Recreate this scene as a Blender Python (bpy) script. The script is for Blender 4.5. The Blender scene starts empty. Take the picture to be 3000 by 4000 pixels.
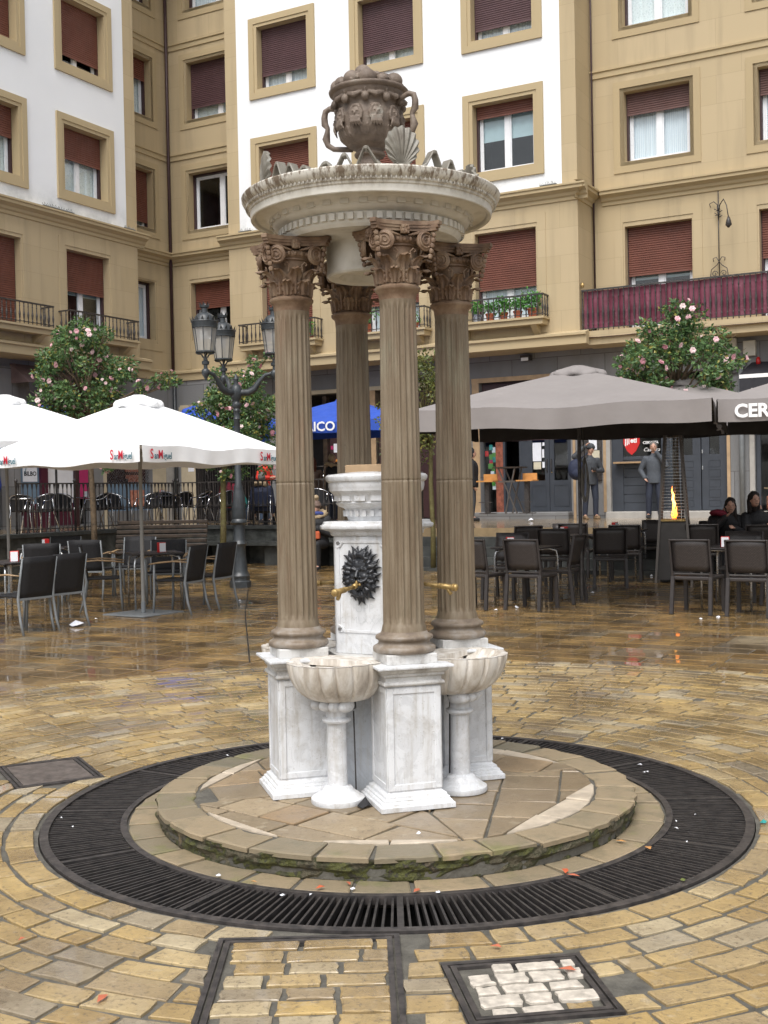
import bpy, bmesh, math, random
from math import sin, cos, pi, radians, sqrt, atan2
from mathutils import Vector, Matrix, noise as mnoise
random.seed(7)
SC = bpy.context.scene
COL = SC.collection
# ---------------------------------------------------------------- camera
F_PX, EYE = 4600.0, 1.55
PITCH, ROLL = math.atan(76 / 4600), 0.02
cam_d = bpy.data.cameras.new('camera')
cam = bpy.data.objects.new('camera', cam_d)
COL.objects.link(cam)
fw = Vector((0, cos(PITCH), -sin(PITCH))); up0 = Vector((0, sin(PITCH), cos(PITCH))); r0 = Vector((1, 0, 0))
rt = cos(ROLL) * r0 - sin(ROLL) * up0
upv = cos(ROLL) * up0 + sin(ROLL) * r0
M = Matrix((rt, upv, -fw)).transposed().to_4x4()
M.translation = Vector((0, 0, EYE))
cam.matrix_world = M
cam_d.sensor_fit = 'HORIZONTAL'
cam_d.sensor_width = 36
cam_d.lens = 36 * F_PX / 3000
cam_d.clip_start = 0.05
cam_d.clip_end = 400
SC.camera = cam
# ---------------------------------------------------------------- sky, sun, exposure
W = bpy.data.worlds.new('World'); SC.world = W; W.use_nodes = True
wn = W.node_tree; wn.nodes.clear()
SUN_EL, SUN_AZ = radians(58), radians(197)      # azimuth clockwise from +Y: behind the camera, a little left
sky = wn.nodes.new('ShaderNodeTexSky'); sky.sky_type = 'NISHITA'; sky.sun_disc = False
sky.sun_elevation = SUN_EL; sky.sun_rotation = SUN_AZ; sky.air_density = 1.0; sky.dust_density = 4.0; sky.ozone_density = 1.0
hs = wn.nodes.new('ShaderNodeHueSaturation'); hs.inputs['Saturation'].default_value = 0.28
bg = wn.nodes.new('ShaderNodeBackground'); bg.inputs['Strength'].default_value = 0.15
wo = wn.nodes.new('ShaderNodeOutputWorld')
wn.links.new(sky.outputs[0], hs.inputs['Color']); wn.links.new(hs.outputs[0], bg.inputs['Color']); wn.links.new(bg.outputs[0], wo.inputs[0])
sl = bpy.data.lights.new('sun', 'SUN'); sl.energy = 1.35; sl.angle = radians(38); sl.color = (1.0, 0.97, 0.93)
so = bpy.data.objects.new('sun', sl); COL.objects.link(so)
sd = Vector((sin(SUN_AZ) * cos(SUN_EL), cos(SUN_AZ) * cos(SUN_EL), sin(SUN_EL)))
so.rotation_euler = sd.to_track_quat('Z', 'Y').to_euler()
SC.view_settings.view_transform = 'Standard'; SC.view_settings.look = 'None'
SC.view_settings.exposure = 0.54; SC.view_settings.gamma = 1.0
SC.view_settings.use_curve_mapping = False
# ---------------------------------------------------------------- frames of the two facades
UX, UY = 0.4848, 0.8746           # u: along the left facade, v = (UY,-UX): along the main facade
MAIN = ((25.31 * UX, 25.31 * UY, 0), radians(-29))      # local x along the wall, local y into the wall
LEFT = ((-20.32 * UY, 20.32 * UX, 0), radians(61))
def gz(y):                        # the plaza rises very gently beyond the fountain
    return max(0.0, 0.01 * (y - 8))
# ---------------------------------------------------------------- mesh helpers
class MB:
    def __init__(s): s.v = []; s.f = []
    def add(s, vs, fs, M=None):
        o = len(s.v)
        if M is not None: vs = [tuple(M @ Vector(p)) for p in vs]
        s.v.extend(vs); s.f.extend([tuple(i + o for i in f) for f in fs]); return s
    def box(s, x0, x1, y0, y1, z0, z1, M=None):
        return s.add([(x0,y0,z0),(x1,y0,z0),(x1,y1,z0),(x0,y1,z0),(x0,y0,z1),(x1,y0,z1),(x1,y1,z1),(x0,y1,z1)],
            [(0,3,2,1),(4,5,6,7),(0,1,5,4),(1,2,6,5),(2,3,7,6),(3,0,4,7)], M)
    def frust(s, a, b, c, d, z0, z1, M=None):      # half sizes a,b at z0 -> c,d at z1
        return s.add([(-a,-b,z0),(a,-b,z0),(a,b,z0),(-a,b,z0),(-c,-d,z1),(c,-d,z1),(c,d,z1),(-c,d,z1)],
            [(0,3,2,1),(4,5,6,7),(0,1,5,4),(1,2,6,5),(2,3,7,6),(3,0,4,7)], M)
    def sqprof(s, prof, M=None):                   # square moulding: [(half, z)...] bottom to top, capped
        n = len(prof); vs = []; fs = []
        for h, z in prof: vs += [(-h,-h,z),(h,-h,z),(h,h,z),(-h,h,z)]
        for i in range(n - 1):
            for k in range(4):
                a = i*4+k; b = i*4+(k+1) % 4; fs.append((a, b, b+4, a+4))
        fs += [(3,2,1,0), tuple((n-1)*4+k for k in range(4))]
        return s.add(vs, fs, M)
    def lathe(s, prof, n=24, M=None, cap=True, fn=None, a0=0, a1=2*pi):
        full = abs(a1 - a0 - 2*pi) < 1e-6; m = n if full else n + 1
        vs = []; fs = []
        for r, z in prof:
            for k in range(m):
                a = a0 + (a1 - a0) * k / n; rr = r if fn is None else fn(r, z, a)
                vs.append((rr*cos(a), rr*sin(a), z))
        for i in range(len(prof) - 1):
            for k in range(n):
                k2 = (k+1) % m
                fs.append((i*m+k, i*m+k2, (i+1)*m+k2, (i+1)*m+k))
        if cap and full:
            if prof[0][0] > 1e-5: fs.append(tuple(reversed(range(m))))
            if prof[-1][0] > 1e-5: fs.append(tuple((len(prof)-1)*m+k for k in range(m)))
        return s.add(vs, fs, M)
    def tube(s, pts, r, n=8, cap=True, flat=1.0, M=None):
        pts = [Vector(p) for p in pts]; L = len(pts)
        rs = r if isinstance(r, (list, tuple)) else [r]*L
        vs = []; fs = []; nrm = None
        for i, p in enumerate(pts):
            t = (pts[min(i+1, L-1)] - pts[max(i-1, 0)])
            t = t.normalized() if t.length > 1e-9 else Vector((0,0,1))
            if nrm is None:
                ref = Vector((0,0,1)) if abs(t.z) < 0.9 else Vector((1,0,0))
                nrm = (ref - t*ref.dot(t)).normalized()
            else:
                nrm = nrm - t*nrm.dot(t)
                nrm = nrm.normalized() if nrm.length > 1e-6 else t.orthogonal().normalized()
            b = t.cross(nrm)
            for k in range(n):
                a = 2*pi*k/n
                vs.append(tuple(p + rs[i]*(cos(a)*nrm*flat + sin(a)*b)))
        for i in range(L-1):
            for k in range(n):
                k2 = (k+1) % n
                fs.append((i*n+k, i*n+k2, (i+1)*n+k2, (i+1)*n+k))
        if cap: fs.append(tuple(reversed(range(n)))); fs.append(tuple((L-1)*n+k for k in range(n)))
        return s.add(vs, fs, M)
    def cap(s, p, q, r1, r2=None, n=10):           # capsule-like limb for remeshed bodies
        r2 = r1 if r2 is None else r2
        s.tube([p, q], [r1, r2], n); s.ball(p, r1, n, n//2+1); s.ball(q, r2, n, n//2+1); return s
    def bar(s, p, q, w, h, M=None):                # rectangular bar from p to q
        p = Vector(p); q = Vector(q); t = (q-p).normalized()
        ref = Vector((0,0,1)) if abs(t.z) < 0.95 else Vector((0,1,0))
        a = t.cross(ref).normalized(); b = a.cross(t).normalized()
        vs = []
        for c in (p, q):
            for i, j in ((-1,-1),(1,-1),(1,1),(-1,1)): vs.append(tuple(c + a*i*w/2 + b*j*h/2))
        return s.add(vs, [(0,3,2,1),(4,5,6,7),(0,1,5,4),(1,2,6,5),(2,3,7,6),(3,0,4,7)], M)
    def ball(s, c, r, nu=12, nv=8, M=None):
        rx, ry, rz = r if isinstance(r, (tuple, list)) else (r, r, r)
        vs = [(c[0], c[1], c[2]-rz)]; fs = []
        for i in range(1, nv):
            ph = -pi/2 + pi*i/nv
            for k in range(nu):
                a = 2*pi*k/nu
                vs.append((c[0]+rx*cos(ph)*cos(a), c[1]+ry*cos(ph)*sin(a), c[2]+rz*sin(ph)))
        vs.append((c[0], c[1], c[2]+rz)); top = len(vs)-1
        for k in range(nu): fs.append((0, 1+(k+1) % nu, 1+k))
        for i in range(nv-2):
            for k in range(nu):
                a = 1+i*nu+k; b = 1+i*nu+(k+1) % nu; fs.append((a, b, b+nu, a+nu))
        o = 1+(nv-2)*nu
        for k in range(nu): fs.append((o+k, o+(k+1) % nu, top))
        return s.add(vs, fs, M)
    def prism(s, poly, z0, z1, M=None):
        n = len(poly)
        vs = [(x, y, z0) for x, y in poly] + [(x, y, z1) for x, y in poly]
        fs = [tuple(reversed(range(n))), tuple(range(n, 2*n))] + [(k, (k+1) % n, (k+1) % n+n, k+n) for k in range(n)]
        return s.add(vs, fs, M)
    def build(s, name, mat, parent=None, smooth=False, loc=None, rotz=0.0, angle=None):
        me = bpy.data.meshes.new(name)
        me.from_pydata(s.v, [], s.f); me.validate(); me.update()
        if smooth:
            me.polygons.foreach_set('use_smooth', [True]*len(me.polygons))
            if angle: 
                try: me.set_sharp_from_angle(angle=radians(angle))
                except Exception: pass
        me.materials.append(mat)
        o = bpy.data.objects.new(name, me); COL.objects.link(o)
        if parent is not None: o.parent = parent
        if loc is not None: o.location = loc
        o.rotation_euler = (0, 0, rotz)
        return o
def empty(name, loc=(0,0,0), rotz=0.0):
    o = bpy.data.objects.new(name, None); COL.objects.link(o)
    o.location = loc; o.rotation_euler = (0, 0, rotz); o.empty_display_size = 0.2
    return o
def tag(o, label=None, cat=None, group=None, kind=None):
    if label: o['label'] = label
    if cat: o['category'] = cat
    if group: o['group'] = group
    if kind: o['kind'] = kind
    return o
def copy_tree(o, parent=None):
    c = o.copy(); COL.objects.link(c); c.parent = parent
    for ch in [x for x in ALLCH(o)]: copy_tree(ch, c)
    return c
def ALLCH(o): return [x for x in COL.objects if x.parent == o]
def place(root, label, x, y, z=None, rz=0.0, group=None):
    root.location = (x, y, gz(y) if z is None else z); root.rotation_euler = (0, 0, rz)
    root['label'] = label
    if group: root['group'] = group
    return root
def T(x=0, y=0, z=0): return Matrix.Translation((x, y, z))
def RZ(a): return Matrix.Rotation(a, 4, 'Z')
def RX(a): return Matrix.Rotation(a, 4, 'X')
def RY(a): return Matrix.Rotation(a, 4, 'Y')
def bevel(o, w, seg=1):
    m = o.modifiers.new('bevel', 'BEVEL'); m.width = w; m.segments = seg; m.limit_method = 'ANGLE'; m.angle_limit = radians(40)
    return o
def remesh(o, vox, smooth=2):
    m = o.modifiers.new('remesh', 'REMESH'); m.mode = 'VOXEL'; m.voxel_size = vox; m.use_smooth_shade = True
    if smooth:
        k = o.modifiers.new('smooth', 'SMOOTH'); k.iterations = smooth; k.factor = 0.5
    return o
FONT = {}
def text_mesh(name, txt, size, mat, parent, M, extrude=0.002, align='CENTER', shear=0.0, bold=0.0):
    cu = bpy.data.curves.new(name, 'FONT'); cu.body = txt; cu.size = size; cu.extrude = extrude
    cu.align_x = align; cu.align_y = 'CENTER'; cu.shear = shear; cu.offset = bold; cu.resolution_u = 3
    tmp = bpy.data.objects.new('tmp', cu); COL.objects.link(tmp)
    dg = bpy.context.evaluated_depsgraph_get()
    me = bpy.data.meshes.new_from_object(tmp.evaluated_get(dg))
    bpy.data.objects.remove(tmp); bpy.data.curves.remove(cu)
    me.transform(M); me.materials.clear(); me.materials.append(mat); me.name = name
    o = bpy.data.objects.new(name, me); COL.objects.link(o); o.parent = parent
    return o
# ---------------------------------------------------------------- materials
class NT:
    def __init__(s, name):
        s.m = bpy.data.materials.new(name); s.m.use_nodes = True; s.t = s.m.node_tree; s.t.nodes.clear()
        s.b = s.n('ShaderNodeBsdfPrincipled'); s.o = s.n('ShaderNodeOutputMaterial'); s.l(s.b.outputs[0], s.o.inputs[0])
        s.tc = s.n('ShaderNodeTexCoord')
    def n(s, t, **k):
        x = s.t.nodes.new(t)
        for a, b in k.items(): setattr(x, a, b)
        return x
    def l(s, a, b): s.t.links.new(a, b)
    def mapping(s, scale=(1,1,1), src='Object', rot=(0,0,0)):
        mp = s.n('ShaderNodeMapping'); mp.inputs['Scale'].default_value = scale; mp.inputs['Rotation'].default_value = rot
        s.l(s.tc.outputs[src], mp.inputs[0]); return mp.outputs[0]
    def noise(s, scale, detail=4, rough=.55, vec=None, dist=0.0):
        x = s.n('ShaderNodeTexNoise'); x.inputs['Scale'].default_value = scale; x.inputs['Detail'].default_value = detail
        x.inputs['Roughness'].default_value = rough; x.inputs['Distortion'].default_value = dist
        s.l(vec if vec is not None else s.tc.outputs['Object'], x.inputs['Vector']); return x.outputs['Fac']
    def ramp(s, fac, stops, interp='LINEAR'):
        r = s.n('ShaderNodeValToRGB'); r.color_ramp.interpolation = interp; e = r.color_ramp.elements
        while len(e) > 1: e.remove(e[-1])
        e[0].position = stops[0][0]; e[0].color = c4(stops[0][1])
        for p, c in stops[1:]:
            k = e.new(p); k.color = c4(c)
        s.l(fac, r.inputs[0]); return r.outputs[0]
    def mix(s, fac, a, b, mode='MIX'):
        x = s.n('ShaderNodeMix', data_type='RGBA', blend_type=mode)
        for v, i in ((fac, 0), (a, 6), (b, 7)):
            if isinstance(v, (float, int)): x.inputs[i].default_value = v
            elif isinstance(v, (tuple, list)): x.inputs[i].default_value = c4(v)
            else: s.l(v, x.inputs[i])
        return x.outputs[2]
    def math(s, op, a, b=None, clamp=False):
        x = s.n('ShaderNodeMath', operation=op, use_clamp=clamp)
        for v, i in ((a, 0), (b, 1)):
            if v is None: continue
            if isinstance(v, (float, int)): x.inputs[i].default_value = v
            else: s.l(v, x.inputs[i])
        return x.outputs[0]
    def maprange(s, v, a, b, c, d):
        x = s.n('ShaderNodeMapRange')
        s.l(v, x.inputs[0])
        for i, k in enumerate((a, b, c, d)): x.inputs[i+1].default_value = k
        return x.outputs[0]
    def bump(s, h, strength=.3, dist=.01):
        x = s.n('ShaderNodeBump'); x.inputs['Strength'].default_value = strength; x.inputs['Distance'].default_value = dist
        s.l(h, x.inputs['Height']); s.l(x.outputs[0], s.b.inputs['Normal'])
    def set(s, **k):
        for a, v in k.items():
            i = s.b.inputs[a.replace('_', ' ')]
            if isinstance(v, (float, int)): i.default_value = v
            elif isinstance(v, (tuple, list)): i.default_value = c4(v)
            else: s.l(v, i)
        return s
def c4(c):
    if isinstance(c, (float, int)): return (c, c, c, 1)
    return tuple(c) + (1,) if len(c) == 3 else tuple(c)
def mat(name, col, rough=.6, var=.18, scale=6, bump=.15, bscale=60, bdist=.004, metal=0.0, spec=.5, col2=None, coat=0):
    k = NT(name); n = k.noise(scale, 5)
    d = tuple(max(0, c*(1-var)) for c in col); b = tuple(min(1, c*(1+var)) for c in col)
    c = k.ramp(n, [(.3, d), (.7, col2 or b)])
    k.set(Base_Color=c, Metallic=metal, Specular_IOR_Level=spec)
    rn = k.noise(scale*2.3, 3); k.set(Roughness=k.maprange(rn, .3, .7, max(.03, rough*.8), min(1, rough*1.2)))
    if coat: k.set(Coat_Weight=coat, Coat_Roughness=.1)
    if bump: k.bump(k.noise(bscale, 4), bump, bdist)
    return k.m
MT = {}
def underside_shade(t, col):
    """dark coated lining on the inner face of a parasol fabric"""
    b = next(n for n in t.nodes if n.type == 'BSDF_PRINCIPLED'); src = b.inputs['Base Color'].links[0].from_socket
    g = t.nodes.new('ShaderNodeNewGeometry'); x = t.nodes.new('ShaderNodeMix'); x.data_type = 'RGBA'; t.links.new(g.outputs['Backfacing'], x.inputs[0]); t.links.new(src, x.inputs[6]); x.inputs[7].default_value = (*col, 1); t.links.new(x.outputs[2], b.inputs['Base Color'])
def mk():
    # painted render walls
    for nm, c in (('wall_white', (.86, .88, .90)), ('wall_tan', (.46, .365, .215)), ('wall_tan_dark', (.44, .345, .20))):
        k = NT(nm); n1 = k.noise(.7, 4); n2 = k.noise(.35, 2, vec=k.mapping((1,1,.15)))
        base = k.mix(k.maprange(n1, .35, .75, 0, .35), c, tuple(x*.88 for x in c))
        base = k.mix(k.maprange(n2, .5, .8, 0, .3), base, tuple(x*.8 for x in c))
        if nm == 'wall_white':
            sz = k.n('ShaderNodeSeparateXYZ'); k.l(k.tc.outputs['Object'], sz.inputs[0]); low = k.maprange(sz.outputs[2], 8.38, 9.0, 1, 0)
            base = k.mix(k.math('MULTIPLY', low, k.maprange(k.noise(1.6, 6, .7), .40, .62, 0, .85)), base, (.50,.53,.54))
        k.set(Base_Color=base, Roughness=.85); k.bump(k.noise(45, 5), .12, .01); MT[nm] = k.m
    # tan stone cladding with faint blocks
    k = NT('tan_block'); br = k.n('ShaderNodeTexBrick')
    br.inputs['Color1'].default_value = (.455,.36,.215,1); br.inputs['Color2'].default_value = (.49,.39,.24,1); br.inputs['Mortar'].default_value = (.37,.29,.175,1)
    br.inputs['Scale'].default_value = 1; br.inputs['Mortar Size'].default_value = .004; br.inputs['Brick Width'].default_value = 1.1; br.inputs['Row Height'].default_value = .62
    sx = k.n('ShaderNodeSeparateXYZ'); cx = k.n('ShaderNodeCombineXYZ'); k.l(k.tc.outputs['Object'], sx.inputs[0])
    k.l(sx.outputs[0], cx.inputs[0]); k.l(sx.outputs[2], cx.inputs[1]); k.l(cx.outputs[0], br.inputs[0])
    st = k.noise(1.2, 5, vec=k.mapping((3,1,.25)))
    base = k.mix(k.maprange(st, .5, .76, 0, .5), br.outputs[0], (.30,.24,.15)); base = k.mix(k.maprange(k.noise(.55, 3), .4, .7, 0, .3), base, (.40,.32,.20))
    k.set(Base_Color=base, Roughness=.8); k.bump(k.noise(40, 4), .1, .008); MT['tan_block'] = k.m
    # grey ground floor stone blocks
    k = NT('grey_stone'); br = k.n('ShaderNodeTexBrick')
    br.inputs['Color1'].default_value = (.17,.175,.18,1); br.inputs['Color2'].default_value = (.25,.25,.255,1); br.inputs['Mortar'].default_value = (.08,.08,.08,1)
    br.inputs['Scale'].default_value = 1; br.inputs['Mortar Size'].default_value = .008; br.inputs['Brick Width'].default_value = .75; br.inputs['Row Height'].default_value = .52
    sx = k.n('ShaderNodeSeparateXYZ'); cx = k.n('ShaderNodeCombineXYZ'); k.l(k.tc.outputs['Object'], sx.inputs[0])
    k.l(sx.outputs[0], cx.inputs[0]); k.l(sx.outputs[2], cx.inputs[1]); br.inputs['Brick Width'].default_value = 1.15; br.inputs['Row Height'].default_value = .93; k.l(cx.outputs[0], br.inputs[0])
    st = k.noise(3, 6, vec=k.mapping((1,1,.3)))
    k.set(Base_Color=k.mix(k.maprange(st, .45, .75, 0, .55), br.outputs[0], (.15,.145,.14)), Roughness=.7); k.bump(k.noise(25, 6), .35, .02); MT['grey_stone'] = k.m
    # marble
    def marble(nm, dirt, c=(.70,.715,.735), dc=(.33,.29,.23)):
        k = NT(nm); n = k.noise(5, 8, .62, dist=1.2); v = k.ramp(n, [(.36, c), (.47, tuple(x*.86 for x in c)), (.52, c), (1, tuple(min(1,x*1.03) for x in c))])
        d = k.noise(7, 8, .7); d2 = k.noise(60, 4, .7)
        m = k.math('MULTIPLY', k.maprange(d, .5, .78, 0, dirt), k.maprange(d2, .3, .7, .4, 1))
        st = k.noise(5, 6, .7, vec=k.mapping((5,5,.55))); v = k.mix(k.maprange(st, .52, .72, 0, .6), v, (.40,.37,.32)); sp = k.noise(120, 2); v = k.mix(k.maprange(sp, .66, .72, 0, .55), v, (.30,.28,.25))
        k.set(Base_Color=k.mix(m, v, dc), Roughness=k.maprange(n, .3, .7, .32, .55), Subsurface_Weight=.0)
        k.bump(k.noise(35, 6), .25, .004); return k.m
    MT['marble'] = marble('marble', .75); MT['marble_dirty'] = marble('marble_dirty', 1.3, (.60,.595,.58), (.17,.145,.12))
    MT['marble_grey'] = marble('marble_grey', .9, (.50,.53,.57))
    # basins: vertical rib stains
    k = NT('basin_marble'); n = k.noise(4, 7, .65, vec=k.mapping((3,3,.5))); n2 = k.noise(9, 6)
    c = k.ramp(n, [(.3,(.36,.31,.26)), (.46,(.58,.53,.46)), (.58,(.74,.71,.66)), (1,(.80,.79,.77))])
    k.set(Base_Color=k.mix(k.maprange(n2,.55,.8,0,.7), c, (.30,.25,.20)), Roughness=.45); k.bump(k.noise(40,5), .2, .004); MT['basin_marble'] = k.m
    # canopy of the fountain: cream marble with dark drips running from the rim
    k = NT('canopy_marble'); sx = k.n('ShaderNodeSeparateXYZ'); k.l(k.tc.outputs['Object'], sx.inputs[0])
    an = k.math('ARCTAN2', sx.outputs[1], sx.outputs[0])
    cx = k.n('ShaderNodeCombineXYZ'); k.l(an, cx.inputs[0]); k.l(k.math('MULTIPLY', sx.outputs[2], .7), cx.inputs[1])
    d = k.noise(26, 4, .65, vec=cx.outputs[0]); dbig = k.noise(2.2, 3, vec=cx.outputs[0])
    rim = k.maprange(sx.outputs[2], 2.915, 2.985, 0, 1)
    m = k.math('MULTIPLY', k.maprange(k.math('ADD', k.math('MULTIPLY', d, .8), k.math('MULTIPLY', dbig, .5)), .60, .72, 0, .95), rim, True)
    base = k.ramp(k.noise(8, 7, .6), [(.3,(.50,.47,.40)), (.52,(.63,.605,.54)), (.8,(.70,.68,.63))])
    k.set(Base_Color=k.mix(m, base, (.16,.115,.075)), Roughness=.6); k.bump(k.noise(50,5), .2, .004); MT['canopy_marble'] = k.m
    # brown cast columns
    k = NT('column_brown'); n = k.noise(7, 7, .65, vec=k.mapping((4,4,.35))); n2 = k.noise(5, 5, vec=k.mapping((2,2,.5))); n3 = k.noise(90, 3)
    c = k.ramp(n, [(.28,(.115,.082,.050)), (.42,(.168,.126,.080)), (.58,(.215,.170,.115)), (.78,(.28,.24,.175))])
    c = k.mix(k.maprange(n2, .58, .74, 0, .35), c, (.23,.125,.075)); c = k.mix(k.maprange(k.noise(3.1, 5, vec=k.mapping((2,2,.6))), .6, .75, 0, .4), c, (.27,.28,.20))
    c = k.mix(k.maprange(n3, .64, .72, 0, .45), c, (.10,.075,.05))
    k.set(Base_Color=c, Roughness=.55); k.bump(k.noise(45, 6, .6), .35, .004); MT['column_brown'] = k.m
    k = NT('capital_brown'); n = k.noise(9, 7, .65); c = k.ramp(n, [(.28,(.07,.04,.024)), (.48,(.185,.115,.07)), (.72,(.31,.225,.15))])
    k.set(Base_Color=c, Roughness=.6); k.bump(k.noise(70, 5), .4, .004); MT['capital_brown'] = k.m
    k = NT('base_brown'); n = k.noise(8, 6, .65); c = k.ramp(n, [(.3,(.12,.09,.068)), (.5,(.215,.17,.125)), (.72,(.33,.31,.285))])
    k.set(Base_Color=c, Roughness=.5); k.bump(k.noise(50, 5), .3, .004); MT['base_brown'] = k.m
    k = NT('urn_brown'); n = k.noise(8, 7, .68); c = k.ramp(n, [(.3,(.07,.052,.04)), (.46,(.145,.108,.082)), (.60,(.20,.155,.12)), (.76,(.26,.245,.21))])
    k.set(Base_Color=c, Roughness=.6); k.bump(k.noise(60, 6), .6, .006); MT['urn_brown'] = k.m
    k = NT('shell_lead'); n = k.noise(9, 6); c = k.ramp(n, [(.3,(.13,.11,.085)), (.55,(.24,.225,.19)), (.8,(.36,.37,.36))])
    k.set(Base_Color=c, Roughness=.5); k.bump(k.noise(40, 5), .3, .004); MT['shell_lead'] = k.m
    # paving
    def paving(nm, stops, r0, r1, coat, bumpd=.006):
        k = NT(nm); g = k.n('ShaderNodeNewGeometry'); isl = g.outputs['Random Per Island']
        c = k.ramp(isl, stops); n = k.noise(9, 7, .7); n2 = k.noise(46, 6, .7); n3 = k.noise(1.7, 4)
        c = k.mix(k.maprange(n, .42, .68, 0, .7), c, k.mix(.5, c, (.16,.12,.07))); c = k.mix(k.maprange(n2, .54, .66, 0, .75 if nm != 'slab_wet' else .35), c, (.14,.11,.075))
        c = k.mix(k.maprange(k.noise(14, 3), .62, .7, 0, .35), c, (.52,.45,.33))
        wet = k.maprange(n3, .38, .62, 0, 1)
        k.set(Base_Color=k.mix(k.math('MULTIPLY', wet, .35), c, (.12,.075,.035)), Roughness=k.maprange(n3, .35, .65, r1, r0), Coat_Weight=k.math('MULTIPLY', wet, coat), Coat_Roughness=.05, Specular_IOR_Level=.5)
        k.bump(k.math('ADD', k.noise(13, 6, .65), k.math('MULTIPLY', n2, .8)), .8, bumpd); return k.m
    MT['cobble'] = paving('cobble', [(0,(.37,.255,.11)), (.15,(.47,.335,.145)), (.3,(.41,.29,.13)), (.45,(.52,.385,.185)), (.6,(.34,.26,.155)), (.72,(.50,.345,.13)), (.85,(.53,.44,.28)), (1,(.31,.26,.185))], .12, .34, 1.0)
    MT['slab_wet'] = paving('slab_wet', [(0,(.18,.108,.04)), (.2,(.29,.18,.066)), (.4,(.22,.14,.054)), (.6,(.33,.21,.078)), (.8,(.20,.13,.06)), (.95,(.27,.22,.145)), (1,(.31,.20,.085))], .08, .26, 1.0, .004)
    MT['flag'] = paving('flag', [(0,(.25,.195,.125)), (.3,(.36,.28,.18)), (.5,(.22,.175,.115)), (.8,(.40,.31,.20)), (1,(.31,.21,.115))], .3, .6, .3, .004)
    MT['pale_stone'] = mat('pale_stone', (.52,.47,.40), .5, .3, 30, .6, 70); MT['pale_inlay'] = mat('pale_inlay', (.47,.40,.31), .45, .2, 14, .4, 40)
    k = NT('mossy_stone'); n = k.noise(9, 7, .65); g = k.n('ShaderNodeNewGeometry')
    c = k.ramp(n, [(.3,(.03,.028,.02)), (.42,(.10,.085,.05)), (.48,(.035,.036,.014)), (.555,(.085,.088,.018)), (.60,(.03,.028,.02)), (.74,(.24,.18,.10)), (.9,(.28,.24,.17))])
    k.set(Base_Color=c, Roughness=.65); k.bump(k.noise(30, 7, .7), 1.0, .02); MT['mossy_stone'] = k.m
    k = NT('rim_stone'); n = k.noise(9, 7, .65); g = k.n('ShaderNodeNewGeometry'); c = k.ramp(g.outputs['Random Per Island'], [(0,(.22,.18,.12)), (.5,(.31,.24,.15)), (1,(.17,.15,.105))])
    c = k.mix(k.maprange(n, .5, .72, 0, .7), c, (.14,.13,.085)); c = k.mix(k.maprange(k.noise(5,5), .56, .7, 0, .55), c, (.16,.17,.05))
    k.set(Base_Color=c, Roughness=.45); k.bump(k.noise(25, 7, .65), .6, .008); MT['rim_stone'] = k.m
    MT['mortar'] = mat('mortar', (.10,.094,.078), .7, .35, 12, .6, 60, .01)
    MT['ground_far'] = mat('ground_far', (.17,.12,.07), .3, .25, 2, .3, 30)
    MT['terrace_top'] = mat('terrace_top', (.30,.22,.125), .16, .3, 3, .3, 10, .004, coat=.6)
    MT['dark_step'] = mat('dark_step', (.028,.031,.030), .55, .4, 4, .4, 20, .01, col2=(.06,.064,.06)); MT['dark_wall'] = mat('dark_wall', (.03,.033,.03), .45, .4, 6, .6, 20, .02, col2=(.10,.105,.095))
    MT['grate_bar'] = mat('grate_bar', (.026,.024,.025), .42, .3, 20, .3, 80, .002, col2=(.052,.046,.043)); MT['iron'] = mat('iron', (.022,.021,.023), .42, .3, 20, .3, 80, .002, col2=(.075,.065,.06))
    MT['cover_iron'] = mat('cover_iron', (.085,.07,.062), .45, .3, 14, .3, 90, .002, col2=(.15,.125,.11))
    MT['pit'] = mat('pit', (.012,.011,.01), .5)
    MT['lamp_iron'] = mat('lamp_iron', (.032,.038,.043), .38, .25, 12, .2, 60, .002, spec=.6)
    MT['bronze_dark'] = mat('bronze_dark', (.022,.024,.029), .36, .3, 30, .35, 70, .002, spec=.6, metal=.2)
    MT['brass'] = mat('brass', (.40,.275,.11), .42, .35, 30, .3, metal=.6)
    MT['shutter_red'] = mat('shutter_red', (.165,.058,.038), .55, .12, 3, .05)
    MT['shutter_dark'] = mat('shutter_dark', (.095,.048,.052), .5, .12, 3, .05)
    MT['shutter_maroon'] = mat('shutter_maroon', (.12,.058,.05), .55, .12, 3, .05)
    MT['jamb'] = mat('jamb', (.045,.02,.022), .5)
    MT['upvc'] = mat('upvc', (.82,.84,.87), .3, .03, 3, 0)
    MT['interior'] = mat('interior', (.055,.052,.055), .8, .3, 1.5, 0)
    k = NT('curtain'); wv = k.n('ShaderNodeTexWave'); wv.inputs['Scale'].default_value = 7; wv.inputs['Distortion'].default_value = 3; k.l(k.mapping((1,1,.02)), wv.inputs[0])
    k.set(Base_Color=k.ramp(wv.outputs[1], [(0,(.70,.75,.80)), (1,(.92,.94,.96))]), Roughness=.9, Transmission_Weight=0.0); MT['curtain'] = k.m
    k = NT('lace'); vo = k.n('ShaderNodeTexVoronoi'); vo.inputs['Scale'].default_value = 22; k.l(k.tc.outputs['Object'], vo.inputs[0])
    k.set(Base_Color=k.ramp(vo.outputs[0], [(0,(.66,.70,.69)), (.5,(.90,.92,.90))]), Roughness=.9); MT['lace'] = k.m
    MT['blind'] = mat('blind', (.52,.64,.66), .8, .05)
    # glass: clear pane with sky gloss
    k = NT('glass'); tr = k.n('ShaderNodeBsdfTransparent'); tr.inputs[0].default_value = (.93,.96,.97,1); gl = k.n('ShaderNodeBsdfGlossy'); gl.inputs['Roughness'].default_value = .04
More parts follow.
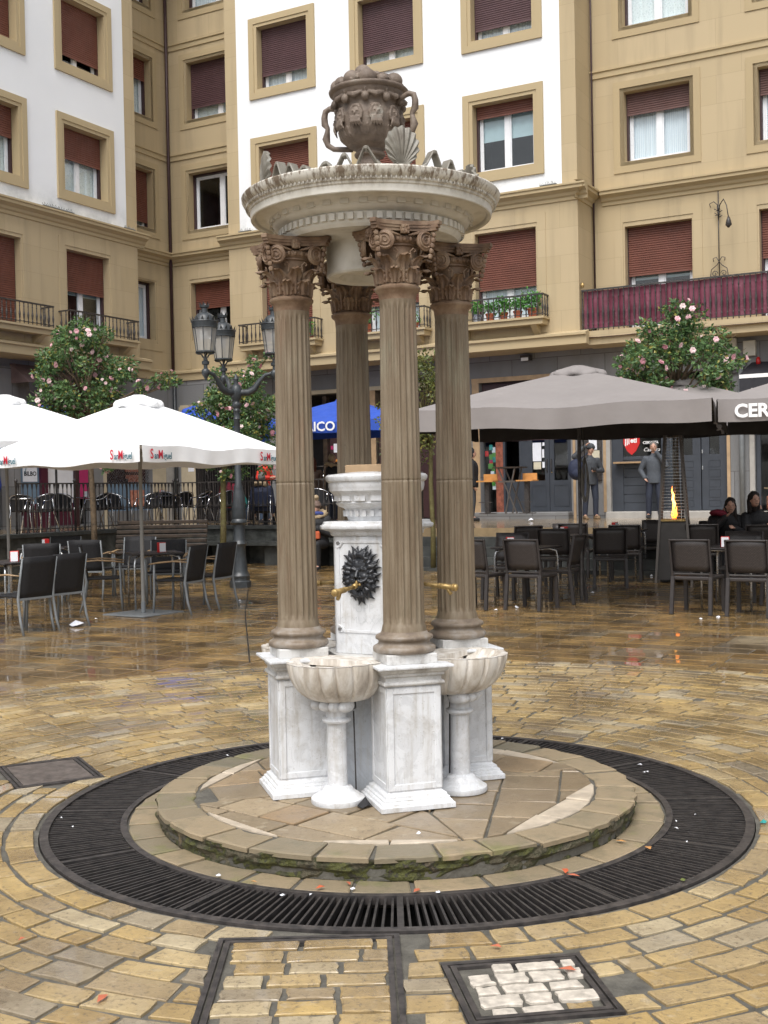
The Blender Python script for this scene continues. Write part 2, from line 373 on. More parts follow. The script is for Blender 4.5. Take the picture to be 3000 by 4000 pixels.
    lw = k.n('ShaderNodeLayerWeight'); fr = k.n('ShaderNodeMath', operation='POWER'); k.l(lw.outputs['Facing'], fr.inputs[0]); fr.inputs[1].default_value = 4.0; ms = k.n('ShaderNodeMixShader')
    k.l(k.math('ADD', fr.outputs[0], .05), ms.inputs[0]); k.l(tr.outputs[0], ms.inputs[1]); k.l(gl.outputs[0], ms.inputs[2]); k.l(ms.outputs[0], k.o.inputs[0]); MT['glass'] = k.m
    k = NT('lamp_glass'); tr = k.n('ShaderNodeBsdfTransparent'); tr.inputs[0].default_value = (.85,.87,.86,1); ms = k.n('ShaderNodeMixShader'); ms.inputs[0].default_value = .45
    k.set(Base_Color=(.55,.53,.50), Roughness=.35); k.l(tr.outputs[0], ms.inputs[1]); k.l(k.b.outputs[0], ms.inputs[2]); k.l(ms.outputs[0], k.o.inputs[0]); MT['lamp_glass'] = k.m
    # fabrics
    MT['canvas_white'] = mat('canvas_white', (.86,.87,.88), .8, .02, 4, .1, 30, .004)
    MT['canvas_grey'] = mat('canvas_grey', (.235,.215,.208), .8, .06, 2, .2, 12, .01); kk = MT['canvas_grey'].node_tree; underside_shade(kk, (.035,.031,.031))  # inner face coloured darker to stand for shade under the canopy
    MT['canvas_grey_dark'] = mat('canvas_grey_dark', (.06,.055,.055), .85, .1, 3, .1)
    MT['canvas_blue'] = mat('canvas_blue', (.02,.075,.42), .7, .1, 3, .2, 12, .01)
    MT['canvas_maroon'] = mat('canvas_maroon', (.14,.022,.042), .45, .2, 2.2, .6, 3, .06, col2=(.21,.05,.085))
    MT['canvas_awning'] = mat('canvas_awning', (.20,.14,.14), .8, .25, 3, .2)
    MT['alu'] = mat('alu', (.55,.56,.57), .28, .08, 10, .05, metal=.9)
    MT['chrome'] = mat('chrome', (.75,.76,.78), .12, .05, 10, 0, metal=1.0)
    MT['pole_grey'] = mat('pole_grey', (.24,.235,.22), .55, .06, 4, 0); MT['grey_paint'] = mat('grey_paint', (.19,.205,.215), .45, .1, 8, .05)
    MT['black_weave'] = mat('black_weave', (.010,.010,.012), .75, .3, 90, .5, 160, .002)
    k = NT('wicker'); br = k.n('ShaderNodeTexBrick'); br.inputs['Color1'].default_value = (.045,.038,.036,1); br.inputs['Color2'].default_value = (.06,.05,.047,1); br.inputs['Mortar'].default_value = (.012,.01,.01,1)
    br.inputs['Scale'].default_value = 1; br.inputs['Brick Width'].default_value = .03; br.inputs['Row Height'].default_value = .012; br.inputs['Mortar Size'].default_value = .002
    sx = k.n('ShaderNodeSeparateXYZ'); cx = k.n('ShaderNodeCombineXYZ'); k.l(k.tc.outputs['Object'], sx.inputs[0]); k.l(sx.outputs[0], cx.inputs[0]); k.l(k.math('ADD', sx.outputs[2], sx.outputs[1]), cx.inputs[1]); k.l(cx.outputs[0], br.inputs[0])
    k.set(Base_Color=br.outputs[0], Roughness=.42); k.bump(br.outputs[1], -.4, .004); MT['wicker'] = k.m
    MT['dark_plastic'] = mat('dark_plastic', (.034,.029,.028), .5, .2, 20, .1)
    MT['teak'] = mat('teak', (.33,.22,.12), .5, .2, 20, .2)
    MT['bench_wood'] = mat('bench_wood', (.025,.017,.012), .4, .4, 9, .4, 40, .004, col2=(.06,.04,.027))
    MT['stool_wood'] = mat('stool_wood', (.52,.25,.075), .4, .15, 9, .1)
    MT['red_plastic'] = mat('red_plastic', (.55,.02,.02), .35, .05, 5, 0)
    MT['white_plastic'] = mat('white_plastic', (.8,.81,.84), .35, .03, 5, 0)
    MT['paper'] = mat('paper', (.78,.80,.86), .8, .05, 12, .1)
    MT['paper_tan'] = mat('paper_tan', (.60,.55,.42), .8, .1, 12, .1)
    MT['blue_grey_paint'] = mat('blue_grey_paint', (.042,.049,.062), .45, .12, 4, .1, 30)
    MT['blue_paint'] = mat('blue_paint', (.16,.24,.33), .5, .12, 4, .1, 30)
    MT['wood_trim'] = mat('wood_trim', (.42,.29,.17), .55, .15, 6, .2, 30)
    MT['stone_trim'] = mat('stone_trim', (.36,.345,.32), .7, .1, 6, .2, 30)
    MT['cream_wall'] = mat('cream_wall', (.50,.43,.31), .8, .12, 3, .1)
    MT['brick'] = mat('brick', (.24,.075,.045), .8, .4, 14, .4, 30)
    MT['terracotta'] = mat('terracotta', (.45,.13,.065), .7, .15, 8, .1)
    MT['blue_pot'] = mat('blue_pot', (.07,.11,.35), .3, .5, 30, 0, col2=(.7,.75,.8))
    MT['magenta'] = mat('magenta', (.42,.03,.13), .5, .1, 4, 0)
    MT['maroon_paint'] = mat('maroon_paint', (.075,.012,.028), .45, .2, 4, .1)
    MT['orange_poster'] = mat('orange_poster', (.52,.12,.06), .6, .3, 10, 0, col2=(.62,.33,.24))
    MT['black_ink'] = mat('black_ink', (.015,.015,.018), .6, .1, 10, 0)
    MT['red_ink'] = mat('red_ink', (.55,.02,.045), .6, .1, 10, 0)
    MT['teal_ink'] = mat('teal_ink', (.03,.13,.17), .6, .1, 10, 0)
    MT['white_ink'] = mat('white_ink', (.85,.85,.85), .6, .02, 10, 0)
    MT['black_awning'] = mat('black_awning', (.018,.018,.024), .6, .1, 4, 0)
    MT['carve'] = mat('carve', (.54,.56,.575), .6, .1, 10, 0)
    MT['utility'] = mat('utility', (.50,.48,.42), .6, .08, 6, 0)
    # foliage
    def leafm(nm, a, b, y):
        k = NT(nm); g = k.n('ShaderNodeNewGeometry'); c = k.ramp(g.outputs['Random Per Island'], [(0,a), (.45,b), (.88,tuple(x*1.25 for x in b)), (.95,y), (1,y)])
        k.set(Base_Color=c, Roughness=.38, Specular_IOR_Level=.5); tr = k.n('ShaderNodeBsdfTranslucent'); k.l(c, tr.inputs[0])
        ms = k.n('ShaderNodeMixShader'); ms.inputs[0].default_value = .22; k.l(k.b.outputs[0], ms.inputs[1]); k.l(tr.outputs[0], ms.inputs[2]); k.l(ms.outputs[0], k.o.inputs[0]); return k.m
    MT['leaf'] = leafm('leaf', (.038,.082,.032), (.10,.185,.062), (.36,.33,.08)); MT['leaf_pale'] = leafm('leaf_pale', (.06,.085,.025), (.14,.165,.045), (.32,.27,.07))
    MT['leaf_geranium'] = leafm('leaf_geranium', (.06,.20,.04), (.12,.33,.07), (.25,.40,.10))
    k = NT('petal'); g = k.n('ShaderNodeObjectInfo'); k.set(Base_Color=k.ramp(g.outputs['Random'], [(0,(.74,.36,.42)), (.4,(.80,.52,.55)), (.8,(.82,.68,.66)), (1,(.62,.20,.28))]), Roughness=.7); MT['petal'] = k.m
    MT['bark'] = mat('bark', (.085,.058,.035), .75, .4, 14, .7, 40, .01, col2=(.17,.12,.07))
    MT['bark_green'] = mat('bark_green', (.12,.085,.03), .75, .4, 14, .7, 40, .01, col2=(.15,.14,.05))
    # people
    for nm, c in dict(skin=(.50,.29,.21), navy=(.012,.018,.045), jeans=(.045,.075,.13), dark_jeans=(.02,.026,.045), charcoal=(.045,.05,.058), grey_jacket=(.065,.075,.09), red_jacket=(.62,.035,.02),
                      black_cloth=(.012,.012,.014), brown_knit=(.14,.095,.075), fur=(.38,.29,.18), hair_grey=(.16,.15,.14), hair_dark=(.018,.013,.011), pink_cloth=(.42,.05,.08), teal_cloth=(.03,.28,.26),
                      blue_scarf=(.03,.05,.20), orange_bag=(.50,.10,.035), boot_tan=(.17,.11,.06), white_cloth=(.6,.6,.6), auburn=(.10,.03,.015), dark_red=(.17,.008,.025), blue_coat=(.015,.04,.22)).items():
        MT[nm] = mat(nm, c, .75 if nm != 'skin' else .5, .15, 25, .25, 60, .004)
    k = NT('flame'); em = k.n('ShaderNodeEmission'); sx = k.n('ShaderNodeSeparateXYZ'); k.l(k.tc.outputs['Generated'], sx.inputs[0])
    k.l(k.ramp(sx.outputs[2], [(0,(1,.14,.01)), (.3,(1,.36,.05)), (.6,(1,.55,.14)), (1,(1,.18,.02))]), em.inputs[0]); em.inputs[1].default_value = 5; k.l(em.outputs[0], k.o.inputs[0]); MT['flame'] = k.m
    k = NT('bulb'); em = k.n('ShaderNodeEmission'); em.inputs[0].default_value = (1,.62,.22,1); em.inputs[1].default_value = 7; k.l(em.outputs[0], k.o.inputs[0]); MT['bulb'] = k.m
    k = NT('bar_glow'); em = k.n('ShaderNodeEmission'); k.l(k.ramp(k.noise(9, 5), [(.3,(.02,.006,.002)), (.5,(.30,.09,.02)), (.7,(.95,.42,.10))]), em.inputs[0]); em.inputs[1].default_value = .8; k.l(em.outputs[0], k.o.inputs[0]); MT['bar_glow'] = k.m
    k = NT('mesh_steel'); k.set(Base_Color=(.14,.125,.115), Roughness=.4, Metallic=.6); MT['mesh_steel'] = k.m; MT['heater_dark'] = mat('heater_dark', (.05,.045,.042), .5)
mk()
# ================================================================ apartment building (two wings meeting in a corner)
BL = Vector((-5.9, 33.3, 0))
BLD = empty('apartment_building', BL)
tag(BLD, 'white and tan apartment building with roller shutters and shops on its ground floor', 'building')
def part(mb, name, m, fr, smooth=False, **k):
    (x, y, z), a = fr
    return mb.build(name, m, BLD, smooth, (x-BL.x, y-BL.y, z), a, **k)
def wallgrid(mb, x0, x1, z0, z1, holes, y=0.0, rev=.24):
    xs = sorted({x0, x1, *[min(max(h[0], x0), x1) for h in holes], *[min(max(h[1], x0), x1) for h in holes]})
    zs = sorted({z0, z1, *[min(max(h[2], z0), z1) for h in holes], *[min(max(h[3], z0), z1) for h in holes]})
    for i in range(len(xs)-1):
        for j in range(len(zs)-1):
            cx, cz = (xs[i]+xs[i+1])/2, (zs[j]+zs[j+1])/2
            if any(h[0] < cx < h[1] and h[2] < cz < h[3] for h in holes): continue
            mb.add([(xs[i],y,zs[j]),(xs[i+1],y,zs[j]),(xs[i+1],y,zs[j+1]),(xs[i],y,zs[j+1])], [(0,1,2,3)])
    for a, b, c, d in holes:
        a, b, c, d = max(a,x0), min(b,x1), max(c,z0), min(d,z1)
        if a >= b or c >= d: continue
        r = y+rev
        mb.add([(a,y,c),(a,y,d),(a,r,d),(a,r,c)], [(0,1,2,3)]); mb.add([(b,y,c),(b,r,c),(b,r,d),(b,y,d)], [(0,1,2,3)])
        mb.add([(a,y,d),(b,y,d),(b,r,d),(a,r,d)], [(0,1,2,3)]); mb.add([(a,y,c),(a,r,c),(b,r,c),(b,y,c)], [(0,1,2,3)])
    return mb
def ring(mb, x0, x1, z0, z1, w, y0, y1, bottom=True):   # picture-frame band, outer edges given, y0 front .. y1 back
    mb.box(x0, x0+w, y0, y1, z0, z1); mb.box(x1-w, x1, y0, y1, z0, z1)
    mb.box(x0+w, x1-w, y0, y1, z1-w, z1)
    if bottom: mb.box(x0+w, x1-w, y0, y1, z0, z0+w)
ZT = 17.4
ROWS = [(8.72, 10.79), (11.78, 13.86), (14.84, 16.92)]
XM = [(-17.75, -15.74), (-14.72, -12.71), (-11.69, -9.69)]
XL = [(18.0, 19.98), (20.93, 22.91)]
XLE = [(9.2, 11.18), (12.13, 14.11), (15.06, 17.04)]; XWE = [(-2.46, -.47), (.50, 2.49), (3.46, 5.45)]        # farther windows, outside the photograph's edges
def inner(o, r): return (o[0]+.24, o[1]-.24, r[0]+.25, r[1]-.24)
wm = wallgrid(MB(), -18.17, -9.28, 8.3, ZT, [inner(x, r) for x in XM for r in ROWS]); part(wm, 'white_wall', MT['wall_white'], MAIN)
wl = wallgrid(MB(), 8, 23.36, 8.3, ZT, [inner(x, r) for x in XL+XLE for r in ROWS]); part(wl, 'white_wall', MT['wall_white'], LEFT)
F1M = [(-17.51, -15.98, 5.5, 7.55), (-14.48, -12.95, 5.5, 7.55), (-11.46, -9.93, 5.5, 7.55)]
F1L = [(18.24, 19.74, 5.55, 7.56), (21.19, 22.68, 5.55, 7.56), (9.44, 10.94, 5.55, 7.56), (12.37, 13.87, 5.55, 7.56), (15.30, 16.80, 5.55, 7.56)]
wt = MB()
wallgrid(wt, -18.54, -18.17, 8.3, ZT, []); wallgrid(wt, -9.28, -8.92, 8.3, ZT, [])
wallgrid(wt, -18.54, -8.92, 4.78, 8.3, F1M)
wt.add([(-8.92,0,4.78),(-8.92,1,4.78),(-8.92,1,ZT),(-8.92,0,ZT)], [(0,1,2,3)]); wt.add([(-18.54,0,4.78),(-18.54,0,ZT),(-18.54,1,ZT),(-18.54,1,4.78)], [(0,1,2,3)])
wt.add([(-18.54,0,4.78),(-18.54,1,4.78),(-8.92,1,4.78),(-8.92,0,4.78)], [(0,1,2,3)])
RMX = (-20.85, -18.72)
wallgrid(wt, -21.32, -18.54, 4.78, ZT, [(RMX[0]+.24, RMX[1], r[0]+.25, r[1]-.24) for r in ROWS] + [(-20.61, -18.85, 5.9, 7.5)], y=1.0)
XW = [(-8.38, -6.40), (-5.42, -3.43)]
wallgrid(wt, -8.92, 7, 4.78, ZT, [inner(x, r) for x in XW+XWE for r in ROWS] + [(-8.16, -6.63, 5.15, 7.5), (-5.18, -3.65, 5.15, 7.5)] + [(a+.24, b-.24, 5.15, 7.5) for a, b in XWE], y=1.0)
part(wt, 'tan_wall', MT['tan_block'], MAIN)
wt = MB(); wallgrid(wt, 23.36, 23.76, 8.3, ZT, []); wallgrid(wt, 8, 23.76, 4.88, 8.3, F1L)
wt.add([(23.76,0,4.88),(23.76,1,4.88),(23.76,1,ZT),(23.76,0,ZT)], [(0,1,2,3)]); wt.add([(8,0,4.88),(8,1,4.88),(23.76,1,4.88),(23.76,0,4.88)], [(0,1,2,3)])
RLX = (23.86, 25.87)
wallgrid(wt, 23.76, 26.31, 4.78, ZT, [(RLX[0]+.24, RLX[1]-.24, r[0]+.25, r[1]-.24) for r in ROWS] + [(24.1, 25.63, 5.9, 7.5)], y=1.0)
part(wt, 'tan_wall', MT['tan_block'], LEFT)
rf = MB(); rf.box(-21.3, 7, 0, 8, ZT, ZT+.3); part(rf, 'roof', MT['wall_tan_dark'], MAIN)
rf = MB(); rf.box(8, 26.3, 0.01, 8, ZT+.004, ZT+.29); part(rf, 'roof', MT['wall_tan_dark'], LEFT)
bw = MB(); bw.box(-21.3, 7, 8, 8.2, .0, ZT-.01); bw.box(6.8, 6.998, 1.005, 8, .0, ZT-.01); part(bw, 'back_wall', MT['wall_tan_dark'], MAIN)
bw = MB(); bw.box(8, 8.2, .005, 8, .0, ZT-.01); bw.box(8.2, 26, 7.8, 8, 0, ZT-.01); part(bw, 'back_wall', MT['wall_tan_dark'], LEFT)
# window surrounds
def surround(fr, o, r, y, proud, white):
    mb = MB(); ring(mb, o[0]+.236, o[1]-.236, r[0]+.244, r[1]-.234, .008, y-proud+.03, y+.235, True); ring(mb, o[0], o[1], r[0], r[1], .155, y-proud, y+.0, True); ring(mb, o[0]+.155, o[1]-.155, r[0]+.155, r[1]-.155, .087, y-proud+.022, y+.0, True)
    return part(mb, 'window_surround', MT['wall_tan'] if white else MT['wall_tan_dark'], fr)
def window(fr, x0, x1, z0, z1, y, frac, sm, cur=None, open_leaf=False):
    """opening at wall plane y; reveal .24 deep"""
    yb = y+.24
    m = MB(); ring(m, x0, x1, z0, z1, .05, yb-.03, yb+.05, False); m.box(x0+.05, x1-.05, yb, yb+.05, z0, z0+.03)
    w = part(m, 'window', MT['jamb'], fr)
    m = MB(); X0, X1, Z0, Z1 = x0+.055, x1-.055, z0+.032, z1-.06; xm = (X0+X1)/2
    ring(m, X0, X1, Z0, Z1, .05, yb+.052, yb+.11); m.box(xm-.055, xm+.055, yb+.045, yb+.105, Z0+.05, Z1-.05)
    ring(m, X0+.052, xm-.057, Z0+.052, Z1-.052, .03, yb+.058, yb+.10); ring(m, xm+.057, X1-.052, Z0+.052, Z1-.052, .03, yb+.058, yb+.10)
    m.build('frame', MT['upvc'], w)
    m = MB(); m.box(X0+.04, xm-.01, yb+.08, yb+.088, Z0+.04, Z1-.04); m.box(xm+.01, X1-.04, yb+.08, yb+.088, Z0+.04, Z1-.04); m.build('pane', MT['glass'], w)
    if frac > 0:
        zb = z1 - frac*(z1-z0); m = MB(); n = max(3, int((z1-zb)/.05)); h = (z1-zb)/n; yy = yb-.032
        vs = []; fs = []
        for i in range(n):
            za = zb+i*h
            for zz, dy in ((za, .0), (za+h*.2, -.018), (za+h*.8, -.018), (za+h*.999, .0)): vs += [(x0+.03, yy+dy, zz), (x1-.03, yy+dy, zz)]
        for i in range(len(vs)//2-1): fs.append((2*i, 2*i+1, 2*i+3, 2*i+2))
        m.add(vs, fs); m.box(x0+.03, x1-.03, yy-.02, yy+.012, zb-.045, zb-.001)
        m.build('shutter', sm, w)
    if cur:
        m = MB(); n = 40; vs = []; zc0, zc1 = Z0+.02, Z1-.02
        if cur == 'blind': zc0 = Z0+.50*(Z1-Z0)
        for i in range(n+1):
            x = X0+(X1-X0)*i/n; yy = yb+.135+.016*sin(i*2.3)+.01*sin(i*.9)
            if cur == 'blind': yy = yb+.135
            vs += [(x, yy, zc0), (x, yy, zc1)]
        m.add(vs, [(2*i, 2*i+2, 2*i+3, 2*i+1) for i in range(n)])
        m.build('curtain', MT['blind' if cur == 'blind' else cur], w, True)
    m = MB(); a, b, c, d, e, f = x0-.25, x1+.25, yb+.055, yb+1.4, z0-.3, z1+.15
    m.add([(a,c,e),(b,c,e),(b,d,e),(a,d,e),(a,c,f),(b,c,f),(b,d,f),(a,d,f)], [(0,1,2,3),(4,7,6,5),(1,5,6,2),(2,6,7,3),(3,7,4,0)])
    m.build('room_behind', MT['interior'], w)
    return w
SR, SD, SM = MT['shutter_red'], MT['shutter_dark'], MT['shutter_maroon']
spec = {('M',0,0): (1.0, SR, None), ('M',0,1): (.74, SD, 'curtain'), ('M',0,2): (.8, SD, None), ('M',1,0): (.9, SR, None), ('M',1,1): (.79, SD, 'lace'), ('M',1,2): (.5, SD, None),
        ('M',2,0): (.16, SR, 'blind'), ('M',2,1): (.80, SD, 'curtain'), ('M',2,2): (.6, SD, None)}
for i, o in enumerate(XM):
    for j, r in enumerate(ROWS):
        surround(MAIN, o, r, 0, .05, True); f, s, c = spec[('M', i, j)]; window(MAIN, *inner(o, r), 0, f, s, c)
for j, r in enumerate(ROWS):
    surround(MAIN, XW[0], r, 1.0, .022, False); surround(MAIN, XW[1], r, 1.0, .022, False)
    window(MAIN, *inner(XW[0], r), 1.0, (.29, .12, .5)[j], SM, ('curtain', 'lace', None)[j]); window(MAIN, *inner(XW[1], r), 1.0, (.33, .4, .5)[j], SM, 'curtain')
    surround(LEFT, XL[0], r, 0, .05, True); surround(LEFT, XL[1], r, 0, .05, True)
    window(LEFT, *inner(XL[0], r), 0, (.42, 1.0, 1.0)[j], SR, ('lace', None, None)[j]); window(LEFT, *inner(XL[1], r), 0, (.45, .80, .8)[j], SR, ('lace', None, None)[j])
    surround(MAIN, RMX, r, 1.0, .022, False); window(MAIN, RMX[0]+.24, RMX[1], r[0]+.25, r[1]-.24, 1.0, (0, .75, .4)[j], SD, ('', 'lace', 'curtain')[j] or None)
    surround(LEFT, RLX, r, 1.0, .022, False); window(LEFT, RLX[0]+.24, RLX[1]-.24, r[0]+.25, r[1]-.24, 1.0, (.86, .33, .2)[j], SR, 'lace')
for i, h in enumerate(F1M): window(MAIN, *h, 0, (.97, .66, .62)[i], SR, (None, 'curtain', 'curtain')[i])
for i, h in enumerate(F1L): window(LEFT, *h, 0, (1.0, .46, .5, .7, .6)[i], SR, (None, 'blind', 'lace', None, 'curtain')[i])
for i, o in enumerate(XLE):
    for j, r in enumerate(ROWS): surround(LEFT, o, r, 0, .05, True); window(LEFT, *inner(o, r), 0, .3+.2*((i+2*j) % 3), SR, 'lace')
for i, o in enumerate(XWE):
    window(MAIN, o[0]+.24, o[1]-.24, 5.15, 7.5, 1.0, .5, SR, 'curtain')
    for j, r in enumerate(ROWS): surround(MAIN, o, r, 1.0, .022, False); window(MAIN, *inner(o, r), 1.0, .3+.2*((i+2*j) % 3), SM, 'curtain')
window(MAIN, -8.16, -6.63, 5.15, 7.5, 1.0, .455, SR, 'blind'); window(MAIN, -5.18, -3.65, 5.15, 7.5, 1.0, .42, SR, 'curtain')
window(MAIN, -20.61, -18.85, 5.9, 7.5, 1.0, .42, SR); window(LEFT, 24.1, 25.63, 5.9, 7.5, 1.0, 0, SR, 'curtain')
# raised panels round the first floor openings
def panel(fr, a, b, z0, z1, y, bot=False):
    m = MB(); ring(m, a, b, z0, z1, .2, y-.016, y, bot); part(m, 'wall_panel', MT['tan_block'], fr)
for a, b in ((-17.75,-15.74), (-14.72,-12.71), (-11.69,-9.69)): panel(MAIN, a, b, 5.12, 7.84, 0)
for a, b in ((-8.4,-6.4), (-5.42,-3.42), (-20.85,-18.6)): panel(MAIN, a, b, 5.12, 7.8, 1.0)
for a, b in ((18.0,19.98), (20.93,22.91)): panel(LEFT, a, b, 5.2, 7.84, 0)
panel(LEFT, 23.86, 25.87, 5.6, 7.74, 1.0, True)
# cornices and string courses (profile extruded along x)
def course(fr, x0, x1, y, prof, mt='wall_tan', capl=True, name='cornice'):
    n = len(prof); m = MB(); vs = [(x0, y-p, z) for p, z in prof] + [(x1, y-p, z) for p, z in prof]
    m.add(vs, [(i, i+n, i+n+1, i+1) for i in range(n-1)] + [tuple(range(n)), tuple(reversed(range(n, 2*n)))])
    return part(m, name, MT[mt], fr)
CORN = [(0, 8.02), (.03, 8.03), (.03, 8.10), (.07, 8.13), (.09, 8.19), (.16, 8.23), (.20, 8.25), (.20, 8.31), (.23, 8.33), (.23, 8.37), (0, 8.42)]
STR = [(0, 4.76), (.20, 4.78), (.20, 4.97), (.25, 4.98), (.25, 5.03), (0, 5.10)]
THIN = [(0, -.10), (.03, -.09), (.03, .03), (.06, .05), (.06, .09), (0, .11)]
course(MAIN, -18.78, -8.68, 0, CORN); course(MAIN, -8.68, 7, 1.0, CORN); course(MAIN, -21.3, -18.56, 1.0, CORN)
m = MB(); prof = CORN; n = len(prof); vs = [(-8.92+p, -.229, z) for p, z in prof] + [(-8.92+p, .99, z) for p, z in prof]; m.add(vs, [(i, i+n, i+n+1, i+1) for i in range(n-1)]); part(m, 'cornice', MT['wall_tan'], MAIN)
course(LEFT, 8, 24.0, 0, CORN); course(LEFT, 23.78, 26.28, 1.0, CORN)
for zz in (11.05, 14.12):
    P = [(a, zz+b) for a, b in THIN]; course(MAIN, -8.91, 7, 1.0, P); course(MAIN, -21.3, -18.56, 1.0, P); course(LEFT, 23.78, 26.28, 1.0, P)
course(MAIN, -18.78, -8.70, 0, STR); course(MAIN, -21.3, -18.80, 1.0, STR); course(LEFT, 8, 23.98, 0, [(a, z+.08) for a, z in STR]); course(LEFT, 24.0, 26.28, 1.0, STR)
# rainwater pipes, roof debris on the cornice
m = MB(); m.tube([(-21.22, .90, 5.1), (-21.22, .90, ZT)], .045, 8); part(m, 'downpipe', MT['jamb'], MAIN, True)
m = MB(); m.tube([(-21.06, .74, .9), (-21.06, .74, 4.9)], .05, 8); part(m, 'downpipe', MT['lamp_iron'], MAIN, True)
m = MB(); m.tube([(-8.87, .95, 5.1), (-8.87, .95, ZT)], .022, 8); part(m, 'downpipe', MT['jamb'], MAIN, True)
m = MB(); m.tube([(-5.57, .77, .9), (-5.57, .77, 4.1)], .055, 8); part(m, 'downpipe', MT['grey_paint'], MAIN, True)
def spikes(fr, x0, x1):
    m = MB()
    for k in range(int((x1-x0)/.03)):
        x = x0+.03*k; m.bar((x, -.16, 8.41), (x+.03*random.uniform(-1, 1), -.16+random.uniform(-.05, .05), 8.45+random.uniform(0, .03)), .006, .006)
    m.box(x0, x1, -.19, -.13, 8.395, 8.41); part(m, 'bird_spikes', MT['grey_paint'], fr)
spikes(MAIN, -9.75, -9.35); spikes(MAIN, -18.1, -17.7); spikes(LEFT, 20.3, 21.3); spikes(LEFT, 23.1, 23.5)
# ---------------------------------------------------------------- balconies
BAL = MB(); BAL.lathe([(.012,0),(.012,.06),(.02,.08),(.012,.10),(.022,.17),(.026,.22),(.013,.30),(.011,.38),(.018,.40),(.012,.42),(.012,.5)], 6)
def baluster_mesh(h):
    b = MB(); s = h/.5
    b.v = [(x, y, z*s) for x, y, z in BAL.v]; b.f = BAL.f
    me = bpy.data.meshes.new('baluster'); me.from_pydata(b.v, [], b.f); me.materials.append(MT['iron']); return me
BM_S, BM_L = baluster_mesh(.5), baluster_mesh(.92)
def balcony(fr, x0, x1, y, proj, z, h, me, step=.13, bracket=True):
    m = MB()
    if bracket: m.box(x0, x1, y-proj, y-.001, z-.05, z); m.box(x0+.05, x1-.05, y-proj+.05, y-.001, z-.17, z-.052)
    else: m.box(x0, x1, y-proj, y-.001, z-.14, z); m.box(x0+.02, x1-.02, y-proj+.06, y-.001, z-.30, z-.142)
    b = part(m, 'balcony', MT['tan_block'] if not bracket else MT['wall_tan'], fr)
    if bracket:
        for xx in (x0+.22, x1-.36):
            q = MB(); q.add([(xx, y-proj+.08, z-.172),(xx+.14, y-proj+.08, z-.172),(xx+.14, y-.001, z-.172),(xx, y-.001, z-.172),(xx, y-.06, z-.38),(xx+.14, y-.06, z-.38),(xx+.14, y-.001, z-.38),(xx, y-.001, z-.38)],
                [(0,1,2,3),(4,7,6,5),(0,4,5,1),(1,5,6,2),(2,6,7,3),(3,7,4,0)]); q.build('bracket', MT['wall_tan'], b)
    m = MB(); yf = y-proj+.05; m.box(x0+.02, x1-.02, yf-.022, yf+.022, z+h-.02, z+h+.015); m.box(x0+.02, x1-.02, yf-.012, yf+.012, z+.05, z+.065)
    for xx in (x0+.04, x1-.04): m.box(xx-.02, xx+.02, yf+.022, y-.001, z+h-.018, z+h+.012); m.box(xx-.01, xx+.01, yf+.012, y-.001, z+.051, z+.064)
    m.build('handrail', MT['iron'], b)
    n = int(round((x1-x0-.08)/step))
    for k in range(n+1):
        o = bpy.data.objects.new('baluster', me); COL.objects.link(o); o.parent = b; o.location = (x0+.04+(x1-x0-.08)*k/n, yf, z+.0)
    for xx in (x0+.04, x1-.04):
        for q in range(1, int((proj-.1)/.15)+1):
            o = bpy.data.objects.new('baluster', me); COL.objects.link(o); o.parent = b; o.location = (xx, yf+.15*q, z)
    return b
for a, b in ((-18.05, -15.66), (-15.02, -12.6), (-11.95, -9.62)): balcony(MAIN, a, b, 0, .40, 5.45, .5, BM_S)
balcony(LEFT, 14.8, 17.3, 0, .42, 5.52, .5, BM_S); balcony(LEFT, 11.9, 14.4, 0, .42, 5.52, .5, BM_S); balcony(LEFT, 17.7, 20.36, 0, .42, 5.52, .5, BM_S); balcony(LEFT, 20.85, 23.32, 0, .42, 5.52, .5, BM_S)
wb = balcony(MAIN, -8.9, .4, 1.0, 1.0, 5.06, .92, BM_L, .118, bracket=False)
m = MB(); n = 260; vs = []
for i in range(n+1):
    x = -8.85+9.2*i/n; dy = .012*sin(i*.9)+.012*sin(i*.37+1)
    for q in range(5):
        z = 5.13+.83*q/4; vs.append((x, .10+dy*(1 if q not in (0, 4) else .4), z))
m.add(vs, [(i*5+q, (i+1)*5+q, (i+1)*5+q+1, i*5+q+1) for i in range(n) for q in range(4)])
m.build('screen', MT['canvas_maroon'], wb, True)
m = MB(); m.tube([(-8.9, -.02, 4.93), (-8.3, -.02, 4.90), (-7, -.02, 4.93), (-5, -.02, 4.925), (0, -.02, 4.93)], .008, 5); m.build('cable', MT['jamb'], wb)
m = MB(); m.lathe([(.03,6.05),(.045,6.10),(.03,6.16)], 8, T(-8.86,.06,0)); m.build('lantern', MT['brass'], wb)
# wrought iron wall lamp bracket on the balcony wall
def spiral(c, r, t, a0, dirn=1, ax='xz', n=20):
    return [(c[0]+r*(1-.75*i/n)*cos(a0+dirn*2*pi*t*i/n), c[1], c[2]+r*(1-.75*i/n)*sin(a0+dirn*2*pi*t*i/n)) for i in range(n+1)]
m = MB(); X, Y = -6.03, .93
m.tube([(X, Y, 6.05), (X, Y, 8.0)], .012, 6)
for s in (-1, 1):
    m.tube([(X, Y, 6.12), (X+s*.10, Y, 6.08), (X+s*.19, Y, 6.16), (X+s*.17, Y, 6.30), (X+s*.06, Y, 6.38), (X, Y, 6.46), (X+s*.06, Y, 6.56), (X+s*.13, Y, 6.54), (X+s*.12, Y, 6.47)], .009, 6)
m.tube(spiral((X-.10, Y, 6.2), .07, 1.2, 0), .008, 5); m.tube(spiral((X+.10, Y, 6.2), .07, 1.2, pi, -1), .008, 5)
